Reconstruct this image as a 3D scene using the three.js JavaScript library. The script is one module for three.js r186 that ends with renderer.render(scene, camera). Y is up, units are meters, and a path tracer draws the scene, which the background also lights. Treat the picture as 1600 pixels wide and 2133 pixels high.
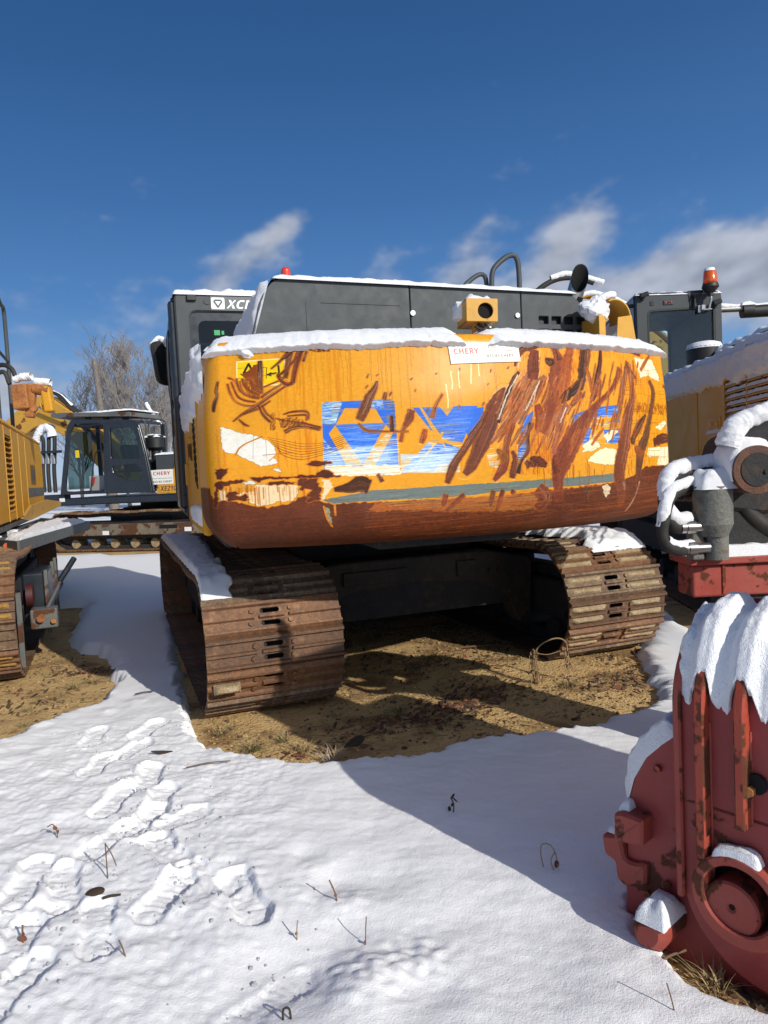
import * as THREE from 'three';
import { mergeGeometries, mergeVertices, toCreasedNormals } from 'three/addons/utils/BufferGeometryUtils.js';
import { RoundedBoxGeometry } from 'three/addons/geometries/RoundedBoxGeometry.js';
import { ImprovedNoise } from 'three/addons/math/ImprovedNoise.js';
import { Brush, Evaluator, SUBTRACTION } from 'three-bvh-csg';

// ---------------------------------------------------------------- camera, sky, sun, exposure
const scene = new THREE.Scene();
const LENS = 1494, PITCH = -0.057, ROLL = 0.049, EYE = 1.415;      // lens in pixels of the 1600 x 2133 photograph
const camera = new THREE.PerspectiveCamera(2 * Math.atan(1066.5 / LENS) * 180 / Math.PI, 0.75, 0.05, 2000);
camera.position.set(0, EYE, 0);
camera.rotation.set(PITCH, 0, -ROLL, 'XYZ');

const noiseGen = new ImprovedNoise();
const N3 = (x, y, z = 0) => noiseGen.noise(x, y, z);
function fbm(x, y, z = 0, oct = 4) { let a = 0.5, s = 0; for (let i = 0; i < oct; i++) { s += a * N3(x, y, z); x = x * 2.03 + 3.1; y = y * 2.03 + 1.7; z = z * 2.03 + 5.3; a *= 0.5; } return s; }
const clamp = (x, a = 0, b = 1) => Math.min(b, Math.max(a, x));
const sstep = (a, b, x) => { const t = clamp((x - a) / (b - a)); return t * t * (3 - 2 * t); };
const mix = (a, b, t) => a + (b - a) * t;
function mulberry(a) { return () => { a |= 0; a = a + 0x6D2B79F5 | 0; let t = Math.imul(a ^ a >>> 15, 1 | a); t = t + Math.imul(t ^ t >>> 7, 61 | t) ^ t; return ((t ^ t >>> 14) >>> 0) / 4294967296; }; }

const SUN_EL = 29 * Math.PI / 180, SUN = new THREE.Vector3(.68 * Math.cos(SUN_EL), Math.sin(SUN_EL), .735 * Math.cos(SUN_EL));
{ // computed sky: deep blue overhead, paler low down, a bank of broken cloud
  const W = 2048, Hh = 1024, data = new Float32Array(W * Hh * 4);
  const stops = [[-90, .22, .25, .30], [-4, .30, .36, .44], [0, .46, .56, .70], [4, .33, .475, .69], [8, .165, .335, .62], [13, .088, .228, .505], [20, .052, .155, .385], [28, .031, .108, .29], [38, .0180, .075, .21], [60, .016, .066, .19], [90, .016, .064, .18]];
  const puffs = [ // azimuth, elevation (degrees), half length, half width, tilt (degrees), weight
    [-11.5, 15.0, 6.0, 1.7, 34, 1.15], [-6.6, 18.6, 2.6, .9, 32, .9], [1.2, 15.0, 2.4, 1.7, 40, .8], [7.2, 15.0, 4.0, 1.9, 48, 1.0], [15.2, 15.8, 4.6, 2.1, 50, 1.15], [22, 12.6, 5.2, 2.6, 30, 1.0],
    [29, 12.8, 5.5, 3.2, 28, 1.15], [38, 12, 9, 4, 15, 1.2], [9, 18.5, 2.2, .7, 50, .4], [-27.5, 7.2, 6, 2.0, 8, 1.25], [-20, 9.6, 2.4, .8, 20, .5], [-29, 16.2, 3, .6, 10, .45], [12, 11.5, 14, 2.6, 4, .9], [24, 20.6, 2.6, .6, 55, .45]];
  for (let j = 0; j < Hh; j++) {
    const el = (j + .5) / Hh * 180 - 90;
    let k = 0; while (k < stops.length - 2 && el > stops[k + 1][0]) k++;
    const t = clamp((el - stops[k][0]) / (stops[k + 1][0] - stops[k][0])), A = stops[k], B = stops[k + 1];
    for (let i = 0; i < W; i++) {
      const az = ((i + .5) / W - .25) * 360, az2 = az > 180 ? az - 360 : az;
      let r = mix(A[1], B[1], t), g = mix(A[2], B[2], t), b = mix(A[3], B[3], t);
      if (el > -1 && el < 45) {
        const tile = Math.cos(az2 * Math.PI / 180) * 6, tile2 = Math.sin(az2 * Math.PI / 180) * 6;
        let cov = sstep(30, 8, el) * .40 + .16 * sstep(30, 75, Math.abs(az2)) + .5 * fbm(tile * .5 + 4, tile2 * .5, el * .07, 3);
        for (const [pa, pe, hl, hw, ta, w] of puffs) {
          let dx = az2 - pa, dy = el - pe; if (Math.abs(dx) > 30) continue;
          const c = Math.cos(ta * Math.PI / 180), s = Math.sin(ta * Math.PI / 180), u = (dx * c + dy * s) / hl, v = (-dx * s + dy * c) / hw;
          cov += w * .62 * Math.exp(-(u * u + v * v));
        }
        const n = fbm(az2 * .16 - el * .10 + 11, el * .34 + az2 * .05, 2.2, 5), n2 = fbm(az2 * .45 - el * .35, el * .8 + 7, 6.1, 4);
        const n3 = fbm(az2 * 1.5 - el * 1.1, el * 2.4 + az2 * .3, 3.3, 4); const d = sstep(.40, 1.15, cov + n * .60 + n2 * .26 + n3 * .20) * sstep(-1, 4, el) * sstep(34, 22, el) * .86;
        const lum = .92 + .45 * n2 + .35 * n, cr = .47 * lum, cg = .50 * lum, cb = .57 * lum;
        r = mix(r, cr, d); g = mix(g, cg, d); b = mix(b, cb, d);
      }
      if (el > -2) { // the white glow of the air round the sun
        const ce = Math.cos(el * Math.PI / 180), th = Math.acos(clamp(ce * Math.sin(az2 * Math.PI / 180) * SUN.x + Math.sin(el * Math.PI / 180) * SUN.y - ce * Math.cos(az2 * Math.PI / 180) * SUN.z, -1, 1)) * 180 / Math.PI;
        const gl = 2.0 * Math.exp(-th / 12) * sstep(80, 40, th) + .34 * Math.exp(-((th / 38) ** 1.6)); r += gl; g += gl * .97; b += gl * .92;
      }
      const o = (j * W + i) * 4; data[o] = r * .92; data[o + 1] = g * .92; data[o + 2] = b * .92; data[o + 3] = 1;
    }
  }
  const sky = new THREE.DataTexture(data, W, Hh, THREE.RGBAFormat, THREE.FloatType);
  sky.mapping = THREE.EquirectangularReflectionMapping; sky.magFilter = sky.minFilter = THREE.LinearFilter; sky.wrapS = THREE.RepeatWrapping; sky.needsUpdate = true;
  scene.background = sky; scene.environment = sky;
}
const sun = new THREE.DirectionalLight(new THREE.Color().setRGB(1, .95, .86), 3.65);
sun.position.copy(SUN).multiplyScalar(60); sun.target.position.set(0, 0, -6);
sun.castShadow = true; sun.shadow.mapSize.set(4096, 4096);
Object.assign(sun.shadow.camera, { left: -25, right: 25, top: 25, bottom: -25, near: 1, far: 160 });
scene.add(sun, sun.target);
const renderer = new THREE.WebGLRenderer({ antialias: true });
renderer.toneMapping = THREE.LinearToneMapping;
renderer.toneMappingExposure = 1.12;
renderer.shadowMap.enabled = true; renderer.shadowMap.type = THREE.PCFSoftShadowMap;

// ---------------------------------------------------------------- pixel rays of the photograph (a direction only; the distance comes from a plane or a depth)
function pixelRay(px, py) {
  const a = (px - 800) / LENS, b = (py - 1066.5) / LENS, c = Math.cos(ROLL), s = Math.sin(ROLL), u = a * c - b * s, v = a * s + b * c;
  const cp = Math.cos(PITCH), sp = Math.sin(PITCH);
  return new THREE.Vector3(u, sp - v * cp, -(cp + v * sp));
}
function gnd(px, py, h = 0) { const d = pixelRay(px, py); return d.multiplyScalar((h - EYE) / d.y).add(camera.position); }
function at(px, py, depth) { const d = pixelRay(px, py); return d.multiplyScalar(-depth / d.z).add(camera.position); }
// pixel -> local coordinates of a frame (origin x, fwd, yaw) on the plane where local axis k has the value v
function local(px, py, fr, k, v) {
  const d = pixelRay(px, py), c = Math.cos(fr[2]), s = Math.sin(fr[2]);
  const L = (t) => { const X = d.x * t - fr[0], Z = -d.z * t - fr[1]; return [X * c + Z * s, EYE + d.y * t, X * s - Z * c]; };
  const a = L(0), b = L(1); return L((v - a[k]) / (b[k] - a[k]));
}

// ---------------------------------------------------------------- geometry helpers
const rad = (d) => d * Math.PI / 180;
function place(g, p = [0, 0, 0], r = [0, 0, 0], s = [1, 1, 1]) {
  return g.applyMatrix4(new THREE.Matrix4().compose(new THREE.Vector3(...p), new THREE.Quaternion().setFromEuler(new THREE.Euler(...r)), new THREE.Vector3(...(Array.isArray(s) ? s : [s, s, s]))));
}
function box(w, h, d, p, r, bev = .008) {
  const b = Math.min(bev, w * .45, h * .45, d * .45);
  return place(b > .0015 ? new RoundedBoxGeometry(w, h, d, 1, b) : new THREE.BoxGeometry(w, h, d), p, r);
}
function bar(x0, x1, y0, y1, z0, z1, bev) { return box(Math.abs(x1 - x0), Math.abs(y1 - y0), Math.abs(z1 - z0), [(x0 + x1) / 2, (y0 + y1) / 2, (z0 + z1) / 2], undefined, bev); }
function cyl(r0, r1, h, p, axis = 'y', seg = 20, open = false) {   // r0 at the top / far end
  const g = new THREE.CylinderGeometry(r0, r1, h, seg, 1, open);
  return place(g, p, axis === 'x' ? [0, 0, -Math.PI / 2] : axis === 'z' ? [Math.PI / 2, 0, 0] : [0, 0, 0]);
}
function rod(a, b, r, seg = 10, r2 = r) {
  const A = new THREE.Vector3(...a), B = new THREE.Vector3(...b), d = B.clone().sub(A), g = new THREE.CylinderGeometry(r2, r, d.length(), seg);
  g.applyQuaternion(new THREE.Quaternion().setFromUnitVectors(new THREE.Vector3(0, 1, 0), d.clone().normalize()));
  return g.translate(...A.add(B).multiplyScalar(.5).toArray());
}
function tube(pts, r, seg = 24, rs = 8, closed = false) { return new THREE.TubeGeometry(new THREE.CatmullRomCurve3(pts.map((p) => Array.isArray(p) ? new THREE.Vector3(...p) : p), closed, 'centripetal'), seg, r, rs, closed); }
function outline(pts, holes = []) { const s = new THREE.Shape(pts.map((p) => new THREE.Vector2(p[0], p[1]))); for (const h of holes) s.holes.push(new THREE.Path(h.map((p) => new THREE.Vector2(p[0], p[1])))); return s; }
function slab(pts, depth, bev = .006, holes = [], p, r) {   // outline in x-y, thickness along +z
  const g = new THREE.ExtrudeGeometry(outline(pts, holes), { depth: depth - 2 * bev, bevelEnabled: bev > 0, bevelThickness: bev, bevelSize: bev, bevelOffset: -bev, bevelSegments: 1, curveSegments: 8 });
  g.translate(0, 0, bev); return place(g, p, r);
}
function alongX(pts, x0, x1, bev = .006, holes = []) {      // outline given as [z, y], extruded from x0 to x1
  const g = slab(pts.map(([z, y]) => [-z, y]), x1 - x0, bev, holes.map((h) => h.map(([z, y]) => [-z, y])));
  return place(g, [x0, 0, 0], [0, Math.PI / 2, 0]);
}
function rectPts(x0, x1, y0, y1, r = 0, n = 4) {
  if (!r) return [[x0, y0], [x1, y0], [x1, y1], [x0, y1]];
  const o = []; for (const [cx, cy, a] of [[x1 - r, y0 + r, -90], [x1 - r, y1 - r, 0], [x0 + r, y1 - r, 90], [x0 + r, y0 + r, 180]]) for (let i = 0; i <= n; i++) { const t = rad(a + 90 * i / n); o.push([cx + r * Math.cos(t), cy + r * Math.sin(t)]); }
  return o;
}
function ringPts(cx, cy, r, n = 20) { const o = []; for (let i = 0; i < n; i++) { const t = i / n * 2 * Math.PI; o.push([cx + r * Math.cos(t), cy + r * Math.sin(t)]); } return o; }
function roundPoly(pts, r, n = 4) {                          // rounds every corner of a polygon
  const o = [], m = pts.length;
  for (let i = 0; i < m; i++) {
    const P = pts[i], A = pts[(i + m - 1) % m], B = pts[(i + 1) % m], rr = P[2] ?? r;
    const la = Math.hypot(A[0] - P[0], A[1] - P[1]), lb = Math.hypot(B[0] - P[0], B[1] - P[1]), q = Math.min(rr, la * .45, lb * .45);
    const a = [P[0] + (A[0] - P[0]) / la * q, P[1] + (A[1] - P[1]) / la * q], b = [P[0] + (B[0] - P[0]) / lb * q, P[1] + (B[1] - P[1]) / lb * q];
    for (let k = 0; k <= n; k++) { const t = k / n; o.push([(1 - t) ** 2 * a[0] + 2 * t * (1 - t) * P[0] + t * t * b[0], (1 - t) ** 2 * a[1] + 2 * t * (1 - t) * P[1] + t * t * b[1]]); }
  }
  return o;
}
function uvMetres(g) {                                       // uv in metres along the dominant plane of each face
  const P = g.attributes.position, n = P.count, uv = new Float32Array(n * 2), a = new THREE.Vector3(), b = new THREE.Vector3(), c = new THREE.Vector3();
  for (let i = 0; i < n; i += 3) {
    a.fromBufferAttribute(P, i); b.fromBufferAttribute(P, i + 1); c.fromBufferAttribute(P, i + 2);
    const nx = Math.abs((b.y - a.y) * (c.z - a.z) - (b.z - a.z) * (c.y - a.y)), ny = Math.abs((b.z - a.z) * (c.x - a.x) - (b.x - a.x) * (c.z - a.z)), nz = Math.abs((b.x - a.x) * (c.y - a.y) - (b.y - a.y) * (c.x - a.x));
    [a, b, c].forEach((v, k) => { const q = nx >= ny && nx >= nz ? [v.z, v.y] : ny >= nz ? [v.x, v.z] : [v.x, v.y]; uv[(i + k) * 2] = q[0]; uv[(i + k) * 2 + 1] = q[1]; });
  }
  g.setAttribute('uv', new THREE.BufferAttribute(uv, 2)); return g;
}
function bare(g) { g = g.index ? g.toNonIndexed() : g; for (const k of Object.keys(g.attributes)) if (!['position', 'normal'].includes(k)) g.deleteAttribute(k); g.clearGroups(); return g; }
function join(geos) { const l = (Array.isArray(geos) ? geos : [geos]).flat(Infinity).filter(Boolean).map(bare); return uvMetres(l.length > 1 ? mergeGeometries(l) : l[0]); }
const taken = {};
function numbered(name) { const k = taken[name] = (taken[name] ?? -1) + 1; return k ? `${name}_${String(k).padStart(3, '0')}` : name; }
function mesh(name, g, m, parent = scene) { const o = new THREE.Mesh(g, m); o.name = parent === scene ? numbered(name) : name; o.castShadow = o.receiveShadow = true; parent.add(o); return o; }
function part(name, geos, m, parent) { return mesh(name, join(geos), m, parent); }
function thing(name, label, category, [x, y, z] = [0, 0, 0], turn = 0, group) {
  const o = new THREE.Group(); o.name = numbered(name); scene.add(o); o.position.set(x, y, z); o.rotation.y = turn; o.userData = { label, category }; if (group) o.userData.group = group; return o;
}
function tag(o, label, category, group) { Object.assign(o.userData, { label, category }); if (group) o.userData.group = group; return o; }
function structure(o, label, category) { o.userData.kind = 'structure'; if (label) Object.assign(o.userData, { label, category }); return o; }
// a layer of snow lying on a surface fn(u, v) -> [x, y, z]; it thins out towards its edges and is lumpy on top
function snowPatch(fn, nu, nv, thick, { dir = [0, 1, 0], edge = .14, lump = .5, freq = 9, seed = 0, ragged = .35, sink = .012, scale = null } = {}) {
  const top = [], idx = [], pos = [];
  for (let j = 0; j <= nv; j++) for (let i = 0; i <= nu; i++) {
    const u = i / nu, v = j / nv, p = fn(u, v);
    const q = p.map((x) => x * freq), n = fbm(q[0] + seed, q[1], q[2] + seed * .7, 4), n2 = N3(q[0] * 3.1, q[1] * 3.1, q[2] * 3.1 + seed);
    const e = Math.min(u, 1 - u, v, 1 - v) / edge, prof = Math.sqrt(clamp(1 - (1 - clamp(e)) ** 2)) * clamp(1 + ragged * (n - .1) * 2.2 * clamp(1.4 - e), 0, 1.3);
    const h = thick * (scale ? scale(u, v) : 1) * (prof * (1 + lump * n * .8 + lump * .22 * n2 + lump * .16 * N3(q[0] * 7.3, q[1] * 7.3, q[2] * 7.3))) - sink * (1 - clamp(e * 1.5)), d = typeof dir === 'function' ? dir(u, v) : dir;
    pos.push(p[0] + d[0] * h, p[1] + d[1] * h, p[2] + d[2] * h);
  }
  const w = nu + 1;
  for (let j = 0; j < nv; j++) for (let i = 0; i < nu; i++) { const a = j * w + i; idx.push(a, a + 1, a + w, a + 1, a + w + 1, a + w); }
  const g = new THREE.BufferGeometry(); g.setAttribute('position', new THREE.Float32BufferAttribute(pos, 3)); g.setIndex(idx); g.computeVertexNormals();
  return g;
}
function snowTop(x0, x1, z0, z1, y, thick, opt = {}) { const nu = clamp(Math.round(Math.abs(x1 - x0) / .018), 16, 120), nv = clamp(Math.round(Math.abs(z1 - z0) / .018), 16, 120); return snowPatch((u, v) => [mix(x0, x1, u), typeof y === 'function' ? y(mix(x0, x1, u), mix(z0, z1, v)) : y, mix(z1, z0, v)], nu, nv, thick, { edge: Math.abs(x1 - x0) < .3 && Math.abs(z1 - z0) < .3 ? .42 : .16, ...opt }); }
// snow riding on a rod or hose: an uneven tube lifted above the line
function snowTube(pts, r, lift = .6, seg = 40, seed = 1, freq = 14) {
  const g = tube(pts.map((p) => { const q = Array.isArray(p) ? p : p.toArray(); return [q[0], q[1] + r * lift, q[2]]; }), r, seg * 2, 14), P = g.attributes.position, Nn = g.attributes.normal;
  for (let i = 0; i < P.count; i++) { const n = fbm(P.getX(i) * freq + seed, P.getY(i) * freq, P.getZ(i) * freq, 3) * .42 * r + fbm(P.getX(i) * 3.5 + seed, P.getY(i) * 3.5, P.getZ(i) * 3.5, 2) * .55 * r + N3(P.getX(i) * 48, P.getY(i) * 48, P.getZ(i) * 48 + seed) * .15 * r; P.setXYZ(i, P.getX(i) + Nn.getX(i) * n, P.getY(i) + Nn.getY(i) * n, P.getZ(i) + Nn.getZ(i) * n); }
  g.computeVertexNormals(); return g;
}

// ---------------------------------------------------------------- procedural surfaces
function tileNoise(size, cells, seed) {
  const r = mulberry(seed), L = new Float32Array(cells * cells).map(() => r()), o = new Float32Array(size * size);
  for (let y = 0; y < size; y++) {
    const fy = y / size * cells, y0 = Math.floor(fy), ty = sstep(0, 1, fy - y0), ya = y0 % cells * cells, yb = (y0 + 1) % cells * cells;
    for (let x = 0; x < size; x++) { const fx = x / size * cells, x0 = Math.floor(fx), tx = sstep(0, 1, fx - x0), xa = x0 % cells, xb = (x0 + 1) % cells; o[y * size + x] = mix(mix(L[ya + xa], L[ya + xb], tx), mix(L[yb + xa], L[yb + xb], tx), ty); }
  }
  return o;
}
function tileFbm(size, cells, oct, seed) { const o = new Float32Array(size * size); let a = .5, t = 0; for (let k = 0; k < oct && cells <= size; k++) { const n = tileNoise(size, cells, seed + k * 17); for (let i = 0; i < o.length; i++) o[i] += n[i] * a; t += a; a *= .55; cells *= 2; } for (let i = 0; i < o.length; i++) o[i] /= t; return o; }
const TS = 512, F = [tileFbm(TS, 4, 6, 1), tileFbm(TS, 9, 5, 2), tileFbm(TS, 24, 4, 3), tileFbm(TS, 70, 3, 4), tileFbm(TS, 5, 6, 5), tileFbm(TS, 180, 2, 6)];
const FX = tileNoise(TS, 256, 9), streak = (() => { const n = tileNoise(TS, 128, 12), o = new Float32Array(TS * TS); for (let y = 0; y < TS; y++) for (let x = 0; x < TS; x++) { let s = 0; for (let k = 0; k < 24; k++) s += n[((y + k * 5) % TS) * TS + x]; o[y * TS + x] = s / 24; } return o; })();
const enc = (v) => { v = clamp(v); return Math.round(255 * (v <= .0031308 ? v * 12.92 : 1.055 * v ** (1 / 2.4) - .055)); };
function colourTex(fn, metres) {
  const d = new Uint8Array(TS * TS * 4);
  for (let i = 0; i < TS * TS; i++) { const c = fn(i); d[i * 4] = enc(c[0]); d[i * 4 + 1] = enc(c[1]); d[i * 4 + 2] = enc(c[2]); d[i * 4 + 3] = 255; }
  const t = new THREE.DataTexture(d, TS, TS); t.colorSpace = THREE.SRGBColorSpace; return finish(t, metres);
}
function greyTex(fn, metres) {
  const d = new Uint8Array(TS * TS * 4);
  for (let i = 0; i < TS * TS; i++) { const v = Math.round(255 * clamp(fn(i))); d[i * 4] = d[i * 4 + 1] = d[i * 4 + 2] = v; d[i * 4 + 3] = 255; }
  return finish(new THREE.DataTexture(d, TS, TS), metres);
}
function finish(t, metres) { t.wrapS = t.wrapT = THREE.RepeatWrapping; t.magFilter = THREE.LinearFilter; t.minFilter = THREE.LinearMipmapLinearFilter; t.generateMipmaps = true; t.repeat.set(1 / metres, 1 / metres); t.needsUpdate = true; return t; }
const col = (r, g, b) => new THREE.Color().setRGB(r, g, b);
const mix3 = (a, b, t) => [mix(a[0], b[0], t), mix(a[1], b[1], t), mix(a[2], b[2], t)];
const RUST = [.125, .045, .018], RUST_DARK = [.042, .018, .011], RUST_ORANGE = [.30, .105, .022], DUST = [.30, .25, .18], MUD = [.34, .235, .12];
// painted steel with grime, run marks and chips of rust
function paint(c, { rust = .1, dust = .15, metres = 1.3, rough = .45, metal = 0, coat = 0, dustC = DUST, rustC = RUST, bump = .0012 } = {}) {
  const m = new THREE.MeshPhysicalMaterial({ roughness: 1, specularIntensity: .6, metalness: metal, clearcoat: coat, clearcoatRoughness: .25 });
  const rm = (i) => sstep(.72 - rust * .5, .78 - rust * .45, F[1][i] * .7 + F[2][i] * .3 + (F[0][i] - .5) * .5) * (rust > 0 ? 1 : 0);
  const dm = (i) => dust * clamp(.25 + 1.5 * (F[4][i] - .35) + .9 * (streak[i] - .5) + .5 * (F[3][i] - .5));
  m.map = colourTex((i) => { let k = .9 + .2 * F[2][i] + .06 * (F[5][i] - .5), q = mix3([c[0] * k, c[1] * k, c[2] * k], dustC, dm(i)); const r = rm(i); if (r > 0) q = mix3(q, mix3(rustC, RUST_DARK, F[3][i]), r * .92); return q; }, metres);
  m.roughnessMap = greyTex((i) => clamp(rough + .3 * (F[2][i] - .5) + dm(i) * .5 + rm(i) * .35, .08, 1), metres);
  m.bumpMap = greyTex((i) => .5 + .3 * (F[3][i] - .5) - .4 * rm(i) * F[5][i], metres); m.bumpScale = bump;
  return m;
}
function rusty(a, b, c, { metres = .9, rough = .78, bump = .003, metal = 0 } = {}) {
  const m = new THREE.MeshStandardMaterial({ roughness: rough, metalness: metal });
  m.map = colourTex((i) => { let q = mix3(a, b, sstep(.3, .7, F[1][i] * .6 + F[3][i] * .4)); q = mix3(q, c, sstep(.52, .72, F[4][i] * .5 + F[2][i] * .5) * .9); const k = .72 + .56 * F[5][i]; return [q[0] * k, q[1] * k, q[2] * k]; }, metres);
  m.bumpMap = greyTex((i) => F[3][i] * .6 + F[5][i] * .4, metres); m.bumpScale = bump; return m;
}
const plain = (c, rough = .6, metal = 0, extra = {}) => new THREE.MeshPhysicalMaterial({ color: col(...c), roughness: rough, metalness: metal, ...extra });
const M = {};
M.snow = new THREE.MeshPhysicalMaterial({ color: col(.86, .875, .9), roughness: .82, specularIntensity: .35 });
M.snow.bumpMap = greyTex((i) => F[3][i] * .45 + F[5][i] * .35 + FX[i] * .3, .22); M.snow.bumpScale = .005;
M.snowGround = new THREE.MeshPhysicalMaterial({ color: col(.86, .868, .878), roughness: .8, specularIntensity: .35 });
M.snowGround.bumpMap = greyTex((i) => F[2][i] * .35 + F[3][i] * .4 + F[5][i] * .3 + FX[i] * .14, .42); M.snowGround.bumpScale = .0024;
M.sand = new THREE.MeshStandardMaterial({ roughness: .95, vertexColors: true });
M.sand.map = colourTex((i) => { let q = mix3([.64, .43, .185], [.48, .31, .125], F[1][i]); q = mix3(q, [.12, .075, .035], sstep(.58, .72, F[2][i] * .6 + F[3][i] * .4) * .6); const k = .8 + .4 * F[5][i]; return [q[0] * k, q[1] * k, q[2] * k]; }, 1.1);
M.sand.bumpMap = greyTex((i) => F[3][i] * .6 + F[5][i] * .4, 1.1); M.sand.bumpScale = .014;
M.yellow = paint([.56, .29, .03], { rust: .05, dust: .16, rough: .4 });
M.yellowDull = paint([.60, .285, .012], { rust: 0, dust: .18, rough: .5, dustC: [.46, .27, .07] });
M.grey = paint([.052, .060, .065], { rust: 0, dust: .10, rough: .55, dustC: [.16, .16, .155] });
M.greyBlue = paint([.085, .1, .108], { rust: .12, dust: .35, rough: .5, dustC: [.26, .22, .15] });
M.navy = paint([.014, .019, .027], { rust: 0, dust: .06, rough: .3, coat: .4, dustC: [.12, .13, .14] });
M.black = plain([.012, .012, .013], .55);
M.hole = plain([.004, .004, .004], .95);
M.rubber = paint([.016, .016, .017], { rust: 0, dust: .12, rough: .6 });
M.steel = plain([.42, .42, .41], .32, .9);
M.castGrey = rusty([.11, .115, .105], [.15, .145, .12], [.09, .05, .025], { rough: .6 });
M.shoe = rusty([.205, .095, .040], [.11, .052, .026], [.31, .16, .07], { rough: .68, bump: .003 });
M.shoeDark = rusty([.14, .069, .034], [.08, .041, .022], [.22, .115, .05], { rough: .66, bump: .003 });
M.shoePale = rusty([.20, .135, .08], [.10, .055, .032], [.29, .21, .125], { rough: .8, bump: .004 });
M.mud = rusty([.44, .34, .21], [.33, .235, .125], [.2, .155, .10], { rough: .95, bump: .010, metres: .5 });
M.clay = rusty([.40, .235, .06], [.30, .165, .04], [.22, .13, .05], { rough: .95, bump: .006, metres: .4 });
M.rust = rusty([.125, .045, .018], [.07, .027, .014], [.20, .075, .02], { rough: .7, bump: .002 });
M.rustOrange = rusty([.40, .17, .045], [.27, .09, .025], [.16, .055, .018], { rough: .8, bump: .004 });
M.underFrame = rusty([.026, .026, .027], [.018, .018, .019], [.055, .036, .022], { rough: .85 });
M.red = paint([.27, .036, .034], { rust: .05, dust: .34, rough: .40, dustC: [.32, .11, .09], rustC: [.10, .035, .016], metres: .8 });
M.redWorn = paint([.30, .05, .036], { rust: .2, dust: .36, rough: .46, dustC: [.36, .13, .095], rustC: [.12, .042, .018], metres: .6 });
M.redRust = paint([.34, .052, .03], { rust: .42, dust: .2, rough: .42, dustC: [.4, .13, .06], rustC: [.13, .045, .018], metres: .45 });
M.glass = new THREE.MeshPhysicalMaterial({ color: col(.42, .52, .5), roughness: .03, transmission: 1, thickness: 0, ior: 1.5 });
M.glassDark = new THREE.MeshPhysicalMaterial({ color: col(.16, .22, .22), roughness: .04, transmission: 1, thickness: 0, ior: 1.5 });
M.glassClear = new THREE.MeshPhysicalMaterial({ color: col(.8, .86, .86), roughness: .03, transmission: 1, thickness: 0, ior: 1.5 });
M.amber = new THREE.MeshPhysicalMaterial({ color: col(.9, .17, .012), roughness: .12, transmission: .45, thickness: 0, clearcoat: 1 });
M.redLens = new THREE.MeshPhysicalMaterial({ color: col(.75, .055, .02), roughness: .2, transmission: .15, thickness: 0, clearcoat: .6 });
M.white = plain([.78, .78, .76], .5);
M.yellowSticker = plain([.78, .55, .02], .5);
M.orangeRed = plain([.5, .085, .025], .5);
function print(w, h, draw, rough = .5) {   // flat print on a sticker or plate: uv 0..1 across it
  const c = document.createElement('canvas'); c.width = w; c.height = h; const k = c.getContext('2d'); draw(k, w, h);
  const t = new THREE.CanvasTexture(c); t.colorSpace = THREE.SRGBColorSpace; t.anisotropy = 8;
  return new THREE.MeshPhysicalMaterial({ map: t, roughness: rough, clearcoat: .2 });
}
function printPlate(w, h, t = .003) { const g = new THREE.BoxGeometry(w, h, t); return g; }
// ---------------------------------------------------------------- ground: a sand sheet and a lumpy snow sheet that sinks below it where the sand lies bare
const sandPatches = [
  [[-1.22, 4.3], [-1.08, 3.82], [-.82, 3.56], [-.5, 3.42], [-.15, 3.38], [.3, 3.53], [.58, 3.6], [.94, 3.66], [1.24, 3.82], [1.5, 4.0], [1.62, 4.45], [1.7, 5.0], [2.3, 6.2], [1.9, 8.0], [.6, 7.2], [-.6, 6.8], [-1.6, 7.6], [-2.3, 8.0], [-2.2, 7.2]],
  [[-2.3, 3.7], [-2.12, 4.05], [-2.0, 4.26], [-1.88, 4.5], [-1.96, 4.97], [-2.25, 5.66], [-2.75, 6.15], [-3.0, 6.6], [-3.6, 8.4], [-5.2, 8], [-4.2, 4.2], [-3.2, 3.2]],
  [[.72, 1.98], [.80, 1.82], [.92, 1.66], [1.05, 1.45], [1.5, 1.3], [1.9, 1.9], [1.7, 3.1], [1.1, 2.9]],
  [[-9.2, 15.2], [-3.2, 13.6], [-2.6, 17.5], [-9, 18.5]],
  [[2.4, 5.2], [3.2, 4.2], [6.4, 4.2], [6.4, 10], [2.8, 10]]];
function inside(P, x, y) { let c = false; for (let i = 0, j = P.length - 1; i < P.length; j = i++) if ((P[i][1] > y) !== (P[j][1] > y) && x < (P[j][0] - P[i][0]) * (y - P[i][1]) / (P[j][1] - P[i][1]) + P[i][0]) c = !c; return c; }
function polyDist(P, x, y) { let d = 1e9; for (let i = 0, j = P.length - 1; i < P.length; j = i++) { const ax = P[j][0], ay = P[j][1], bx = P[i][0] - ax, by = P[i][1] - ay, t = clamp(((x - ax) * bx + (y - ay) * by) / (bx * bx + by * by)); d = Math.min(d, Math.hypot(x - ax - t * bx, y - ay - t * by)); } return inside(P, x, y) ? -d : d; }
const sandBox = sandPatches.map((P) => [Math.min(...P.map((p) => p[0])) - .5, Math.max(...P.map((p) => p[0])) + .5, Math.min(...P.map((p) => p[1])) - .5, Math.max(...P.map((p) => p[1])) + .5]);
function sandDist(x, f) { let d = 9; sandPatches.forEach((P, k) => { const b = sandBox[k]; if (x > b[0] && x < b[1] && f > b[2] && f < b[3]) d = Math.min(d, polyDist(P, x, f)); }); return d; }
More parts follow.
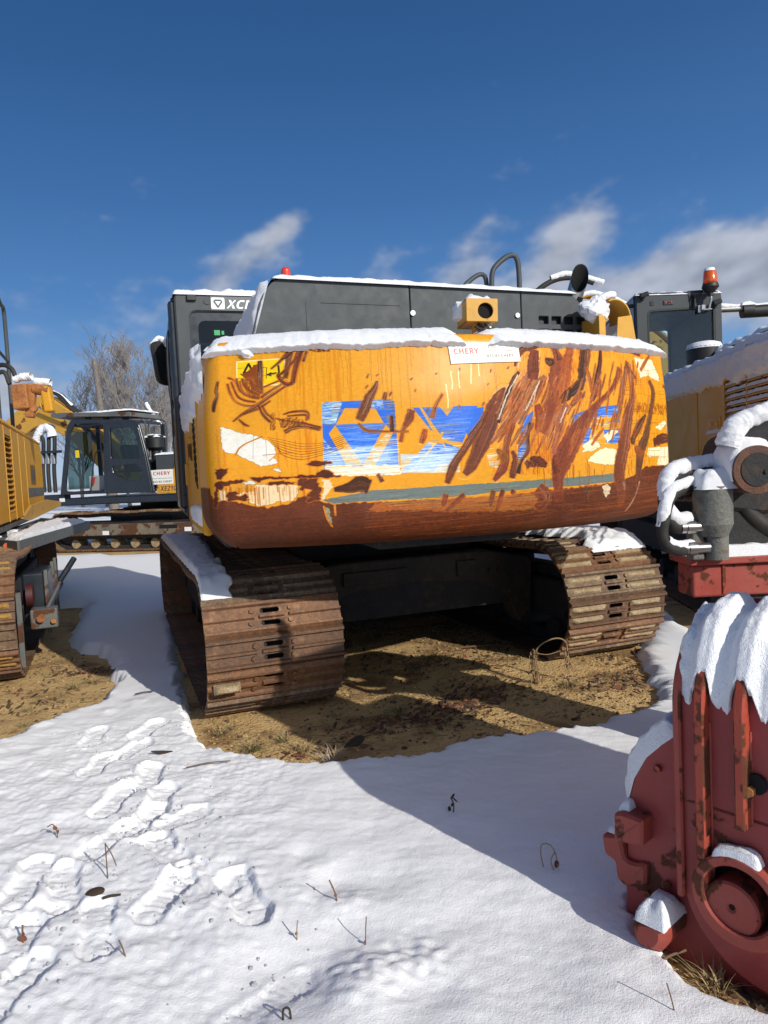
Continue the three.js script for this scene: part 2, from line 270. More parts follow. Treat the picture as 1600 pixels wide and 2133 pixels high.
const prints = [ // boot prints: photo pixel of the middle, direction on the ground (degrees from straight ahead, right positive), length, depth
  [310, 1530, 12, .30, .032], [197, 1546, -8, .29, .022], [275, 1573, 18, .27, .03], [206, 1604, 5, .29, .032], [313, 1628, -12, .28, .035], [240, 1680, 4, .31, .036], [333, 1678, -4, .30, .036], [302, 1718, 10, .3, .03], [372, 1722, 40, .28, .018],
  [228, 1765, 20, .29, .026], [348, 1782, -38, .30, .034], [428, 1838, -52, .27, .024], [508, 1876, -28, .33, .042], [58, 1852, -6, .30, .030], [133, 1858, -24, .30, .032], [345, 1880, 12, .29, .028], [205, 1948, -22, .30, .024],
  [36, 1985, -10, .30, .030], [22, 2080, 10, .30, .030], [68, 1915, 80, .22, .022], [560, 2092, 40, .3, .008]].map(([px, py, a, l, d]) => { const p = gnd(px, py, .03); return { x: p.x, f: -p.z, c: Math.cos(rad(a)), s: Math.sin(rad(a)), l: l / 2, d }; });
const dips = [[640, 1795, .09, .03], [690, 1858, .13, .04], [722, 1965, .14, .045], [845, 1985, .13, .04], [585, 2005, .14, .04], [655, 2050, .12, .035], [920, 1920, .2, .018], [1140, 2060, .16, .02], [790, 1850, .14, .02], [480, 2100, .18, .04], [880, 2075, .12, .03], [1020, 1980, .25, .02], [1180, 1960, .2, .012]].map(([px, py, r, d]) => { const p = gnd(px, py, .03); return { x: p.x, f: -p.z, r, d }; });
const lumps = [[515, 1845, .11, .028], [720, 1888, .1, .032], [815, 2030, .18, .04], [885, 2010, .11, .035], [655, 1815, .08, .02], [420, 1905, .08, .03], [270, 1640, .05, .022], [300, 1610, .06, .03], [225, 1490, .06, .03], [290, 1470, .07, .03], [410, 1545, .09, .02], [620, 1870, .1, .03], [90, 1520, .05, .02], [740, 2060, .15, .03], [360, 1830, .08, .025]].map(([px, py, r, d]) => { const p = gnd(px, py, .03); return { x: p.x, f: -p.z, r, d }; });
function sandHeight(x, f) { return .018 * fbm(x * .9 + 5, f * .9, 1.1, 3) + .008 * N3(x * 4, f * 4, 3) + .05 * Math.exp(-((x - .9) ** 2 + (f - 5.3) ** 2) / .8) * .6 - .012; }
function snowHeight(x, f) {
  const near = Math.hypot(x, f) < 12;
  let h = .062 + .028 * fbm(x * .55, f * .55, 4.4, 3) + .016 * fbm(x * 2.1 + 9, f * 2.1, 2, 3);
  if (near) {
    h += .0042 * N3(x * 5 + f * 2, f * 8, 3) + .0020 * N3(x * 16, f * 24, 8) + .0013 * N3(x * 34, f * 40, 1);
    const side = .35 + .65 * sstep(.2, -.7, x);
    const tread = sstep(-.25, -.7, x) * sstep(4.4, 3.2, f); h += side * .007 * fbm(x * 6, f * 7, 7, 3) + tread * (.016 * fbm(x * 8 + 2, f * 8, 5, 4) + .004 * N3(x * 40, f * 40, 7));
    for (const p of dips) { const q = ((x - p.x) ** 2 + (f - p.f) ** 2) / (p.r * p.r); if (q < 6) h -= .6 * p.d * Math.exp(-q * 1.4); }
    for (const p of lumps) { const q = ((x - p.x) ** 2 + (f - p.f) ** 2) / (p.r * p.r); if (q < 6) h += .4 * p.d * Math.exp(-q * 1.6) * (1 + .5 * N3(x * 30, f * 30, 5)); }
    const h0 = h; let rim = 0;
    for (const p of prints) {
      const dx = x - p.x, df = f - p.f; if (dx * dx + df * df > .16) continue;
      const a = dx * p.s + df * p.c, b = dx * p.c - df * p.s, t = clamp(a, -p.l + .05, p.l - .05), waist = .056 - .010 * Math.cos((a / p.l) * 3) * (Math.abs(a) < p.l * .5 ? 1 : .3);
      const d = Math.hypot(a - t, b) - waist + .008 * N3(x * 17, f * 17, p.x * 5) + .005 * N3(x * 45, f * 45, 2), ins = sstep(.009, -.009, d);
      h = mix(h, Math.min(h, h0) - .56 * p.d * (.85 + .3 * clamp(a / p.l * .5 + .5)) + .0020 * Math.sin(a * 2 * Math.PI / .030 + 14 * b * b * 60) * ins * sstep(.0, -.02, d) + .004 * N3(x * 38, f * 38, 2), ins);
      if (d > 0) rim = Math.max(rim, .005 * Math.exp(-d * d / .0006) * (.5 + 1.5 * N3(x * 18, f * 18, p.f * 3)));
    }
    h += rim;
  }
  h = Math.max(h, .018);
  const e = sandDist(x, f) + .05 * fbm(x * 3.2, f * 3.2, 9, 4) * 2 + .026 * N3(x * 10, f * 10, 5) + .026 * N3(x * 25, f * 25, 3) + .012 * N3(x * 55, f * 55, 1);
  const k = sstep(.075, -.03, e); h = mix(h, -.07, k);
  if (near && e > 0 && e < .14) h += .014 * N3(x * 12, f * 12, 6) * (1 - e / .14);
  return h;
}
function axisSteps(a, b, fine, grow, far) { const o = []; for (let v = a; v <= b + 1e-6; v += fine) o.push(v); let d = fine, v = b; while (v < far) { d *= grow; v += d; o.push(v); } d = fine; v = a; while (v > -far) { d *= grow; v -= d; o.unshift(v); } return o; }
function sheet(xs, fs, hf) {
  const pos = new Float32Array(xs.length * fs.length * 3), uv = new Float32Array(xs.length * fs.length * 2), idx = []; let o = 0, q = 0;
  for (const f of fs) for (const x of xs) { pos[o++] = x; pos[o++] = hf(x, f); pos[o++] = -f; uv[q++] = x; uv[q++] = f; }
  const w = xs.length; for (let j = 0; j < fs.length - 1; j++) for (let i = 0; i < w - 1; i++) { const a = j * w + i; idx.push(a, a + 1, a + w, a + 1, a + w + 1, a + w); }
  const g = new THREE.BufferGeometry(); g.setAttribute('position', new THREE.BufferAttribute(pos, 3)); g.setAttribute('uv', new THREE.BufferAttribute(uv, 2)); g.setIndex(idx); g.computeVertexNormals(); return g;
}
{ // damp and matted patches of soil among the dry sand
  const g = sheet(axisSteps(-3, 2.4, .035, 1.12, 260), axisSteps(1.4, 7, .035, 1.12, 260), (x, f) => sandHeight(x, f) * (Math.hypot(x, f) > 60 ? 0 : 1)), P = g.attributes.position, c = new Float32Array(P.count * 3);
  for (let i = 0; i < P.count; i++) { const x = P.getX(i), z = P.getZ(i), d = sstep(.02, .22, fbm(x * 1.7 + 3, z * 2.6, 4, 4) + .12 * N3(x * 9, z * 9, 2)) * .8, q = mix3([1, 1, 1], [.42, .34, .30], d); c.set(q, i * 3); }
  g.setAttribute('color', new THREE.BufferAttribute(c, 3)); structure(mesh('ground', g, M.sand));
}
structure(mesh('snow_cover', sheet(axisSteps(-1.8, .95, .0098, 1.06, 260), axisSteps(1.22, 4.1, .0098, 1.06, 260), snowHeight), M.snowGround));
// ---------------------------------------------------------------- crawler tracks, shared by the excavators
const shoeBase = (() => {   // triple-grouser plate: x across the track, y outwards, z along the travel; one metre wide
  const prof = [[-.098, -.004], [-.098, .012], [-.088, .036], [-.072, .036], [-.064, .013], [-.012, .012], [-.007, .031], [.006, .031], [.012, .012], [.060, .012], [.067, .030], [.08, .030], [.092, .008], [.098, -.004]];
  let g = slab(prof.map(([z, y]) => [-z, y]), 1, 0); g = place(g, [-.5, 0, 0], [0, Math.PI / 2, 0]); return bare(g);
})();
function shoeGeometry(width, kind) {   // kind 0 bare, 1 clay smears, 2 caked with mud between the grousers
  let g = shoeBase.clone().applyMatrix4(new THREE.Matrix4().makeScale(width, 1, 1)); g.computeVertexNormals();
  const ev = new Evaluator(); ev.attributes = ['position', 'normal']; let b = new Brush(g); b.updateMatrixWorld();
  for (const z of [-.037, .037]) { const s = new Brush(bare(place(new RoundedBoxGeometry(.115, .09, .030, 2, .0145), [-.02, 0, z]))); s.updateMatrixWorld(); b = ev.evaluate(b, s, SUBTRACTION); }
  for (const x of [-.10, .075]) { const s = new Brush(bare(box(.032, .05, .05, [x, .036, .003], undefined, .004))); s.updateMatrixWorld(); b = ev.evaluate(b, s, SUBTRACTION); }
  const steel = [bare(b.geometry)];
  for (const [x, z] of [[-.125, -.037], [.10, -.037], [-.135, .037], [.095, .037]]) steel.push(cyl(.015, .017, .016, [x, .018, z], 'y', 6));
  const A = join(steel), mud = [];
  if (kind) {
    const lump = (x0, x1, z0, z1, t, sd) => snowPatch((u, v) => [mix(x0, x1, u), .012, mix(z1, z0, v)], Math.max(6, Math.round((x1 - x0) / .022)), 4, t, { lump: .7, freq: 24, seed: sd, edge: .12, ragged: .6 });
    if (kind === 1) mud.push(lump(-width * .32, -.14, -.062, -.014, .012, 2), lump(-width * .24, -.15, .014, .058, .010, 5), lump(.13, width * .3, -.06, -.016, .007, 8));
    else mud.push(lump(-width * .49, -.09, -.064, -.012, .020, 3), lump(-width * .48, -.12, .012, .06, .020, 6), lump(.10, width * .46, -.062, -.014, .018, 9), lump(.09, width * .48, .012, .06, .017, 4));
  } else mud.push(place(new THREE.BoxGeometry(.02, .004, .01), [width * .31, .012, .03]));
  const B = join(mud), out = mergeGeometries([A, B], true); return out;
}
function oval(L, r, sag = .02) {   // closed path of the chain: point and outward normal at distance s
  const straight = L - 2 * r, arc = Math.PI * r, total = 2 * straight + 2 * arc;
  return { total, at(s) {
    s = ((s % total) + total) % total;
    if (s < straight) return [s - straight / 2, 0, 0, -1];                                   // along the ground towards +z
    s -= straight; if (s < arc) { const t = s / r - Math.PI / 2; return [straight / 2 + r * Math.cos(t), r + r * Math.sin(t), Math.cos(t), Math.sin(t)]; }
    s -= arc; if (s < straight) { const q = s / straight; return [straight / 2 - s, 2 * r - sag * Math.sin(q * Math.PI * 3) ** 2, 0, 1]; }
    s -= straight; const t = s / r + Math.PI / 2; return [-straight / 2 + r * Math.cos(t), r + r * Math.sin(t), Math.cos(t), Math.sin(t)];
  } };
}
const shoeCache = {};
function track(root, x, { L, height, width, kinds = [0], mats, pitch = .19, frame = M.underFrame, phase = 0, roller = M.underFrame, mudMat = M.mud, lift = 0 }) {
  const thick = .036, r = height / 2 - thick, path = oval(L - 2 * thick, r), n = Math.round(path.total / pitch), step = path.total / n;
  const body = [box(.34, .30, L - height * 1.05, [0, height * .47, 0], undefined, .03), box(.16, .10, L - height * .9, [0, height * .69, 0], undefined, .02)];
  for (const s of [-1, 1]) { body.push(cyl(r - .075, r - .075, .10, [0, height / 2, s * (L / 2 - height / 2)], 'x', 28), cyl(r - .125, r - .125, .22, [0, height / 2, s * (L / 2 - height / 2)], 'x', 24), cyl(.10, .10, .36, [0, height / 2, s * (L / 2 - height / 2)], 'x', 16)); }
  const ringPath = (q) => { const o = []; for (let i = 0; i < 72; i++) { const [z, y, nz, ny] = path.at(i / 72 * path.total); o.push([z - nz * q, y + thick - ny * q]); } return o; };
  for (const s of [-1, 1]) body.push(alongX(ringPath(.006), s * .085 - .03, s * .085 + .03, 0, [ringPath(.082)]));
  const t = part('track', body, frame, root); t.position.set(x, lift, 0);
  for (let i = 0; i < 7; i++) part('roller', [cyl(.085, .085, .30, [0, .155, mix(-1, 1, i / 6) * (L / 2 - height * .72)], 'x', 16), cyl(.10, .10, .05, [-.12, .155, mix(-1, 1, i / 6) * (L / 2 - height * .72)], 'x', 16), cyl(.10, .10, .05, [.12, .155, mix(-1, 1, i / 6) * (L / 2 - height * .72)], 'x', 16)], roller, t);
  for (let i = 0; i < n; i++) {
    const [z, y, nz, ny] = path.at((i + phase) * step), kind = kinds[(i * 7 + 3) % kinds.length], key = `${width}/${kind}`;
    shoeCache[key] ??= shoeGeometry(width, kind);
    const o = mesh('shoe', shoeCache[key], [mats[(i * 5 + 1) % mats.length], kind ? mudMat : mats[0]], t);
    o.position.set(0, y + thick, z); o.rotation.x = Math.atan2(nz, ny);
  }
  return t;
}

// ---------------------------------------------------------------- the scraped yellow excavator in the middle
const UC = [-.244, 6.388, .359], UP = [-.32, 6.364, .31];   // x, distance, yaw of the undercarriage and of the slewed upper structure
const exc = thing('excavator', 'yellow excavator seen from behind with rust-gouged counterweight and faded blue emblem', 'excavator', [UC[0], 0, -UC[1]], UC[2], 'parked excavators');
const up = (o) => { o.rotation.y = UP[2] - UC[2]; o.position.set(-.08, 0, -.004); return o; };
const uPart = (name, geos, m) => up(part(name, geos, m, exc));
{
  const tl = track(exc, -1.195, { L: 4.1, height: .84, width: .80, kinds: [0, 1, 0, 0, 1, 0, 0], mats: [M.shoe, M.shoeDark, M.shoe, M.shoePale], mudMat: M.clay, phase: .35 });
  const tr = track(exc, 1.195, { L: 4.1, height: .84, width: .80, kinds: [2], mats: [M.shoe, M.shoePale, M.shoeDark], phase: .1 });
  // snow on the outer part of the left track and of the right track, ridged over each plate
  const ridge = (z) => { const q = Math.abs(z) - 1.63; return (q > 0 ? .42 + Math.sqrt(Math.max(0, .42 * .42 - q * q)) : .84) + .006 + .010 * Math.abs(Math.sin(z * Math.PI / .19)); };
  part('snow', [snowPatch((u, v) => { const z = mix(1.92, -1.72, v), w = .17 + .13 * sstep(1.4, -.6, z) + .07 * N3(z * 3, 1) + .06 * N3(z * 13, 4); return [mix(-.395, -.395 + w, u), ridge(z), z]; }, 22, 190, .034, { edge: .1, lump: .5, seed: 2 })], M.snow, tl);
  part('snow', [snowPatch((u, v) => { const z = mix(1.86, -1.7, v), w = .40 + .13 * N3(z * 3 + 5, 1) + .12 * N3(z * 11, 4); return [mix(.395 - w, .395, u), ridge(z) - .004, z]; }, 26, 190, .05, { edge: .12, lump: .6, seed: 6 })], M.snow, tr);
  part('sand_clod', [snowPatch((u, v) => [mix(-.37, -.22, u), mix(.05, .0, v), .03 * v], 12, 6, .03, { dir: [0, .1, 1], lump: .8, freq: 20 })].map((g) => g.translate(0, .215, 2.02)), M.mud, tl);
  part('chassis', [box(1.5, .34, 1.5, [0, .72, 0], undefined, .04), cyl(.62, .62, .16, [0, .95, 0], 'y', 36),
    ...[-1, 1].flatMap((s) => [alongX([[s * .35, .52], [s * 1.05, .36], [s * 1.25, .36], [s * 1.25, .62], [s * .9, .72], [s * .35, .86]], -1.0, 1.0, .012)]),
    box(2.2, .24, .42, [0, .60, .95], undefined, .03), box(2.2, .24, .42, [0, .60, -.95], undefined, .03), cyl(.05, .05, 1.6, [0, .66, 1.0], 'x', 12)], M.underFrame, exc);
  part('slew_ring', [cyl(.58, .58, .12, [0, 1.02, 0], 'y', 36)], M.castGrey, exc);
  part('guard_plate', [slab(roundPoly([[-.98, .16], [-.86, .2], [-.78, .42], [-.5, .55], [0, .59], [.5, .55], [.78, .42], [.86, .2], [.98, .16], [1.0, .70], [.6, .78], [-.6, .78], [-1.0, .70]], .06, 4), .16, .012, [], [0, 0, 1.10]), box(.5, .10, .03, [-.3, .66, 1.27], undefined, .01), box(.16, .12, .03, [.42, .66, 1.27], undefined, .01), ...[-.7, -.62, .62, .7].map((x) => cyl(.018, .018, .03, [x, .62, 1.27], 'z', 6))], rusty([.045, .032, .024], [.026, .023, .022], [.08, .045, .022], { rough: .8 }), exc);
}
// counterweight: a plan curve (straight sides, rounded corners, an arc behind) swept over a rounded profile
const CW = (() => {
  const R = 2.966, zc = -.086, W = 1.375, rc = .17, hb = 1.05, ht = 2.085, rb = .19, rt = .05;
  const plan = []; const phi = Math.asin((W - rc * .62) / R) * .985;
  const a0 = [], push = (x, z, s) => a0.push([x, z, s]);
  for (let i = 0; i <= 96; i++) { const t = mix(-phi, phi, i / 96); push(R * Math.sin(t), zc + R * Math.cos(t), R * t); }
  const end = a0[a0.length - 1], cornerC = [W - rc, end[1] - rc * .93];
  const right = []; for (let k = 1; k <= 9; k++) { const t = mix(Math.PI / 2 - phi, -.02, k / 9); right.push([cornerC[0] + rc * Math.cos(t), cornerC[1] + rc * Math.sin(t)]); }
  for (let k = 1; k <= 8; k++) right.push([W, mix(cornerC[1], 1.95, k / 8)]);
  let px = end, s = end[2]; for (const q of right) { s += Math.hypot(q[0] - px[0], q[1] - px[1]); plan.push([q[0], q[1], s]); px = q; }
  const pl = [...plan.map(([x, z, q]) => [-x, z, -q]).reverse(), ...a0, ...plan];
  const prof = []; for (let k = 0; k <= 9; k++) { const t = k / 9 * Math.PI / 2; prof.push([rb - rb * Math.sin(t), hb + rb - rb * Math.cos(t)]); }
  for (let k = 1; k <= 60; k++) { const h = mix(hb + rb, ht - rt, k / 60); prof.push([.030 * sstep(1.62, ht, h) ** 1.4, h]); }
  const lean = .030; for (let k = 1; k <= 5; k++) { const t = k / 5 * Math.PI / 2; prof.push([lean + rt - rt * Math.cos(t), ht - rt + rt * Math.sin(t)]); }
  prof.unshift([rb + .28, hb + .004]); prof.push([.5, ht + .002]);
  return { R, zc, W, hb, ht, pl, prof, sMin: pl[0][2], sMax: pl[pl.length - 1][2] };
})();
const SW = 4.0, H0 = .98, H1 = 2.12, TW = 2048, TH = 1024;
const sU = (s) => (s + SW / 2) / SW, hV = (h) => (h - H0) / (H1 - H0);
function onCounterweight(px, py) { // photo pixel -> (arc length, height) on the rear face
  const d = pixelRay(px, py), c = Math.cos(UP[2]), s = Math.sin(UP[2]), ox = -UP[0] * c - UP[1] * s, oz = -UP[0] * s + UP[1] * c;
  const dx = d.x * c - d.z * s, dz = d.x * s + d.z * c, X = ox, Z = oz - CW.zc;
  const A = dx * dx + dz * dz, B = X * dx + Z * dz, C = X * X + Z * Z - CW.R * CW.R, t = (-B - Math.sqrt(Math.max(0, B * B - A * C))) / A;
  const x = X + dx * t, z = Z + dz * t; return [CW.R * Math.atan2(x, z), EYE + d.y * t];
}
function cwPoint(s, h, off = 0) { const t = s / CW.R, i = .030 * sstep(1.62, CW.ht, h) ** 1.4, r = CW.R - i + off; return [r * Math.sin(t), h, CW.zc + r * Math.cos(t)]; }
const cwDent = [[1215, 1060, .10, -.022], [1165, 1085, .12, -.014], [705, 1075, .07, -.016], [760, 1090, .16, .006], [1010, 880, .10, -.008], [1170, 860, .16, -.012], [1300, 880, .12, -.010], [640, 1120, .15, .006]].map(([a, b, r, d]) => [...onCounterweight(a, b), r, d]);
const cw = (() => {
  const pos = [], uv = [], idx = [], n = CW.pl.length, pl = CW.pl;
  CW.prof.forEach(([inset, h]) => pl.forEach(([x, z, s], i) => {
    const a = pl[Math.max(0, i - 1)], b = pl[Math.min(n - 1, i + 1)]; let tx = b[0] - a[0], tz = b[1] - a[1]; const l = Math.hypot(tx, tz); tx /= l; tz /= l; // outward normal of the curve = (-tz, tx)
    let q = inset - .0022 * N3(x * 3, h * 4, z * 3) - .0012 * N3(x * 11, h * 9, 4);
    for (const [ds, dh, r, dd] of cwDent) { const e = ((s - ds) ** 2 + (h - dh) ** 2) / (r * r); if (e < 5) q -= dd * Math.exp(-e * 1.5); }
    if (Math.abs(h - 1.285) < .05 && inset < .1) q += .0;
    pos.push(x + tz * q, h, z - tx * q); uv.push(sU(s), hV(h));
  }));
  for (let j = 0; j < CW.prof.length - 1; j++) for (let i = 0; i < n - 1; i++) { const a = j * n + i; idx.push(a, a + n, a + 1, a + 1, a + n, a + n + 1); }
  const g = new THREE.BufferGeometry(); g.setAttribute('position', new THREE.Float32BufferAttribute(pos, 3)); g.setAttribute('uv', new THREE.Float32BufferAttribute(uv, 2)); g.setIndex(idx); g.computeVertexNormals();
  const N = g.attributes.normal; if (N.getZ((20) * n + Math.floor(n / 2)) < 0) { for (let k = 0; k < idx.length; k += 3) [idx[k], idx[k + 1]] = [idx[k + 1], idx[k]]; g.setIndex(idx); g.computeVertexNormals(); }
  return g;
})();
// the paint, print, scrapes and rust on the counterweight (colour, roughness and depth of the scrapes)
const cwSkin = (() => {
  const mk = () => { const c = document.createElement('canvas'); c.width = TW; c.height = TH; return c.getContext('2d'); };
  const K = mk(), Rg = mk(), Bp = mk(), rnd = mulberry(77);
  const XY = (px, py) => { const [s, h] = onCounterweight(px, py); return [sU(s) * TW, (1 - hV(h)) * TH]; };
  const zoom = (ox, oy, k) => (pts) => pts.map(([x, y, ...r]) => [...XY(ox + x / k, oy + y / k), ...r]);
  const zA = zoom(920, 680, 3.2), zB = zoom(1120, 700, 5.714), zC = zoom(880, 740, 6.154), zL = zoom(440, 690, 5.714), zM = zoom(640, 780, 4.2105), zT = zoom(420, 680, 5.08), zU = zoom(440, 960, 5.714), zR = zoom(1120, 940, 5.333), zP = zoom(0, 0, 1);
  const hex = (c, a = 1) => `rgba(${c[0]},${c[1]},${c[2]},${a})`;
  K.fillStyle = '#d6921f'; K.fillRect(0, 0, TW, TH); Rg.fillStyle = 'rgb(84,84,84)'; Rg.fillRect(0, 0, TW, TH); Bp.fillStyle = 'rgb(170,170,170)'; Bp.fillRect(0, 0, TW, TH);
  const ragged = (pts, amp, step = 7) => { const o = []; for (let i = 0; i < pts.length; i++) { const a = pts[i], b = pts[(i + 1) % pts.length], n = Math.max(1, Math.round(Math.hypot(b[0] - a[0], b[1] - a[1]) / step)); for (let k = 0; k < n; k++) o.push([mix(a[0], b[0], k / n) + (rnd() - .5) * amp * 2, mix(a[1], b[1], k / n) + (rnd() - .5) * amp * 2]); } return o; };
  const poly = (k, pts, fill) => { k.fillStyle = fill; k.beginPath(); pts.forEach(([x, y], i) => i ? k.lineTo(x, y) : k.moveTo(x, y)); k.closePath(); k.fill(); };
  const line = (k, pts, w, c) => { k.strokeStyle = c; k.lineWidth = w; k.lineCap = k.lineJoin = 'round'; k.beginPath(); pts.forEach(([x, y], i) => i ? k.lineTo(x, y) : k.moveTo(x, y)); k.stroke(); };
  const dense = (pts, n = 8) => { const c = new THREE.CatmullRomCurve3(pts.map(([x, y, w = 0]) => new THREE.Vector3(x, y, w)), false, 'centripetal'); return c.getPoints(pts.length * n).map((p) => [p.x, p.y, p.z]); };
  // wear over the whole plate: faint horizontal rubbing and water marks
  for (let i = 0; i < 420; i++) { const x = rnd() * TW, y = rnd() * TH, l = 10 + rnd() * 110; line(K, [[x, y], [x + l, y + (rnd() - .5) * 5]], .5 + rnd() * 1.3, rnd() < .6 ? hex([150, 88, 18], .04 + rnd() * .1) : hex([232, 178, 92], .04 + rnd() * .1)); }
  const drip = (px, py, len, w, c, a) => { let [x, y] = XY(px, py), e = XY(px, py + len)[1]; const pts = []; while (y < e) { pts.push([x, y]); y += 8; x += (rnd() - .5) * 2.2; } if (pts.length > 1) line(K, pts, w, hex(c, a)); };
  for (let i = 0; i < 60; i++) drip(450 + rnd() * 930, 698 + rnd() * 30, 40 + rnd() * rnd() * 300, 1 + rnd() * 3.2, rnd() < .5 ? [176, 108, 16] : [190, 120, 22], .10 + rnd() * .3);
  for (let i = 0; i < 34; i++) drip(560 + rnd() * 170, 715 + rnd() * 20, 60 + rnd() * 190, 2 + rnd() * 4, [196, 118, 10], .22 + rnd() * .3);
  for (let i = 0; i < 26; i++) drip(450 + rnd() * 250, 880 + rnd() * 60, 40 + rnd() * 60, 2 + rnd() * 6, [196, 104, 8], .2 + rnd() * .25);
  // emblem and lettering in worn blue film
  const blue = '#2c63c8', cream = '#e9e1c4';
  const film = (pts) => poly(K, pts, blue);
  const amber = '#d6921f';
  film(zM(roundPoly([[128, 245], [765, 215], [808, 880], [150, 885]], 40)));
  poly(K, zM([[330, 295], [600, 300], [672, 425], [250, 440]]), amber); poly(K, zM([[245, 445], [500, 795], [345, 800], [190, 520]]), amber); poly(K, zM([[690, 440], [755, 510], [600, 800], [485, 800]]), amber);
  film(zM([[250, 440], [672, 425], [490, 790]]));
  // X
  film(zM([[925, 290], [985, 290], [1105, 500], [1085, 490]])); film(zM([[1005, 288], [1165, 285], [1228, 365], [1285, 280], [1345, 280], [1165, 525]])); film(zM([[1395, 278], [1500, 275], [1360, 600], [1180, 545]]));
  film(zM([[820, 862], [1065, 590], [1100, 625], [885, 860]])); film(zM([[925, 858], [1140, 600], [1190, 610], [1320, 830], [1265, 835], [1185, 748], [1110, 850]])); film(zM([[1200, 595], [1345, 650], [1290, 800], [1250, 730]]));
  // C, M and G, mostly scraped away
  film(zA([[95, 530], [240, 528], [165, 610], [140, 770], [40, 760], [0, 700]])); film(zA([[215, 545], [285, 535], [280, 620], [215, 690], [240, 760], [185, 790], [165, 700]]));
  film(zA([[385, 520], [410, 515], [395, 600], [330, 760], [300, 780]])); film(zA([[560, 600], [615, 560], [580, 780], [545, 900], [500, 890], [520, 720]]));
  film(zA([[880, 590], [1010, 540], [1200, 520], [1200, 640], [1060, 640], [960, 700], [880, 700]])); film(zA([[1080, 690], [1200, 680], [1190, 780], [1100, 780]])); film(zA([[930, 700], [1010, 650], [980, 760], [940, 790]]));
  poly(K, ragged(zA([[960, 640], [1060, 600], [1190, 600], [1100, 640], [1010, 700]]), 3), amber);
  // the film is rubbed through to white and cream in long sideways strokes
  const rub = (pts, n, len, cA, cB, a0 = .15, a1 = .6) => { K.save(); K.beginPath(); pts.forEach(([x, y], i) => i ? K.lineTo(x, y) : K.moveTo(x, y)); K.closePath(); K.clip(); const x0 = Math.min(...pts.map((p) => p[0])), x1 = Math.max(...pts.map((p) => p[0])), y0 = Math.min(...pts.map((p) => p[1])), y1 = Math.max(...pts.map((p) => p[1])); for (let i = 0; i < n; i++) { const x = mix(x0, x1, rnd()) - len / 2, y = mix(y0, y1, rnd()), l = len * (.3 + rnd()); line(K, [[x, y], [x + l, y - l * (.02 + rnd() * .05)]], .6 + rnd() * rnd() * 4, hex(rnd() < .5 ? cA : cB, mix(a0, a1, rnd()))); } K.restore(); };
  const W1 = [225, 232, 228], W2 = [160, 196, 226], T1 = [128, 178, 182];
  rub(zM([[250, 440], [672, 425], [490, 790]]), 70, 90, [20, 52, 140], W2, .1, .5); rub(zM([[330, 620], [600, 620], [490, 790]]), 60, 70, W1, W2); rub(zM([[140, 560], [340, 800], [140, 800]]), 90, 60, W1, W2, .3, .9); rub(zM([[560, 640], [700, 520], [808, 560], [808, 790], [590, 790]]), 110, 70, W1, W2, .2, .8);
  rub(zM([[128, 245], [310, 235], [250, 430], [130, 430]]), 240, 26, T1, W1, .3, .8); rub(zM([[500, 230], [660, 222], [680, 300], [560, 300]]), 70, 22, W1, W2, .3, .8); rub(zM([[690, 240], [765, 215], [790, 470], [700, 440]]), 90, 24, [196, 150, 70], [50, 60, 90], .2, .7);
  poly(K, ragged(zM([[145, 800], [815, 795], [815, 878], [290, 890], [150, 880]]), 4), cream); rub(zM([[145, 800], [815, 795], [815, 878], [150, 885]]), 60, 160, [200, 150, 70], W1, .2, .8);
  rub(zM([[820, 862], [1065, 590], [1345, 650], [1330, 850]]), 260, 90, W1, W2, .2, .85); rub(zM([[925, 290], [1500, 275], [1360, 600]]), 60, 70, [60, 100, 200], W2, .1, .5);
  for (const p of [[[0, 700], [140, 760], [260, 800], [0, 900]], [[500, 720], [600, 640], [560, 900], [500, 890]], [[300, 850], [390, 830], [390, 950], [320, 930]]]) rub(zA(p), 60, 50, W1, W2, .3, .9);
  rub(zA([[880, 590], [1200, 520], [1200, 780], [880, 790]]), 170, 50, W1, [176, 208, 214], .2, .8); rub(zM([[260, 230], [790, 220], [800, 480], [130, 480]]), 60, 60, amber === '' ? W1 : [207, 144, 48], [207, 144, 48], .2, .7);
  // the lower half of every letter is rubbed pale
  rub(zM([[140, 640], [810, 640], [810, 800], [140, 800]]), 300, 110, W1, W2, .15, .7); rub(zM([[820, 700], [1340, 700], [1340, 860], [820, 862]]), 320, 110, W1, W2, .2, .8); rub(zM([[250, 440], [672, 425], [600, 640], [340, 640]]), 120, 90, W2, [70, 120, 205], .12, .5); rub(zM([[940, 290], [1500, 275], [1360, 600], [1100, 600]]), 120, 80, W2, [70, 120, 205], .1, .45); rub(zM([[640, 430], [1340, 420], [1340, 620], [640, 620]]), 60, 120, [220, 152, 34], [220, 152, 34], .2, .7);
  // white and cream patches where film or filler shows
  const patch = (pts, c, amp = 2.5) => { const q = ragged(pts, amp); poly(K, q, c); line(K, [...q, q[0]], 1.6, 'rgba(96,84,48,.55)'); return q; };
  patch(zT([[205, 1065], [300, 1085], [390, 1120], [520, 1140], [590, 1160], [690, 1200], [760, 1265], [790, 1340], [770, 1390], [810, 1440], [740, 1465], [620, 1480], [560, 1440], [430, 1390], [360, 1350], [250, 1330], [215, 1290]]), '#d9d7c9');
  line(K, dense(zT([[360, 1360], [400, 1290], [470, 1240], [560, 1200], [640, 1165]])), 5, '#b07020'); line(K, zT([[650, 1362], [790, 1350], [960, 1335]]), 2.5, '#8f5a22'); line(K, zT([[720, 1420], [800, 1350]]), 3, '#c08028'); line(K, zT([[550, 1150], [545, 1400]]), 1, '#8a8676'); line(K, zT([[680, 1200], [690, 1390]]), 1, '#8a8676');
  patch(zT([[750, 1515], [820, 1495], [845, 1545]]), '#d8d6c6');
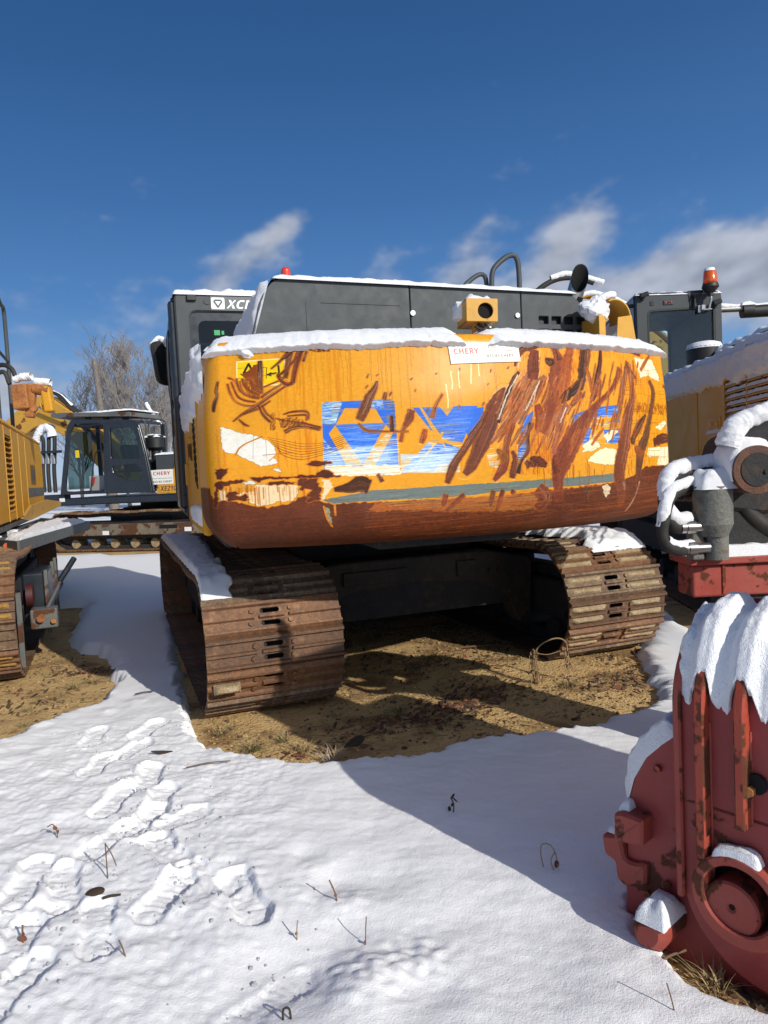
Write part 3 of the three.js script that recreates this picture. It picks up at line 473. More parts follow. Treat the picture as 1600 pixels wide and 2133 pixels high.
  const creamPatch = (pts) => patch(pts, '#e6dcb4', 3);
  creamPatch(zB([[1190, 235], [1260, 260], [1400, 275], [1450, 400], [1475, 540], [1420, 520], [1340, 470], [1250, 490], [1225, 400]])); creamPatch(zB([[1560, 935], [1585, 940], [1590, 1180], [1540, 1160], [1530, 1060]])); creamPatch(zB([[1400, 1090], [1500, 1000], [1530, 1040], [1470, 1120]]));
  creamPatch(zB([[530, 1380], [620, 1240], [700, 1250], [760, 1310], [640, 1370]])); creamPatch(zB([[590, 1480], [700, 1370], [800, 1330], [930, 1340], [970, 1440], [930, 1530], [760, 1530], [640, 1500]])); creamPatch(zB([[780, 1180], [900, 1110], [990, 1120], [900, 1190], [830, 1270]]));
  creamPatch(zB([[1310, 1330], [1600, 1310], [1600, 1550], [1500, 1560], [1420, 1530], [1440, 1430], [1310, 1440]])); creamPatch(zA([[940, 790], [1000, 750], [1060, 790], [960, 840]]));
  // bare cream primer above the rust at the left
  const primer = '#e0c79a';
  patch(zU([[85, 350], [180, 345], [200, 300], [330, 290], [520, 280], [700, 285], [820, 285], [1040, 290], [1030, 420], [960, 480], [780, 490], [700, 520], [560, 540], [440, 480], [330, 470], [110, 480]]), primer, 3);
  poly(K, ragged(zU([[1330, 215], [1420, 215], [1440, 300], [1390, 400], [1340, 480], [1310, 460], [1330, 330]]), 5), primer); patch(zU([[360, 240], [500, 235], [540, 275], [400, 285]]), '#cfd0c0');
  poly(K, ragged(zU([[180, 290], [520, 275], [520, 370], [420, 375], [190, 380]]), 5), '#cf8f2a');
  for (let i = 0; i < 46; i++) { const a = zU([[120 + rnd() * 1000, 290 + rnd() * 40]])[0], l = 20 + rnd() * 70; line(K, [a, [a[0] + (rnd() - .5) * 4, a[1] + l]], .8 + rnd() * 3.4, hex([168, 78, 14], .25 + rnd() * .5)); }
  // grey stripe
  const stripeTop = [[1310, 1060], [680, 1030]];
  poly(K, ragged(zP([[672, 1042], [770, 1022], [930, 1012], [1120, 1000], [1280, 986], [1288, 1002], [1200, 1012], [1120, 1016], [930, 1036], [760, 1044], [690, 1050]]), 2), '#66706c');
  rub(zP([[672, 1040], [930, 1012], [1280, 986], [1288, 1002], [930, 1036], [690, 1050]]), 120, 60, [140, 140, 120], [70, 60, 44], .1, .5);
  // rust: the whole lower edge, worn to bare steel
  const rustMask = []; // polygons drawn into the roughness and depth maps as well
  const rust = (pts, c = '#5e2b14', amp = 4) => { const q = ragged(pts, amp); line(K, [...q, q[0]], 7, 'rgba(190,96,16,.55)'); poly(K, q, c); rustMask.push(q); };
  const bottomEdge = zP([[420, 1018], [446, 1050], [470, 1042], [520, 1052], [560, 1058], [600, 1050], [625, 1035], [650, 1030], [668, 1046], [690, 1050], [780, 1046], [930, 1040], [1040, 1036], [1120, 1022], [1200, 1016], [1290, 1004], [1330, 985], [1345, 972], [1402, 968], [1420, 960]]);
  rust([[0, bottomEdge[0][1]], ...bottomEdge, [TW, bottomEdge[bottomEdge.length - 1][1]], [TW, TH], [0, TH]], '#5e2c14', 4);
  poly(K, ragged(zP([[780, 1046], [930, 1040], [1110, 1028], [1150, 1040], [1120, 1060], [980, 1068], [860, 1062], [770, 1066]]), 6), 'rgba(180,96,30,.8)'); rub(zP([[780, 1046], [930, 1040], [1150, 1030], [1120, 1062], [860, 1066]]), 260, 90, [206, 140, 60], [112, 112, 84], .15, .7); rub(zP([[770, 1046], [1150, 1026], [1120, 1075], [780, 1075]]), 160, 70, [98, 44, 18], [150, 70, 22], .2, .7);
  poly(K, ragged(zR([[725, 385], [770, 365], [810, 400], [800, 470], [765, 510], [735, 460]]), 3), '#e2d6b0');
  poly(K, ragged(zU([[1340, 540], [1400, 560], [1420, 660], [1445, 780], [1390, 700]]), 4), '#8a8a6a'); line(K, zU([[1340, 540], [1380, 690], [1440, 790]]), 5, '#c87820'); line(K, zU([[1420, 500], [1470, 520], [1480, 650]]), 6, '#c07a2c');
  rust(zU([[40, 110], [110, 95], [195, 100], [170, 160], [120, 215], [50, 230]]), '#4c2212'); rust(zU([[30, 260], [350, 225], [420, 240], [300, 270], [180, 300], [110, 340], [60, 350], [60, 560], [0, 560]]), '#522513'); rust(zU([[480, 205], [600, 195], [850, 190], [1050, 175], [1240, 165], [1290, 130], [1360, 112], [1430, 130], [1460, 175], [1560, 185], [1440, 200], [1200, 205], [1000, 205], [800, 212], [620, 220], [560, 255], [500, 235]]), '#4a2011'); rust(zU([[1140, 35], [1210, 5], [1320, 0], [1450, 20], [1380, 45], [1260, 65], [1180, 55]]), '#4a2011'); rust(zU([[640, 270], [850, 245], [1060, 265], [900, 275], [700, 285]]), '#4f2413'); rust(zU([[1060, 220], [1250, 215], [1330, 330], [1280, 480], [1160, 480], [1180, 350], [1050, 340]]), '#5a2a15', 7); rust(zU([[190, 400], [240, 365], [300, 370], [320, 420], [400, 400], [440, 470], [200, 480]]), '#54260f', 5);
  // gouges. each: points with a half width (in photo pixels), torn brown steel with paler and darker streaks along it
  const gouge = (pts, c = [74, 36, 24], hot = .5, deep = 1) => {
    const p = dense(pts, 10), Lft = [], Rgt = [];
    for (let i = 0; i < p.length; i++) { const a = p[Math.max(0, i - 1)], b = p[Math.min(p.length - 1, i + 1)], ex = (b[0] - a[0]) / 1.23, ey = (b[1] - a[1]) / 2.16, l = Math.hypot(ex, ey) || 1, nx = -ey / l * 1.23, ny = ex / l * 2.16, w = Math.max(.5, p[i][2] * 1.02), j1 = .9 + .2 * N3(i * .35, p[0][0] * .1) + rnd() * .1; Lft.push([p[i][0] + nx * w * j1, p[i][1] + ny * w * j1]); Rgt.push([p[i][0] - nx * w * j1, p[i][1] - ny * w * j1]); }
    const q = [...Lft, ...Rgt.reverse()]; Rgt.reverse();
    line(K, [...q, q[0]], 9, hex([196, 104, 20], .22 * hot + .06)); line(K, [...q, q[0]], 4, hex([150, 72, 22], .4 * hot + .1)); const jc = c.map((v) => v * (.86 + rnd() * .3)); K.shadowColor = hex([182, 92, 18], .6 * hot); K.shadowBlur = 16; poly(K, q, hex(jc, .5)); K.shadowColor = hex(jc, .9); K.shadowBlur = 4; poly(K, q, hex(jc, .72)); K.shadowBlur = 0; K.shadowColor = 'rgba(0,0,0,0)'; rustMask.push(q);
    for (let k = 0; k < 10; k++) { const t = rnd(), i0 = Math.floor(rnd() * p.length * .5), i1 = i0 + Math.floor((.3 + rnd() * .5) * p.length), o = []; for (let i = i0; i < Math.min(i1, p.length); i++) o.push([mix(Lft[i][0], Rgt[i][0], clamp(t + (rnd() - .5) * .08)), mix(Lft[i][1], Rgt[i][1], clamp(t + (rnd() - .5) * .08))]); if (o.length > 2) { const light = rnd(); line(K, o, .8 + rnd() * 2.2, light < .3 ? hex([56, 26, 16], .42) : light < .62 ? hex([150, 76, 36], .42) : light < .86 ? hex([206, 112, 34], .4 * hot + .1) : hex([176, 150, 134], .45)); } }
    line(Bp, p.map((v) => [v[0], v[1]]), 2 + 2.2 * Math.max(...pts.map((v) => v[2] ?? 1)), `rgba(70,70,70,${.55 * deep})`); poly(Bp, q, `rgba(96,96,96,${.5 * deep})`);
    line(Bp, Lft, 2.4, 'rgba(220,220,220,.45)'); line(Bp, Rgt, 2.4, 'rgba(220,220,220,.45)');
  };
  const haze = (pts, c, a, n = 240, len = 22, tilt = 1.9) => { K.save(); K.beginPath(); pts.forEach(([x, y], i) => i ? K.lineTo(x, y) : K.moveTo(x, y)); K.closePath(); K.clip(); const x0 = Math.min(...pts.map((p) => p[0])), x1 = Math.max(...pts.map((p) => p[0])), y0 = Math.min(...pts.map((p) => p[1])), y1 = Math.max(...pts.map((p) => p[1])); for (let i = 0; i < n; i++) { const x = mix(x0, x1, rnd()), y = mix(y0, y1, rnd()), l = len * (.3 + rnd()); line(K, [[x, y], [x - l * (1 / tilt) * .3 * rnd(), y + l]], .7 + rnd() * 3, hex(c, a * (.4 + rnd()))); } K.restore(); };
  for (const [pl, a, n] of [[[[430, 420], [560, 260], [700, 250], [720, 600], [470, 700], [330, 780], [300, 700]], .34, 420], [[[700, 200], [900, 160], [960, 420], [760, 560]], .3, 300], [[[760, 540], [1080, 420], [1000, 700], [780, 960]], .28, 300], [[[1180, 260], [1420, 300], [1400, 900], [1150, 960]], .34, 460], [[[380, 760], [700, 700], [740, 980], [330, 1000]], .3, 300], [[[900, 110], [1440, 120], [1440, 220], [900, 200]], .3, 200]]) haze(zA(pl), [184, 88, 18], a, n, 46, 3);
  haze(zA([[600, 620], [760, 560], [740, 900], [590, 890]]), [168, 78, 14], .3, 420, 60, 20); haze(zA([[540, 180], [680, 150], [700, 560], [470, 560], [400, 760], [330, 700]]), [150, 66, 22], .28, 500, 30); haze(zA([[1190, 180], [1550, 200], [1550, 960], [1150, 960]]), [176, 88, 14], .22, 700, 40, 10); haze(zA([[700, 130], [1000, 120], [980, 520], [720, 560]]), [170, 84, 20], .2, 420, 30);
  for (let i = 0; i < 130; i++) { const a = zA([[1200 + rnd() * 340, 260 + rnd() * 620]])[0], l = 10 + rnd() * 60; line(K, [a, [a[0] + l, a[1] + (rnd() - .5) * 3]], .6 + rnd() * 1.6, hex([92, 38, 12], .3 + rnd() * .4)); }
  for (let i = 0; i < 60; i++) { const a = zA([[1200 + rnd() * 340, 260 + rnd() * 620]])[0], l = 10 + rnd() * 50; line(K, [a, [a[0] + (rnd() - .5) * 3, a[1] + l]], .6 + rnd() * 1.6, hex([112, 48, 12], .3 + rnd() * .4)); }
  haze(zA([[1250, 500], [1420, 510], [1540, 540], [1540, 600], [1240, 570]]), [104, 42, 14], .5, 380, 20, 30);
  const G = (z, pts, c, hot, deep) => gouge(z(pts), c, hot, deep);
  const D1 = [102, 50, 30], D2 = [80, 37, 22], D3 = [140, 66, 26], BK = [42, 21, 16], GR = [134, 84, 62];
  // the fan of torn strokes on the right half (3.2x crop of the photograph)
  G(zA, [[428, 408, 2], [400, 440, 8], [350, 530, 15], [320, 640, 19], [280, 740, 20], [235, 850, 15], [190, 940, 11], [155, 985, 6]], D1); G(zA, [[310, 560, 3], [270, 640, 6], [200, 740, 8], [150, 820, 7], [90, 910, 8], [60, 980, 8], [38, 1045, 5]], D2);
  G(zA, [[525, 300, 3], [490, 350, 5], [450, 440, 6], [410, 540, 5], [380, 640, 4]], BK); G(zA, [[545, 395, 4], [515, 450, 11], [490, 560, 11], [455, 690, 8], [430, 800, 7], [425, 900, 9], [400, 960, 9], [350, 1025, 4]], D1);
  G(zA, [[370, 820, 3], [400, 850, 8], [425, 900, 9]], D3); G(zA, [[620, 290, 12], [590, 380, 20], [545, 470, 16], [500, 600, 9], [440, 640, 6], [380, 720, 4], [330, 780, 2]], GR); G(zA, [[640, 150, 10], [625, 250, 15], [615, 350, 13]], D2);
  G(zA, [[700, 330, 6], [650, 400, 12], [600, 480, 8], [560, 570, 5], [515, 650, 3]], GR, .3); G(zA, [[720, 80, 3], [770, 150, 6], [800, 230, 18], [790, 330, 26], [770, 440, 26], [740, 560, 22], [710, 650, 14], [690, 720, 8]], D1); G(zA, [[770, 90, 3], [795, 170, 4], [805, 220, 8]], D2);
  G(zA, [[900, 100, 5], [870, 180, 12], [850, 260, 14], [835, 350, 14], [820, 450, 10]], D3); G(zA, [[990, 85, 13], [975, 180, 13], [955, 280, 12], [935, 380, 12], [890, 420, 11], [830, 470, 10], [800, 500, 6]], BK); G(zA, [[1010, 85, 8], [1000, 180, 7], [985, 280, 3]], D1);
  G(zA, [[1088, 135, 4], [1075, 240, 6], [1050, 340, 8], [1030, 430, 9], [1005, 490, 6]], BK); G(zA, [[980, 270, 3], [1000, 350, 5], [1010, 440, 5]], D3); G(zA, [[940, 440, 4], [900, 490, 7], [870, 530, 4]], D2); G(zA, [[1070, 350, 3], [1050, 380, 6], [1020, 440, 8]], D1);
  G(zA, [[1210, 280, 8], [1180, 350, 7], [1130, 430, 5], [1060, 500, 7], [1000, 570, 12], [930, 670, 19], [870, 770, 25], [820, 860, 27], [790, 940, 22], [775, 1010, 15], [780, 1080, 12], [785, 1160, 9]], D1); G(zA, [[760, 840, 3], [750, 900, 7], [770, 980, 9]], D2); G(zA, [[850, 520, 8], [810, 580, 10], [790, 680, 10], [760, 780, 7], [750, 850, 5]], GR, .3);
  G(zA, [[1260, 230, 6], [1240, 320, 7], [1215, 420, 6], [1205, 520, 4]], D1); G(zA, [[1255, 240, 4], [1275, 330, 8], [1275, 480, 9], [1255, 560, 15], [1240, 660, 17], [1220, 780, 20], [1195, 900, 20], [1185, 990, 20], [1190, 1040, 16], [1200, 1120, 10], [1210, 1200, 5]], D1); G(zA, [[1395, 360, 6], [1415, 430, 9], [1400, 540, 8], [1380, 640, 10], [1360, 740, 13], [1330, 820, 17], [1320, 900, 14], [1310, 1000, 8]], D1);
  G(zA, [[1360, 590, 3], [1330, 640, 9], [1290, 720, 9], [1270, 780, 7]], D2); G(zA, [[1290, 800, 4], [1310, 830, 10], [1340, 860, 12]], D3); G(zA, [[1250, 250, 2], [1290, 310, 3], [1310, 350, 3]], D2); G(zA, [[1480, 395, 3], [1510, 420, 3], [1525, 470, 3], [1525, 560, 2]], D2);
  G(zA, [[1415, 775, 10], [1480, 745, 12], [1530, 755, 6]], [72, 32, 16]); G(zA, [[1420, 185, 2], [1385, 230, 4], [1345, 290, 4]], [150, 84, 30]); G(zA, [[590, 905, 10], [640, 900, 12], [700, 925, 6]], [70, 32, 18]); G(zA, [[560, 900, 5], [590, 930, 9]], D2);
  G(zA, [[470, 830, 3], [490, 880, 6], [480, 960, 8], [470, 1010, 6]], D2); G(zA, [[590, 640, 3], [575, 740, 4], [575, 830, 4], [530, 900, 3], [510, 980, 5]], BK); G(zA, [[1085, 140, 3], [1200, 140, 3], [1350, 185, 4]], [96, 40, 26]); G(zA, [[500, 260, 2], [520, 200, 5], [570, 140, 8], [650, 110, 9], [700, 75, 6]], D2);
  G(zA, [[710, 210, 3], [735, 232, 9], [765, 228, 6]], BK); G(zA, [[1080, 680, 2], [1040, 730, 3], [1000, 790, 2]], [150, 80, 30]); G(zA, [[640, 520, 8], [660, 600, 12], [650, 700, 10]], [110, 46, 24]);
  for (const [a, b] of [[[30, 1120], [10, 1200]], [[150, 1120], [30, 1230]], [[345, 1095], [325, 1200]], [[410, 1090], [370, 1230]], [[480, 1090], [470, 1120]]]) G(zA, [[a[0], a[1], 5], [(a[0] + b[0]) / 2, (a[1] + b[1]) / 2, 5], [b[0], b[1], 2]], [96, 46, 26]);
  G(zR, [[1135, 330, 2], [1100, 460, 2.4], [1045, 670, 2]], [186, 170, 158], 0); G(zR, [[960, 340, 5], [965, 430, 3]], [150, 128, 116], 0); G(zA, [[640, 1080, 16], [690, 1140, 18], [650, 1220, 12]], [104, 50, 30], .4); G(zR, [[590, 400, 6], [570, 500, 6], [575, 580, 3]], [84, 40, 20], .2);
  // many lesser tears between the big ones, running the same way
  for (let i = 0; i < 150; i++) { const t = rnd(), x = mix(420, 1330, t) + (rnd() - .5) * 120, y = mix(560, 420, t) + (rnd() - .5) * 440, l = 40 + rnd() * 130, sl = mix(.62, .12, t) + (rnd() - .5) * .2, w = .5 + rnd() * rnd() * 3.4; if (y < 110 || y + l > 1000 || x > 1540) continue; const q = [D1, D2, D3, GR, [120, 58, 26]][Math.floor(rnd() * 5)]; G(zA, [[x, y, w * .4], [x - l * sl * .4, y + l * .45, w], [x - l * sl, y + l, w * .3]], q, .6, .6); }
  for (let i = 0; i < 40; i++) { const x = 560 + rnd() * 900, y = 880 + rnd() * 90; drip(920 + x / 3.2, 680 + y / 3.2, 10 + rnd() * 40, 1 + rnd() * 3, [150, 66, 14], .4 + rnd() * .4); }
  // bright bare metal along some strokes
  for (const p of [[[520, 320], [440, 460], [380, 620]], [[660, 360], [600, 480], [560, 560]], [[640, 400], [610, 520]], [[840, 540], [800, 640]]]) { const q = dense(zA(p), 8); for (let k = 0; k < 3; k++) line(K, q.map(([x, y]) => [x + (rnd() - .5) * 5, y]), 1.2 + rnd() * 2.2, 'rgba(206,196,180,.75)'); }
  // strokes on the middle and left
  G(zM, [[618, 55, 2], [600, 110, 5], [550, 190, 8], [500, 310, 10], [460, 400, 8]], D1); G(zM, [[690, 155, 3], [675, 220, 4]], D3); G(zM, [[915, 310, 7], [895, 390, 8], [850, 470, 4], [820, 590, 3]], D1); G(zM, [[1035, 480, 4], [1020, 550, 6], [1000, 600, 4]], D3); G(zM, [[1190, 170, 2], [1130, 270, 3], [1095, 380, 5]], [160, 90, 34]); G(zM, [[240, 1010, 4], [380, 990, 11], [470, 960, 16], [545, 985, 14]], [60, 28, 18]); G(zM, [[450, 430, 2], [520, 490, 3], [640, 500, 2], [890, 500, 2]], [150, 90, 30], .2, .3);
  G(zM, [[740, 360, 3], [745, 500, 4]], [50, 34, 30]); G(zM, [[620, 875, 3], [660, 940, 4]], D2);
  // warning film at the left, then the curved scrapes across it
  { const q = zL([[278, 352], [868, 308], [872, 560], [800, 640], [595, 645], [400, 600], [295, 655]]); poly(K, q, '#e8e0b0'); const q2 = zL([[292, 362], [856, 320], [858, 550], [790, 626], [600, 632], [410, 590], [302, 640]]); poly(K, q2, '#e9bd0c'); line(K, zL([[430, 380], [375, 490], [480, 470], [430, 380]]), 6, '#2a2620'); line(K, zL([[300, 435], [380, 430]]), 2, '#7a6418'); line(K, zL([[600, 425], [648, 425], [648, 555]]), 2, '#5a4a10'); line(K, zL([[665, 510], [760, 490]]), 6, '#2a2418'); line(K, zL([[700, 525], [670, 510], [700, 490]]), 5, '#2a2418'); line(K, zL([[790, 400], [800, 480], [780, 520], [840, 550], [870, 550]]), 5, '#2a2418'); line(K, zL([[300, 560], [860, 500]]), 1.5, '#6a5614'); }
  poly(K, ragged(zL([[330, 500], [420, 480], [520, 385], [590, 380], [590, 740], [520, 720], [440, 600]]), 4), '#7a3c12'); G(zL, [[565, 345, 4], [572, 450, 5], [575, 600, 5], [590, 740, 3]], BK);
  const fan = [[[185, 625], [215, 720], [280, 830], [380, 880], [470, 890], [520, 880]], [[230, 600], [270, 700], [330, 790], [430, 830], [520, 840]], [[330, 590], [350, 680], [410, 750], [500, 790], [570, 800]], [[390, 570], [410, 650], [470, 720], [560, 760]], [[440, 550], [470, 640], [530, 700], [585, 720]], [[470, 545], [500, 620], [560, 670]], [[190, 550], [260, 580], [300, 640], [340, 720]], [[360, 560], [380, 640], [440, 700], [540, 740]], [[290, 560], [310, 640], [370, 730], [470, 780], [560, 790]]];
  for (const p of fan) { G(zL, p.map(([x, y]) => [x, y, 1 + rnd() * .8]), [104, 52, 16], .7, .5); }
  haze(zL([[330, 560], [590, 560], [600, 790], [450, 790]]), [116, 56, 14], .4, 300, 16, -2);
  for (const p of [[[900, 640, 1], [700, 770, 2.6], [520, 900, 3.2], [360, 995, 2], [260, 1075, 1]], [[830, 625, 1], [640, 750, 2], [590, 790, 2]], [[860, 560, 1], [620, 660, 1]], [[1000, 140, 3], [930, 240, 5.5], [905, 380, 5], [875, 550, 5]], [[1110, 140, 3], [1040, 260, 6], [1000, 420, 5], [965, 610, 4]], [[965, 615, 3], [900, 630, 4], [830, 590, 3], [790, 540, 2]], [[930, 190, 2], [800, 360, 2], [705, 440, 1]], [[1020, 290, 1.5], [900, 430, 2], [780, 540, 2]], [[1130, 230, 2], [1090, 350, 2]], [[990, 180, 2], [880, 300, 2], [820, 330, 1]], [[380, 990, 1], [560, 920, 1.6], [700, 830, 1]], [[330, 1050, 1], [400, 1110, 2], [450, 1130, 1]], [[560, 880, 1.5], [620, 1000, 2], [700, 1080, 2]], [[600, 880, 1.5], [660, 980, 1.6], [740, 1050, 1.6]], [[60, 600, 3], [40, 720, 3.4], [60, 760, 3], [20, 880, 5], [15, 960, 3]], [[860, 990, 1], [960, 960, 1.6], [1140, 960, 1.6], [1160, 1050, 1]], [[910, 1010, 1], [1130, 1000, 1.4], [1135, 1060, 1]], [[1080, 1090, 2], [1300, 1160, 4]], [[880, 1200, 4], [960, 1160, 3], [1100, 1140, 2], [1280, 1170, 2]], [[780, 1040, 1.2], [900, 1070, 1.4], [1060, 1090, 1.2]]]) G(zL, p, [78, 38, 18], .6, .6);
  haze(zL([[800, 1030], [1080, 1020], [1130, 1140], [830, 1150]]), [96, 46, 14], .4, 240, 12, .3); haze(zL([[700, 960], [770, 960], [770, 1180], [700, 1180]]), [120, 58, 14], .35, 90, 14, .5);
  for (let i = 0; i < 7; i++) { const y = 1180 + i * 22; line(K, dense(zT([[700 + i * 20, y - 5], [850, y + 20 + i * 4], [1050, y + 60 + i * 6], [1250, y + 55], [1400, y + 10], [1500, y - 30]]), 8), 1.5 + rnd() * 1.6, hex([104, 52, 18], .8)); }
  line(K, zL([[50, 262], [400, 232], [900, 205], [1140, 188]]), 3.5, '#7a4a14'); line(Bp, zL([[50, 262], [400, 232], [900, 205], [1140, 188]]), 4, 'rgba(60,60,60,1)');
  haze(zL([[1100, 190], [1400, 185], [1420, 230], [1240, 240]]), [94, 40, 16], .5, 160, 8, .4);
  for (let i = 0; i < 22; i++) { const t = i / 22, x = mix(1110, 1580, t) + rnd() * 12, y = mix(150, 105, t); G(zL, [[x + 26, y - 28, 2.2], [x, y, 3], [x - 18, y + 14 + rnd() * 16, 1.4]], BK, .4, .8); }
  for (let i = 0; i < 18; i++) { const px = 760 + rnd() * 340, py = 760 + rnd() * 90; G(zP, [[px, py, .8], [px - 2 - rnd() * 3, py + 3 + rnd() * 6, .5 + rnd() * .6]], D2, .3, .4); }
  for (let i = 0; i < 30; i++) { const a = XY(700 + rnd() * 350, 700), l = 60 + rnd() * 160; drip(700 + rnd() * 350, 700, 40 + rnd() * 150, .9, [110, 72, 24], .5); }
  for (const [px, py, l] of [[985, 757, 44], [958, 770, 40], [942, 772, 38], [1000, 756, 30], [930, 800, 50]]) drip(px, py, l, 3.2, [236, 222, 178], .8);
  // the bare lower edge: rubbed sideways, orange where it is fresh and nearly black where it is old
  { const band = [[0, bottomEdge[4][1] + 8], ...bottomEdge.map(([x, y]) => [x, y + 10]), [TW, bottomEdge[18][1] + 20], [TW, TH], [0, TH]]; rub(band, 900, 150, [54, 24, 12], [150, 74, 26], .06, .3); rub(zP([[760, 1050], [1400, 985], [1390, 1060], [1100, 1110], [760, 1120]]), 900, 120, [186, 98, 36], [140, 68, 26], .12, .5); }
  // the film mask into roughness and depth
  rustMask.forEach((q, i) => poly(Rg, q, i === 0 ? 'rgb(146,146,146)' : 'rgb(176,176,176)'));
  poly(Rg, zA([[95, 530], [240, 528], [165, 610], [140, 770], [40, 760], [0, 700]]), 'rgb(120,120,120)');
  // grain: mottle the whole skin, rust more than paint
  const im = K.getImageData(0, 0, TW, TH), d = im.data, rg = Rg.getImageData(0, 0, TW, TH).data, bi = Bp.getImageData(0, 0, TW, TH), bd = bi.data;
  for (let y = 0; y < TH; y++) for (let x = 0; x < TW; x++) {
    const i = (y * TW + x) * 4, j = (y & 511) * TS + (x & 511), j2 = ((y >> 1) & 511) * TS + ((x >> 2) & 511), isR = rg[i] > 140;
    const n = F[3][j] - .5, m = F[0][j2] - .5, g = F[5][j] - .5;
    if (isR) { const k = 1 + .3 * n + .45 * m + .14 * g; const w = sstep(.52, .68, F[1][j2] * .6 + F[3][j] * .4) * .5; d[i] = clamp(mix(d[i] * k, 124, w * .4), 0, 255); d[i + 1] = clamp(mix(d[i + 1] * k, 58, w * .4), 0, 255); d[i + 2] = clamp(mix(d[i + 2] * k, 20, w * .4), 0, 255); bd[i] = bd[i + 1] = bd[i + 2] = clamp(bd[i] + n * 30 + g * 26, 0, 255); }
    else { const k = 1 + .10 * n + .16 * m + .05 * g; d[i] = clamp(d[i] * k, 0, 255); d[i + 1] = clamp(d[i + 1] * (k - .05 * m), 0, 255); d[i + 2] = clamp(d[i + 2] * k, 0, 255); bd[i] = bd[i + 1] = bd[i + 2] = clamp(bd[i] + n * 6 + g * 4, 0, 255); }
  }
  K.putImageData(im, 0, 0); Bp.putImageData(bi, 0, 0);
  const tex = (k, srgb) => { const t = new THREE.CanvasTexture(k.canvas); if (srgb) t.colorSpace = THREE.SRGBColorSpace; t.anisotropy = 8; return t; };
  return new THREE.MeshPhysicalMaterial({ map: tex(K, true), roughnessMap: tex(Rg), roughness: 1, specularIntensity: .55, bumpMap: tex(Bp), bumpScale: .0035 });
})();
const counterweight = up(mesh('counterweight', cw, cwSkin, exc));
// dealer sticker, wrapped onto the curved plate 3 mm proud of the paint
{
  const m = print(768, 224, (k, w, h) => {
    k.fillStyle = '#e9e6da'; k.fillRect(0, 0, w, h); k.strokeStyle = '#9c988a'; k.lineWidth = 3; k.strokeRect(8, 8, w - 16, h - 16);
    k.fillStyle = '#b9453c'; k.font = 'bold 86px sans-serif'; k.fillText('CHERY', 42, 122, 330); k.fillStyle = '#8c8a84'; k.font = 'bold 24px sans-serif'; k.fillText('EQUIPMENT GROUP', 58, 158, 300);
    k.fillStyle = '#4a4d4a'; k.font = 'bold 29px serif'; k.fillText('- Rental', 402, 62); k.fillText('- Sales', 600, 62); k.fillText('- Service', 402, 104); k.fillText('- Parts', 600, 104); k.font = 'bold 46px sans-serif'; k.fillText('833-83-CHERY', 394, 168, 340);
    const r = mulberry(3); for (let i = 0; i < 260; i++) { k.fillStyle = `rgba(233,230,218,${r() * .7})`; k.fillRect(r() * w, r() * h, 2 + r() * 26, 1 + r() * 3); } k.fillStyle = '#c9c4b4'; k.fillRect(384, 16, 6, h - 32);
  });
  const c = [[936, 713], [1084, 711], [1088, 752], [942, 757]].map(([a, b]) => onCounterweight(a, b)), g = new THREE.PlaneGeometry(1, 1, 16, 4), P = g.attributes.position;
  for (let i = 0; i < P.count; i++) { const u = P.getX(i) + .5, v = .5 - P.getY(i), s = mix(mix(c[0][0], c[1][0], u), mix(c[3][0], c[2][0], u), v), h = mix(mix(c[0][1], c[1][1], u), mix(c[3][1], c[2][1], u), v); P.setXYZ(i, ...cwPoint(s, h, .006)); }
  g.computeVertexNormals(); const o = mesh('dealer_sticker', g, m, counterweight); o.userData.label = 'white dealer sticker with red and grey lettering';
}
// snow rolled over the top edge of the counterweight, leaving a gap at the rear camera
{
  const L = (s, v) => { const t = v; if (t < .5) { const q = t / .5, a = q * Math.PI * .5; return cwPoint(s, CW.ht - .075 * Math.cos(a) * 1 + .0, .002 - .12 * q * q); } const q = (t - .5) / .5; return cwPoint(s, CW.ht, -.118 - .42 * q); };
  const run = (s0, s1, th, seed) => snowPatch((u, v) => { const s = mix(s0, s1, u), n = .016 * N3(s * 4 + seed, 2) + .010 * N3(s * 19, 5) + .007 * N3(s * 50, 1); const p = L(s, v); if (v < .5) p[1] += (n + .005) * (1 - v * 2); return p; }, Math.round((s1 - s0) / .011), 30, th, { dir: (u, v) => v < .12 ? [.07, .42, .9] : v < .5 ? [.05, .8, .45] : [0, 1, 0], edge: .07, lump: .22, freq: 12, seed, ragged: .3, sink: .006 });
  const gap = onCounterweight(998, 700)[0];
  part('snow', [run(-1.44, gap - .055, .046, 1), run(gap + .05, 1.44, .048, 5)], M.snow, counterweight);
  // snow packed on the rounded left corner and clinging down its side
  const sideSnow = (z0, z1, y0, y1, th, seed) => snowPatch((u, v) => [-CW.W - .002, mix(y0, y1, v) + .10 * N3(u * 3, seed), mix(z0, z1, u)], 26, 30, th, { dir: [-1, .1, .0], edge: .25, lump: .9, freq: 11, seed, ragged: .9 });
  part('snow', [sideSnow(1.98, 2.45, 1.86, 2.10, .022, 3)], M.snow, counterweight);
  const c1 = cwPoint(onCounterweight(512, 731)[0], onCounterweight(512, 731)[1], .0), blob = new THREE.IcosahedronGeometry(.030, 3); const P = blob.attributes.position; for (let i = 0; i < P.count; i++) { const n = 1 + .6 * fbm(P.getX(i) * 50, P.getY(i) * 50, P.getZ(i) * 50, 3); P.setXYZ(i, P.getX(i) * n * 1.2, P.getY(i) * n, P.getZ(i) * n); }
  blob.computeVertexNormals(); part('snow_clod', [place(blob, c1)], M.snow, counterweight);
}
uPart('lifting_eye', [slab([...ringPts(0, 0, .062, 24).filter((p) => p[1] >= -.01)], .04, .006, [ringPts(0, .02, .02, 12)], [-.36, 2.09, 2.45])], M.yellow);
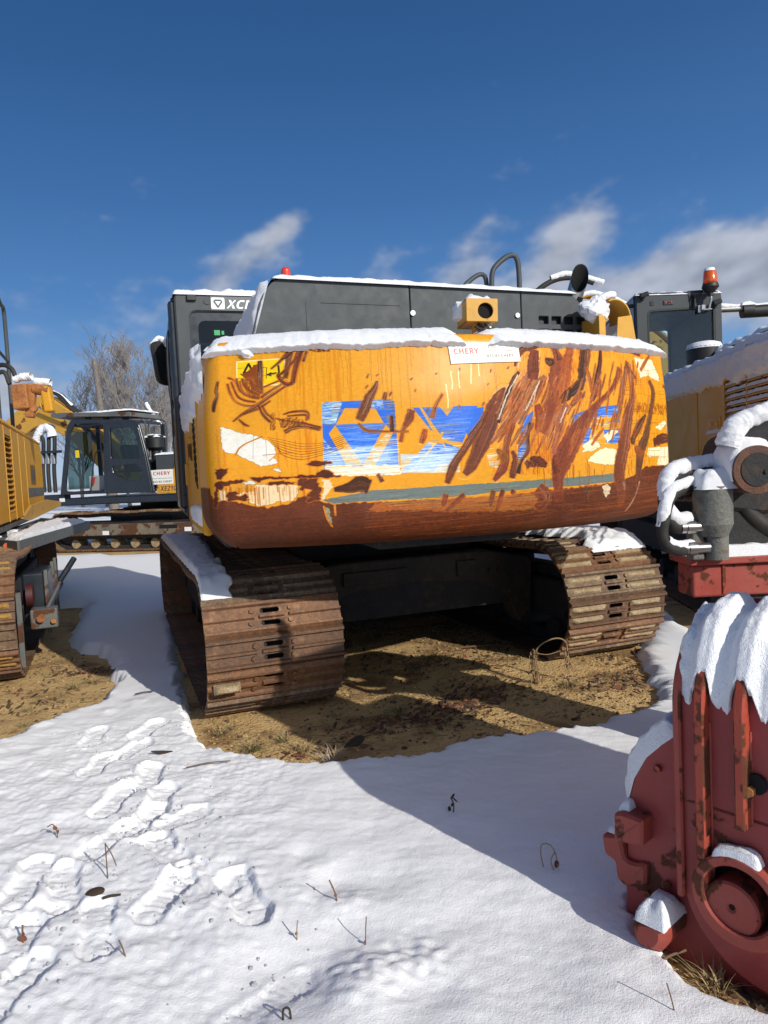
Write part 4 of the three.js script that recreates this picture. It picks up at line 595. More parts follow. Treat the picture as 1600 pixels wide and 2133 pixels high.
uPart('lifting_eye', [slab([...ringPts(0, 0, .062, 24).filter((p) => p[1] >= -.01)], .04, .006, [ringPts(0, .02, .02, 12)], [.50, 2.10, 2.42])], M.yellow);
{ // rear-view camera in its yellow steel hood, tilted on the counterweight
  const o = part('rear_camera', [slab(rectPts(-.094, .094, -.066, .066, .006, 2), .012, .002, [ringPts(.02, -.004, .046, 24)], [0, 0, .10]), box(.012, .132, .21, [-.088, 0, 0], undefined, .003), box(.012, .132, .21, [.088, 0, 0], undefined, .003), box(.188, .012, .21, [0, .06, 0], undefined, .003), box(.188, .012, .21, [0, -.06, 0], undefined, .003), box(.05, .06, .06, [0, -.08, .0], undefined, .005)], M.yellow, exc);
  const c = Math.cos(UP[2] - UC[2]), s = Math.sin(UP[2] - UC[2]), x = .07, z = 2.62; o.scale.setScalar(.9); o.position.set(x * c + z * s - .08, 2.225, -x * s + z * c); o.rotation.set(-.02, UP[2] - UC[2] - .16, -.03);
  part('lens', [cyl(.042, .042, .05, [.02, -.004, .06], 'z', 20), box(.16, .11, .01, [0, 0, .0])], M.hole, o);
  part('snow', [snowTop(-.095, .07, -.13, .10, .066, .04, { seed: 4, lump: .7, freq: 16 }), snowPatch((u, v) => [-.095, mix(-.03, .075, v), mix(-.11, .02, u)], 12, 12, .03, { dir: [-1, .2, 0], seed: 2, lump: .8, freq: 18 })], M.snow, o);
  part('wire', [tube([[.03, -.07, .06], [.05, -.11, .10], [.02, -.10, .12], [.06, -.15, .13], [.08, -.18, .13]], .006, 20, 6), tube([[.0, -.08, .05], [-.04, -.10, .11], [.02, -.12, .12], [.07, -.10, .10]], .007, 20, 6), tube([[-.01, -.07, .05], [.01, -.11, .13], [-.03, -.13, .12]], .008, 16, 6)], M.rubber, o);
  part('bracket', [box(.05, .09, .02, [.05, -.105, .05], [0, 0, .3], .003), cyl(.012, .012, .03, [.055, -.10, .07], 'z', 8)], M.steel, o);
}
// engine hood: dark core with separate steel panels, slotted vent at the right
{
  const zr = 1.92, prof = roundPoly([[-1.09, 2.02, .01], [1.27, 2.02, .01], [1.27, 2.40, .05], [1.10, 2.545, .06], [-.88, 2.575, .08], [-.97, 2.46, .1]], .05, 4);
  const inner = prof.map(([x, y]) => [x * .985, y - .012]);
  uPart('hood_core', [slab(inner, 1.5, .01, [], [0, 0, .38])], M.black);
  const clip = (x0, x1) => { const o = []; const f = (y) => y; const n = prof.length; const ins = (p) => p[0] >= x0 && p[0] <= x1; for (let i = 0; i < n; i++) { const a = prof[i], b = prof[(i + 1) % n]; if (ins(a)) o.push(a); for (const xx of (b[0] > a[0] ? [x0, x1] : [x1, x0])) if ((a[0] - xx) * (b[0] - xx) < 0) { const t = (xx - a[0]) / (b[0] - a[0]); o.push([xx, mix(a[1], b[1], t)]); } } return o; };
  const slots = []; for (const y of [2.335, 2.25, 2.165]) for (let i = 0; i < 4; i++) slots.push(rectPts(.86 + i * .096, .86 + i * .096 + .072, y, y + .05, .006, 2));
  const panels = [[-2, -.045, []], [-.039, .728, []], [.734, 2, slots]];
  panels.forEach(([a, b, hs]) => {
    const o = uPart('hood_panel', [slab(clip(a, b), .02, .004, hs, [0, 0, zr - .02]), slab(clip(a, b).map(([x, y]) => [x, y]), 1.46, .004, [clip(a, b).map(([x, y]) => [x + (x < (Math.max(a, -1) + Math.min(b, 1.3)) / 2 ? .02 : -.02), y < 2.1 ? y + .02 : y - .02])], [0, 0, .40])], M.grey);
    if (a === -2) part('panel_rib', [box(.50, .006, .004, [-.36, 2.435, zr + .002], [0, 0, -.012], .0015), box(.005, .36, .004, [-.70, 2.26, zr + .002], undefined, .0015)], M.grey, o);
    if (a !== .734) part('latch', [cyl(.016, .016, .012, [b - .03 + (a === -2 ? .045 : 0), 2.385, zr + .006], 'z', 14)], M.steel, o);
  });
  uPart('snow', [snowTop(-.90, 1.14, .42, 1.945, (x) => 2.575 - (x + .82) * .0156, .028, { seed: 3, edge: .05, lump: .5, freq: 7 }), snowPatch((u, v) => { const y = mix(2.10, 2.57, v); return [mix(-1.09, -.92, clamp((y - 2.02) / .55)) - .004, y, mix(.5, 1.93, u)]; }, 46, 22, .028, { dir: [-.95, .3, 0], edge: .07, lump: .8, freq: 9, seed: 6 })], M.snow);
  uPart('hood_side', [box(.06, .98, 1.66, [-1.345, 1.58, 1.12], undefined, .03), box(.06, .9, 1.6, [1.27, 1.62, 1.12], undefined, .03), box(2.5, .06, 1.6, [0, 2.03, 1.12], undefined, .02)], M.yellowDull);
  uPart('deck_frame', [box(2.56, .16, 4.4, [0, 1.12, .0], undefined, .02), box(.9, .14, 2.2, [0, 1.04, 1.2], undefined, .02)], M.underFrame);
  // left side: door seams, vent slots and yellow handles seen edge-on, snow plastered over them
  const vent = []; for (let i = 0; i < 11; i++) vent.push(box(.006, .026, .22, [-1.377, 1.40 + i * .043, 1.62], [.25, 0, 0], .002));
  uPart('side_vent', vent, M.hole);
  uPart('side_handle', [box(.03, .16, .05, [-1.385, 1.62, 1.26], undefined, .008)], M.yellow); uPart('side_handle', [box(.03, .16, .05, [-1.385, 1.46, .68], undefined, .008)], M.yellow);
  uPart('snow', [snowPatch((u, v) => [-1.376, mix(1.78 + .08 * N3(u * 6, 2), 2.07, v), mix(.4, 1.92, u)], 60, 24, .022, { dir: [-1, .25, 0], edge: .12, lump: 1.2, freq: 7, seed: 11, ragged: 1 }), snowPatch((u, v) => [-1.376, mix(1.14, 1.26 + .05 * N3(u * 5, 7), v), mix(1.1, 1.92, u)], 40, 14, .016, { dir: [-1, .25, 0], edge: .15, lump: 1.2, freq: 9, seed: 4, ragged: 1 })], M.snow);
}
{ // exhaust stack with a slanted mouth
  const cut = (g, sl) => { const P = g.attributes.position; for (let i = 0; i < P.count; i++) if (P.getY(i) > .1) P.setY(i, P.getY(i) + P.getZ(i) * -sl); g.computeVertexNormals(); return g; };
  const geos = [cut(new THREE.CylinderGeometry(.062, .056, .26, 28, 1, true), 1.7), cut(new THREE.CylinderGeometry(.058, .052, .26, 28, 1, true), 1.7)];
  const o = part('exhaust_stack', geos.slice(0, 1).map((g) => place(g, [1.33, 2.60, 1.62], [.22, -.35, -.22])), M.steel, exc); up(o); M.steelDark = M.steel;
  const c = part('exhaust_bore', [place(geos[1], [1.33, 2.60, 1.62], [.22, -.35, -.22]), place(new THREE.CylinderGeometry(.055, .051, .12, 24), [1.325, 2.54, 1.61], [.22, -.35, -.22])], M.hole, o);
}
uPart('grab_rail', [tube([[.745, 2.5, 1.0], [.76, 2.80, .98], [.83, 2.87, .97], [.92, 2.92, .96], [.96, 2.91, .95], [.975, 2.84, .95], [.975, 2.5, .95]], .018, 40, 8)], M.grey);
uPart('grab_rail', [tube([[1.0, 2.5, 1.0], [1.005, 2.93, 1.0], [1.045, 2.985, 1.0], [1.15, 3.06, 1.0], [1.20, 3.065, 1.0], [1.225, 3.035, 1.0], [1.23, 2.5, 1.0]], .021, 40, 8)], M.grey);
{ const o = uPart('beacon', [cyl(.036, .036, .06, [-.545, 2.93, .55], 'y', 18), place(new THREE.SphereGeometry(.036, 18, 8, 0, Math.PI * 2, 0, Math.PI / 2), [-.545, 2.998, .55]), cyl(.036, .036, .05, [-.545, 2.975, .55], 'y', 18)], M.redLens); part('stalk', [cyl(.02, .02, .42, [-.545, 2.70, .55])], M.black, o); }
{ // bent yellow guard at the right of the hood with a clot of snow in it
  const pts = [], th = .008; for (let i = 0; i <= 12; i++) { const t = mix(-.2, 2.0, i / 12); pts.push([.115 * Math.cos(t), .115 * Math.sin(t)]); } const outer = pts, innr = pts.map(([x, y]) => [x * (1 - th / .115), y * (1 - th / .115)]).reverse();
  const o = uPart('bent_guard', [slab([...outer, ...innr], .22, 0, [], [1.29, 2.34, 1.93]), slab([[1.27, 2.04], [1.46, 2.04], [1.405, 2.35], [1.30, 2.335]], .008, .001, [], [0, 0, 2.15]), box(.05, .3, .2, [1.2, 2.2, 2.03], undefined, .004)], M.yellow);
  const g = new THREE.IcosahedronGeometry(.085, 4), P = g.attributes.position; for (let i = 0; i < P.count; i++) { const n = 1 + .7 * fbm(P.getX(i) * 17, P.getY(i) * 17, P.getZ(i) * 17, 4); P.setXYZ(i, P.getX(i) * n * 1.15, P.getY(i) * n * .9, P.getZ(i) * n); } g.computeVertexNormals();
  part('snow', [place(g, [1.19, 2.40, 2.06]), snowTube([[1.20, 2.44, 2.08], [1.25, 2.47, 2.1], [1.32, 2.482, 2.1]], .028, .4, 14, 3)], M.snow, o);
}
uPart('air_cleaner', [cyl(.20, .20, .3, [-1.02, 2.16, .75], 'y', 28), cyl(.22, .22, .03, [-1.02, 2.31, .75], 'y', 28)], M.black);
uPart('snow', [snowTop(-1.24, -.82, .54, .96, 2.325, .04, { edge: .3, seed: 9 })], M.snow);
{ // cab: grey rear wall with a big window, dark front posts and door side
  const x0 = -1.385, x1 = -.40, zr = .30, zf = -1.35, yt = 2.885;
  const wall = uPart('cab', [slab(roundPoly([[x0, 1.15, .02], [x1, 1.15, .02], [x1, yt, .05], [x0, yt, .06]], .05), .05, .012, [rectPts(x0 + .115, x1 - .10, 1.85, 2.735, .05, 4)], [0, 0, zr - .05]), bar(x0 + .01, x1, yt - .10, yt - .004, zf, zr - .03, .04), bar(x1 - .05, x1 - .004, 1.15, yt - .06, zf, zr - .045, .01), bar(x0, x1, 1.12, 1.25, zf, zr - .02, .02), bar(x1 - .07, x1, 1.2, yt - .06, zf, zf + .09, .02)], M.grey);
  part('door_post', [place(box(.075, 1.64, .09, [0, 0, 0], undefined, .03), [x0 - .012, 2.01, zr - .085]), bar(x0 - .03, x0 + .03, 1.2, yt - .05, -.55, -.48, .02), bar(x0 - .03, x0 + .03, 1.2, yt - .05, zf, zf + .08, .02), bar(x0 - .02, x0 + .02, 1.16, 1.85, zf + .05, zr - .1, .01), bar(x0 - .025, x0 + .02, yt - .12, yt - .03, zf, zr - .06, .015)], M.navy, wall);
  part('window_seal', [slab(rectPts(x0 + .105, x1 - .09, 1.84, 2.745, .055, 4), .012, .003, [rectPts(x0 + .175, x1 - .16, 1.9, 2.665, .05, 4)], [0, 0, zr - .046 + .012])], M.navy, wall);
  part('window_pane', [slab(rectPts(x0 + .12, x1 - .11, 1.86, 2.73, .045, 3), .006, .001, [], [0, 0, zr - .03])], M.glassDark, wall);
  part('side_pane', [bar(x0 - .004, x0 + .004, 1.86, yt - .12, -.47, zr - .14, 0), bar(x0 - .004, x0 + .004, 1.4, yt - .12, zf + .09, -.56, 0), bar(x0 + .06, x1 - .06, 1.5, yt - .12, zf + .02, zf + .028, 0), bar(x1 - .03, x1 - .024, 1.8, yt - .15, zf + .1, zr - .1, 0)], M.glassDark, wall);
  part('operator_seat', [box(.5, .75, .16, [-.93, 1.98, -.35], [.12, 0, 0], .06), box(.5, .16, .5, [-.93, 1.62, -.62], undefined, .05), box(.28, .24, .1, [-.93, 2.42, -.32], [.1, 0, 0], .04), box(.7, .5, .5, [-.93, 1.42, -.4], undefined, .05)], M.black, wall);
  part('green_label', [box(.045, .04, .003, [-1.07, 2.575, zr - .02]), box(.02, .03, .003, [-1.025, 2.575, zr - .02])], plain([.03, .32, .10], .5), wall);
  const m = print(512, 128, (k, w, h) => {
    k.fillStyle = '#575d5f'; k.fillRect(0, 0, w, h); k.fillStyle = '#f2f2ee'; const rr = (x, y, a, b, r) => { k.beginPath(); k.roundRect(x, y, a, b, r); k.fill(); }; rr(6, 12, 106, 104, 10);
    k.fillStyle = '#454b4d'; k.beginPath(); [[34, 28], [84, 28], [98, 50], [62, 106], [54, 106], [20, 50]].forEach(([x, y], i) => i ? k.lineTo(x, y) : k.moveTo(x, y)); k.fill(); k.fillStyle = '#f2f2ee'; k.beginPath(); [[36, 46], [84, 46], [60, 84]].forEach(([x, y], i) => i ? k.lineTo(x, y) : k.moveTo(x, y)); k.fill();
    k.font = 'italic bold 108px sans-serif'; k.fillText('XCMG', 126, 108, 370); k.strokeStyle = '#575d5f'; k.lineWidth = 4; k.beginPath(); k.moveTo(140, 110); k.lineTo(220, 20); k.stroke();
  });
  const g = new THREE.PlaneGeometry(.50, .11); g.translate(-.86, 2.80, zr + .004); const badge = mesh('lettering', g, m, wall); badge.userData.label = 'white emblem and lettering on the cab back';
  part('work_light', [box(.07, .045, .03, [x0 + .13, 2.835, zr + .012], undefined, .006)], M.black, wall);
  part('cap_plug', [cyl(.028, .028, .008, [x0 + .25, 2.818, zr + .003], 'z', 20)], M.grey, wall);
  part('grab_handle', [tube([[x0 - .02, 2.62, zr - .1], [x0 - .05, 2.60, zr - .1], [x0 - .05, 2.0, zr - .12], [x0 - .02, 1.98, zr - .12]], .010, 30, 8)], M.black, wall);
  const mir = part('mirror', [place(slab(roundPoly([[-.09, -.19], [.06, -.24], [.09, .12], [.02, .22], [-.09, .2]], .07, 4), .06, .02), [x0 - .10, 2.58, -1.30], [0, .5, .12]), tube([[x0 - .09, 2.48, -1.30], [x0 - .04, 2.44, -1.26], [x0, 2.40, -1.22]], .014, 12, 6), tube([[x0 - .09, 2.70, -1.30], [x0 - .04, 2.70, -1.26], [x0, 2.55, -1.22]], .012, 12, 6)], M.black, wall);
  part('snow', [snowTop(x0 - .01, x1, zf, zr + .015, yt - .012, .045, { edge: .07, seed: 5, lump: .5, freq: 8 }), snowTube([[x0 - .17, 2.75, -1.27], [x0 - .10, 2.815, -1.27], [x0 - .02, 2.76, -1.27]], .03, .2, 14, 4)], M.snow, wall);
}
// ---------------------------------------------------------------- red demolition tools at the right
{
  const FR = [.69, 1.99, -.85], jaw = thing('demolition_jaw', 'dark red steel demolition jaw with curved ribs and a round pin, standing on the ground', 'demolition tool', [FR[0], 0, -FR[1]], FR[2]);
  const q = (px, py, z = 0) => { const p = local(px, py, FR, 2, z); return [p[0], p[1]]; }, poly = (l, z) => l.map(([a, b, r]) => r === undefined ? q(a, b, z) : [...q(a, b, z), r]);
  const yb = -.02;
  // cheek plate behind, with the biting step at its left edge
  const cheek = poly([[1410, 1520], [1372, 1545], [1340, 1572], [1318, 1610], [1305, 1660], [1301, 1700], [1301, 1850], [1301, 1935]], -.05), xr = .95;
  part('cheek_plate', [slab([...cheek, [cheek[7][0], yb], [xr, yb], [xr, .85], [cheek[0][0] + .1, .85]], .14, .012, [], [0, 0, -.19])], M.red, jaw);
  part('tooth', [slab(roundPoly(poly([[1252, 1738], [1290, 1742], [1300, 1790], [1320, 1800], [1345, 1800], [1345, 1850], [1300, 1848], [1283, 1830], [1280, 1795], [1258, 1780]], -.03), .012, 3), .10, .008, [], [0, 0, -.13]), slab(roundPoly(poly([[1285, 1690], [1300, 1688], [1345, 1705], [1345, 1760], [1285, 1748]], -.01), .008, 3), .10, .008, [], [0, 0, -.09])], M.redWorn, jaw);
  part('tooth', [slab(roundPoly(poly([[1322, 1925], [1332, 1902], [1372, 1908], [1396, 1930], [1398, 1962], [1376, 1985], [1330, 1960]], .05), .02, 3), .14, .02, [], [0, 0, -.06])], M.redWorn, jaw);
  // front casting: flat below, rolled back over the top
  const xl = q(1411, 1600)[0], yTop = .955, rr = .21, yA = yTop - rr;
  const prof = (o, a1 = 100) => { const l = [[o, .485]]; for (let i = 0; i <= 16; i++) { const t = rad(a1 * i / 16); l.push([-rr + (rr + o) * Math.cos(t), yA + (rr + o) * Math.sin(t)]); } return l; };
  const skin = (o, t, a1) => [...prof(o, a1), ...prof(o - t, a1).reverse()];
  const low = roundPoly([[xl, .50], [xl, .26, .1], [xl + .035, .15, .1], [xl + .14, .055, .1], [xl + .34, .03, .1], [xl + .62, .03], [xl + .62, .50]], .05, 5);
  const lowHole = []; { const c = q(1550, 1858), r = .094; for (let i = 0; i < 28; i++) { const t = i / 28 * 2 * Math.PI; lowHole.push([c[0] + r * .92 * Math.cos(t), c[1] + r * Math.sin(t)]); } }
  part('front_plate', [alongX(skin(0, .05, 100), xl, xl + .62, .006), slab(low, .05, .006, [lowHole], [0, 0, -.05]), bar(xl + .005, xl + .045, .4, yA, -.34, -.03, .01), bar(xl + .57, xl + .61, .2, yA, -.34, -.03, .01), alongX([[-.35, .02], [-.30, .02], [-.30, 1.0], [-.35, .97]], xl, xl + .62, .006)], M.red, jaw);
  const rib = (xa, w, o, a1, y0) => alongX([[o, y0], ...prof(o, a1).slice(1), ...prof(-.01, a1).slice(1).reverse(), [-.01, y0]], xa, xa + w, .005);
  const x1 = q(1449, 1600, .05)[0], x2 = q(1526, 1560, .05)[0];
  part('rib', [rib(x1 - .012, .028, .036, 96, .25)], M.redRust, jaw); part('rib', [rib(x2 - .006, .028, .036, 96, .47)], M.redRust, jaw); part('rib', [rib(xl + .50, .03, .036, 96, .45)], M.redRust, jaw);
  part('edge_flange', [rib(xl - .004, .022, .016, 90, .22)], M.redWorn, jaw);
  const c = q(1550, 1858), c2 = q(1528, 1890, .02);
  part('pin_boss', [slab(ringPts(c[0], c[1] - .012, .118, 36), .05, .005, [ringPts(c[0], c[1] - .006, .086, 32)], [0, 0, -.004])], M.redWorn, jaw);
  const pin = part('pin', [slab(ringPts(c2[0], c2[1], .070, 36), .09, .006, [ringPts(c2[0], c2[1] + .004, .008, 12)], [0, 0, -.055])], M.redWorn, jaw);
  part('bore', [cyl(.092, .092, .014, [c[0], c[1], -.040], 'z', 28), cyl(.007, .007, .02, [c2[0], c2[1] + .004, .02], 'z', 10)], M.hole, pin);
  const h = q(1578, 1632); part('bolt', [cyl(.026, .026, .02, [h[0], h[1], .0], 'z', 18)], M.hole, jaw); part('bolt', [cyl(.013, .013, .035, [h[0] - .012, h[1] - .018, .012], 'z', 6)], M.rustOrange, jaw);
  // the rest of the tool, to the right of the picture: housing and upper bracket whose shadow falls across the sand
  part('housing', [slab(roundPoly([[.6, -.02], [1.3, -.02], [1.34, 1.1], [1.2, 1.6], [.8, 1.62], [.62, 1.05]], .08, 4), .85, .02, [], [0, 0, -1.02])], M.red, jaw);
  part('upper_bracket', [slab(roundPoly([[.72, 1.55], [1.22, 1.55], [1.2, 2.1], [1.08, 2.32], [.88, 2.32], [.76, 2.1]], .08, 4), .06, .01, [ringPts(.98, 2.14, .06, 18)], [0, 0, -.28]), slab(roundPoly([[.72, 1.55], [1.22, 1.55], [1.2, 2.1], [1.08, 2.32], [.88, 2.32], [.76, 2.1]], .08, 4), .06, .01, [ringPts(.98, 2.14, .06, 18)], [0, 0, -.72]), bar(.8, 1.14, 1.5, 2.0, -.66, -.24, .01)], M.red, jaw);
  for (const [xa, za, y0, y1] of [[xl - .004, -.046, .30, .84], [x1 - .013, .0, .28, .72], [x1 + .017, .0, .28, .72], [x2 - .007, .0, .48, .72], [x2 + .023, .0, .48, .72]]) { const pts = []; for (let i = 0; i <= 24; i++) pts.push([xa + .0015 * N3(i * .9, xa * 9), mix(y0, y1, i / 24), za + .001 * N3(i * 1.3, 4)]); part('weld_bead', [tube(pts, .0045, 60, 6)], M.redWorn, jaw); }
  for (const [a, b] of [[1372, 1600], [1352, 1860], [1392, 1840]]) { const p = q(a, b, -.05); part('bolt', [cyl(.011, .011, .014, [p[0], p[1], -.044], 'z', 6)], M.redRust, jaw); }
  // snow: thick over the rolled top and its ribs, thinner strands down the valleys
  const roll = (xa, xb, t0, t1, o, th, sd, lump = .6) => snowPatch((u, v) => { const x = mix(xa, xb, u), t = rad(mix(t0 + (1 - v) ** 3 * (14 * N3(x * 22, sd) + 7 * N3(x * 60, sd)), t1, v)); return [x, yA + (rr + o) * Math.sin(t), -rr + (rr + o) * Math.cos(t)]; }, 20, 56, th, { dir: (u, v) => { const t = rad(mix(t0, t1, v)); return [0, Math.max(.45, Math.sin(t)), Math.cos(t) * .9]; }, edge: .16, lump, freq: 15, seed: sd, ragged: .8 });
  const bump = (x) => Math.max(...[x1 + .002, x2 + .008, xl + .515].map((c) => sstep(.045, .012, Math.abs(x - c))));
  part('snow', [snowPatch((u, v) => { const x = mix(xl - .012, xl + .63, u), b = bump(x), lowEdge = mix(-1, 22, b) + (1 - v) ** 4 * (7 * N3(x * 16, 3) + 7 * N3(x * 45, 1) + 5 * N3(x * 110, 2)) + 10 * sstep(.5, .0, (x - xl) / .08), t = rad(mix(lowEdge, 106, v)), o = .034 * b; return t < 0 ? [x, yA + (rr + o) * t * 1.6, o] : [x, yA + (rr + o) * Math.sin(t), -rr + (rr + o) * Math.cos(t)]; }, 130, 70, .038, { dir: (u, v) => { const t = rad(mix(16, 106, v)); return [0, Math.max(.4, Math.sin(t)), Math.cos(t) * .9]; }, edge: .05, lump: .42, freq: 13, seed: 3, ragged: .9, scale: (u, v) => .12 + .88 * sstep(.02, .55, v) })], M.snow, jaw);
  const cc = cheek; part('snow', [snowPatch((u, v) => { const k = u * 4.2, i = Math.min(5, Math.floor(k)), t = k - i; return [mix(cc[i][0], cc[i + 1][0], t), mix(cc[i][1], cc[i + 1][1], t) - .004, mix(-.05, -.19, v)]; }, 50, 12, .05, { dir: [-.4, .9, 0], edge: .16, lump: .6, seed: 4 }),
    snowTop(q(1284, 1690)[0], q(1300, 1690)[0] + .01, -.10, -.01, q(1300, 1690)[1] + .002, .02, { seed: 3 }), snowTop(q(1252, 1738)[0], q(1286, 1738)[0], -.13, -.03, q(1270, 1738)[1], .018, { seed: 5 }), snowTop(q(1330, 1902, .05)[0], q(1394, 1902, .05)[0], -.06, .08, q(1360, 1910, .05)[1], .05, { seed: 9 }), snowPatch((u, v) => { const t = rad(mix(60, 125, u)); return [c[0] + .115 * Math.cos(t), c[1] - .012 + .118 * Math.sin(t), mix(.045, 0, v)]; }, 20, 8, .018, { seed: 2, lump: .9 })], M.snow, jaw);
}
{ // the swivel head behind it: red base plate, grey hydraulic stub, looped hoses, rusty pivot pin, tall bracket running out of view
  const D = 3.05, O = [1.62, 0, -3.15], head = thing('swivel_head', 'dark red tool bracket with snow-covered looped hoses, grey hydraulic stub and rusty pivot pin', 'demolition tool', O, 0);
  const w = (px, py, d = D) => { const p = at(px, py, d); return [p.x - O[0], p.y - O[1], p.z - O[2]]; };
  const a = w(1432, 1172), b = w(1600, 1185), top = a[1];
  part('base_plate', [bar(a[0], .26, top - .012, top + .022, -.10, a[2] + .03, .008)], M.redWorn, head);
  part('base_block', [bar(a[0] + .02, .26, w(1440, 1246)[1], top - .014, -.06, a[2], .012)], M.redWorn, head);
  part('web', [bar(w(1504, 1200)[0], w(1504, 1200)[0] + .014, w(1440, 1240)[1], top - .016, a[2], a[2] + .006, .002)], M.redRust, head);
  part('leg', [bar(a[0] + .24, .26, -.02, w(1440, 1246)[1], -.06, a[2] - .06, .02)], M.red, head);
  part('side_plate', [bar(w(1520, 1060, 3.35)[0], .26, top + .02, w(1520, 1030, 3.3)[1], -.34, -.24, .01)], M.red, head);
  const s0 = w(1484, 1150, 3.0), s1 = w(1484, 1012, 3.0), rB = .078;
  part('hydraulic_stub', [cyl(rB, rB, .16, [s1[0], s1[1] - .08, s1[2]], 'y', 28), cyl(rB, rB * .72, .05, [s1[0], s1[1] - .185, s1[2]], 'y', 28), cyl(rB * .62, rB * .6, .16, [s1[0] + .012, s0[1] + .05, s1[2]], 'y', 24), box(.05, .20, .07, [s1[0] - .07, s0[1] + .07, s1[2] - .02], undefined, .008)], M.castGrey, head);
  const hose = (l) => l.map(([x, y, d]) => w(x, y, d));
  const h1 = hose([[1436, 1098, 3.0], [1408, 1098, 2.98], [1388, 1070, 2.98], [1384, 1030, 3.0], [1398, 1000, 3.02], [1430, 985, 3.06], [1500, 975, 3.1], [1560, 985, 3.14]]), h2 = hose([[1440, 1142, 3.0], [1412, 1146, 2.96], [1388, 1135, 2.94], [1380, 1110, 2.94], [1384, 1080, 2.94], [1390, 1052, 2.96], [1400, 1032, 2.98], [1430, 1018, 3.02], [1470, 1012, 3.08], [1560, 1020, 3.2]]);
  part('hose', [tube(h1, .026, 60, 10)], M.rubber, head); part('hose', [tube(h2, .024, 60, 10)], M.rubber, head);
  part('hose', [tube(hose([[1530, 1035, 3.1], [1570, 1080, 3.1], [1620, 1115, 3.1]]), .04, 20, 10), tube(hose([[1540, 1015, 3.15], [1580, 1035, 3.15], [1640, 1060, 3.15]]), .035, 20, 10)], M.rubber, head);
  for (const [x, y] of [[1438, 1098], [1442, 1142]]) { const p = w(x, y, 2.98); part('hose_fitting', [cyl(.030, .030, .035, [p[0] + .0, p[1], p[2]], 'x', 6), cyl(.022, .022, .08, [p[0] + .03, p[1], p[2]], 'x', 12), cyl(.026, .026, .02, [p[0] - .03, p[1], p[2]], 'x', 12)], M.steel, head); }
  const pc = w(1576, 978, 2.9);
  const pv = part('pivot_pin', [cyl(.098, .098, .22, [pc[0], pc[1], pc[2] - .10], 'z', 32)], M.rust, head); part('pin_face', [cyl(.068, .068, .012, [pc[0], pc[1], pc[2] + .008], 'z', 28), cyl(.008, .008, .012, [pc[0] + .03, pc[1] - .01, pc[2] + .016], 'z', 8)], M.underFrame, pv);
  part('yoke', [slab(roundPoly([[-.12, -.16], [.16, -.2], [.30, -.1], [.36, .1], [.30, .24], [.16, .2], [-.06, .14]], .06, 4), .18, .015, [], [pc[0], pc[1], pc[2] - .34]), bar(pc[0] - .06, pc[0] + .3, .2, pc[1] - .1, pc[2] - .32, pc[2] - .18, .02)], M.underFrame, head);
  const tb = (pts, r, sd, lift = .7) => snowTube(pts, r, lift, 60, sd, 15);
  part('snow', [tb(h1.slice(2), .030, 3, 1.05), tb(h2.slice(3, 9), .024, 5, 1.0), tb(h1.slice(0, 3), .030, 7, 1.1), tb(h2.slice(0, 3), .022, 8, .8), snowTop(s1[0] - rB, s1[0] + rB, s1[2] - rB, s1[2] + rB, s1[1], .065, { edge: .3, seed: 2 }), snowTop(a[0], .26, -.1, a[2] + .03, top + .02, .045, { edge: .1, seed: 4 }),
    snowPatch((u, v) => { const t = rad(mix(200, 20, u)); return [pc[0] + .10 * Math.cos(t), pc[1] + .10 * Math.sin(t), mix(pc[2], pc[2] - .22, v)]; }, 36, 14, .04, { dir: [-.1, .9, .2], edge: .2, seed: 6, lump: .7 }), tb([w(1516, 948, 2.95), w(1526, 914, 2.95), w(1552, 892, 2.95), w(1615, 866, 2.95)], .045, 9)], M.snow, head);
}
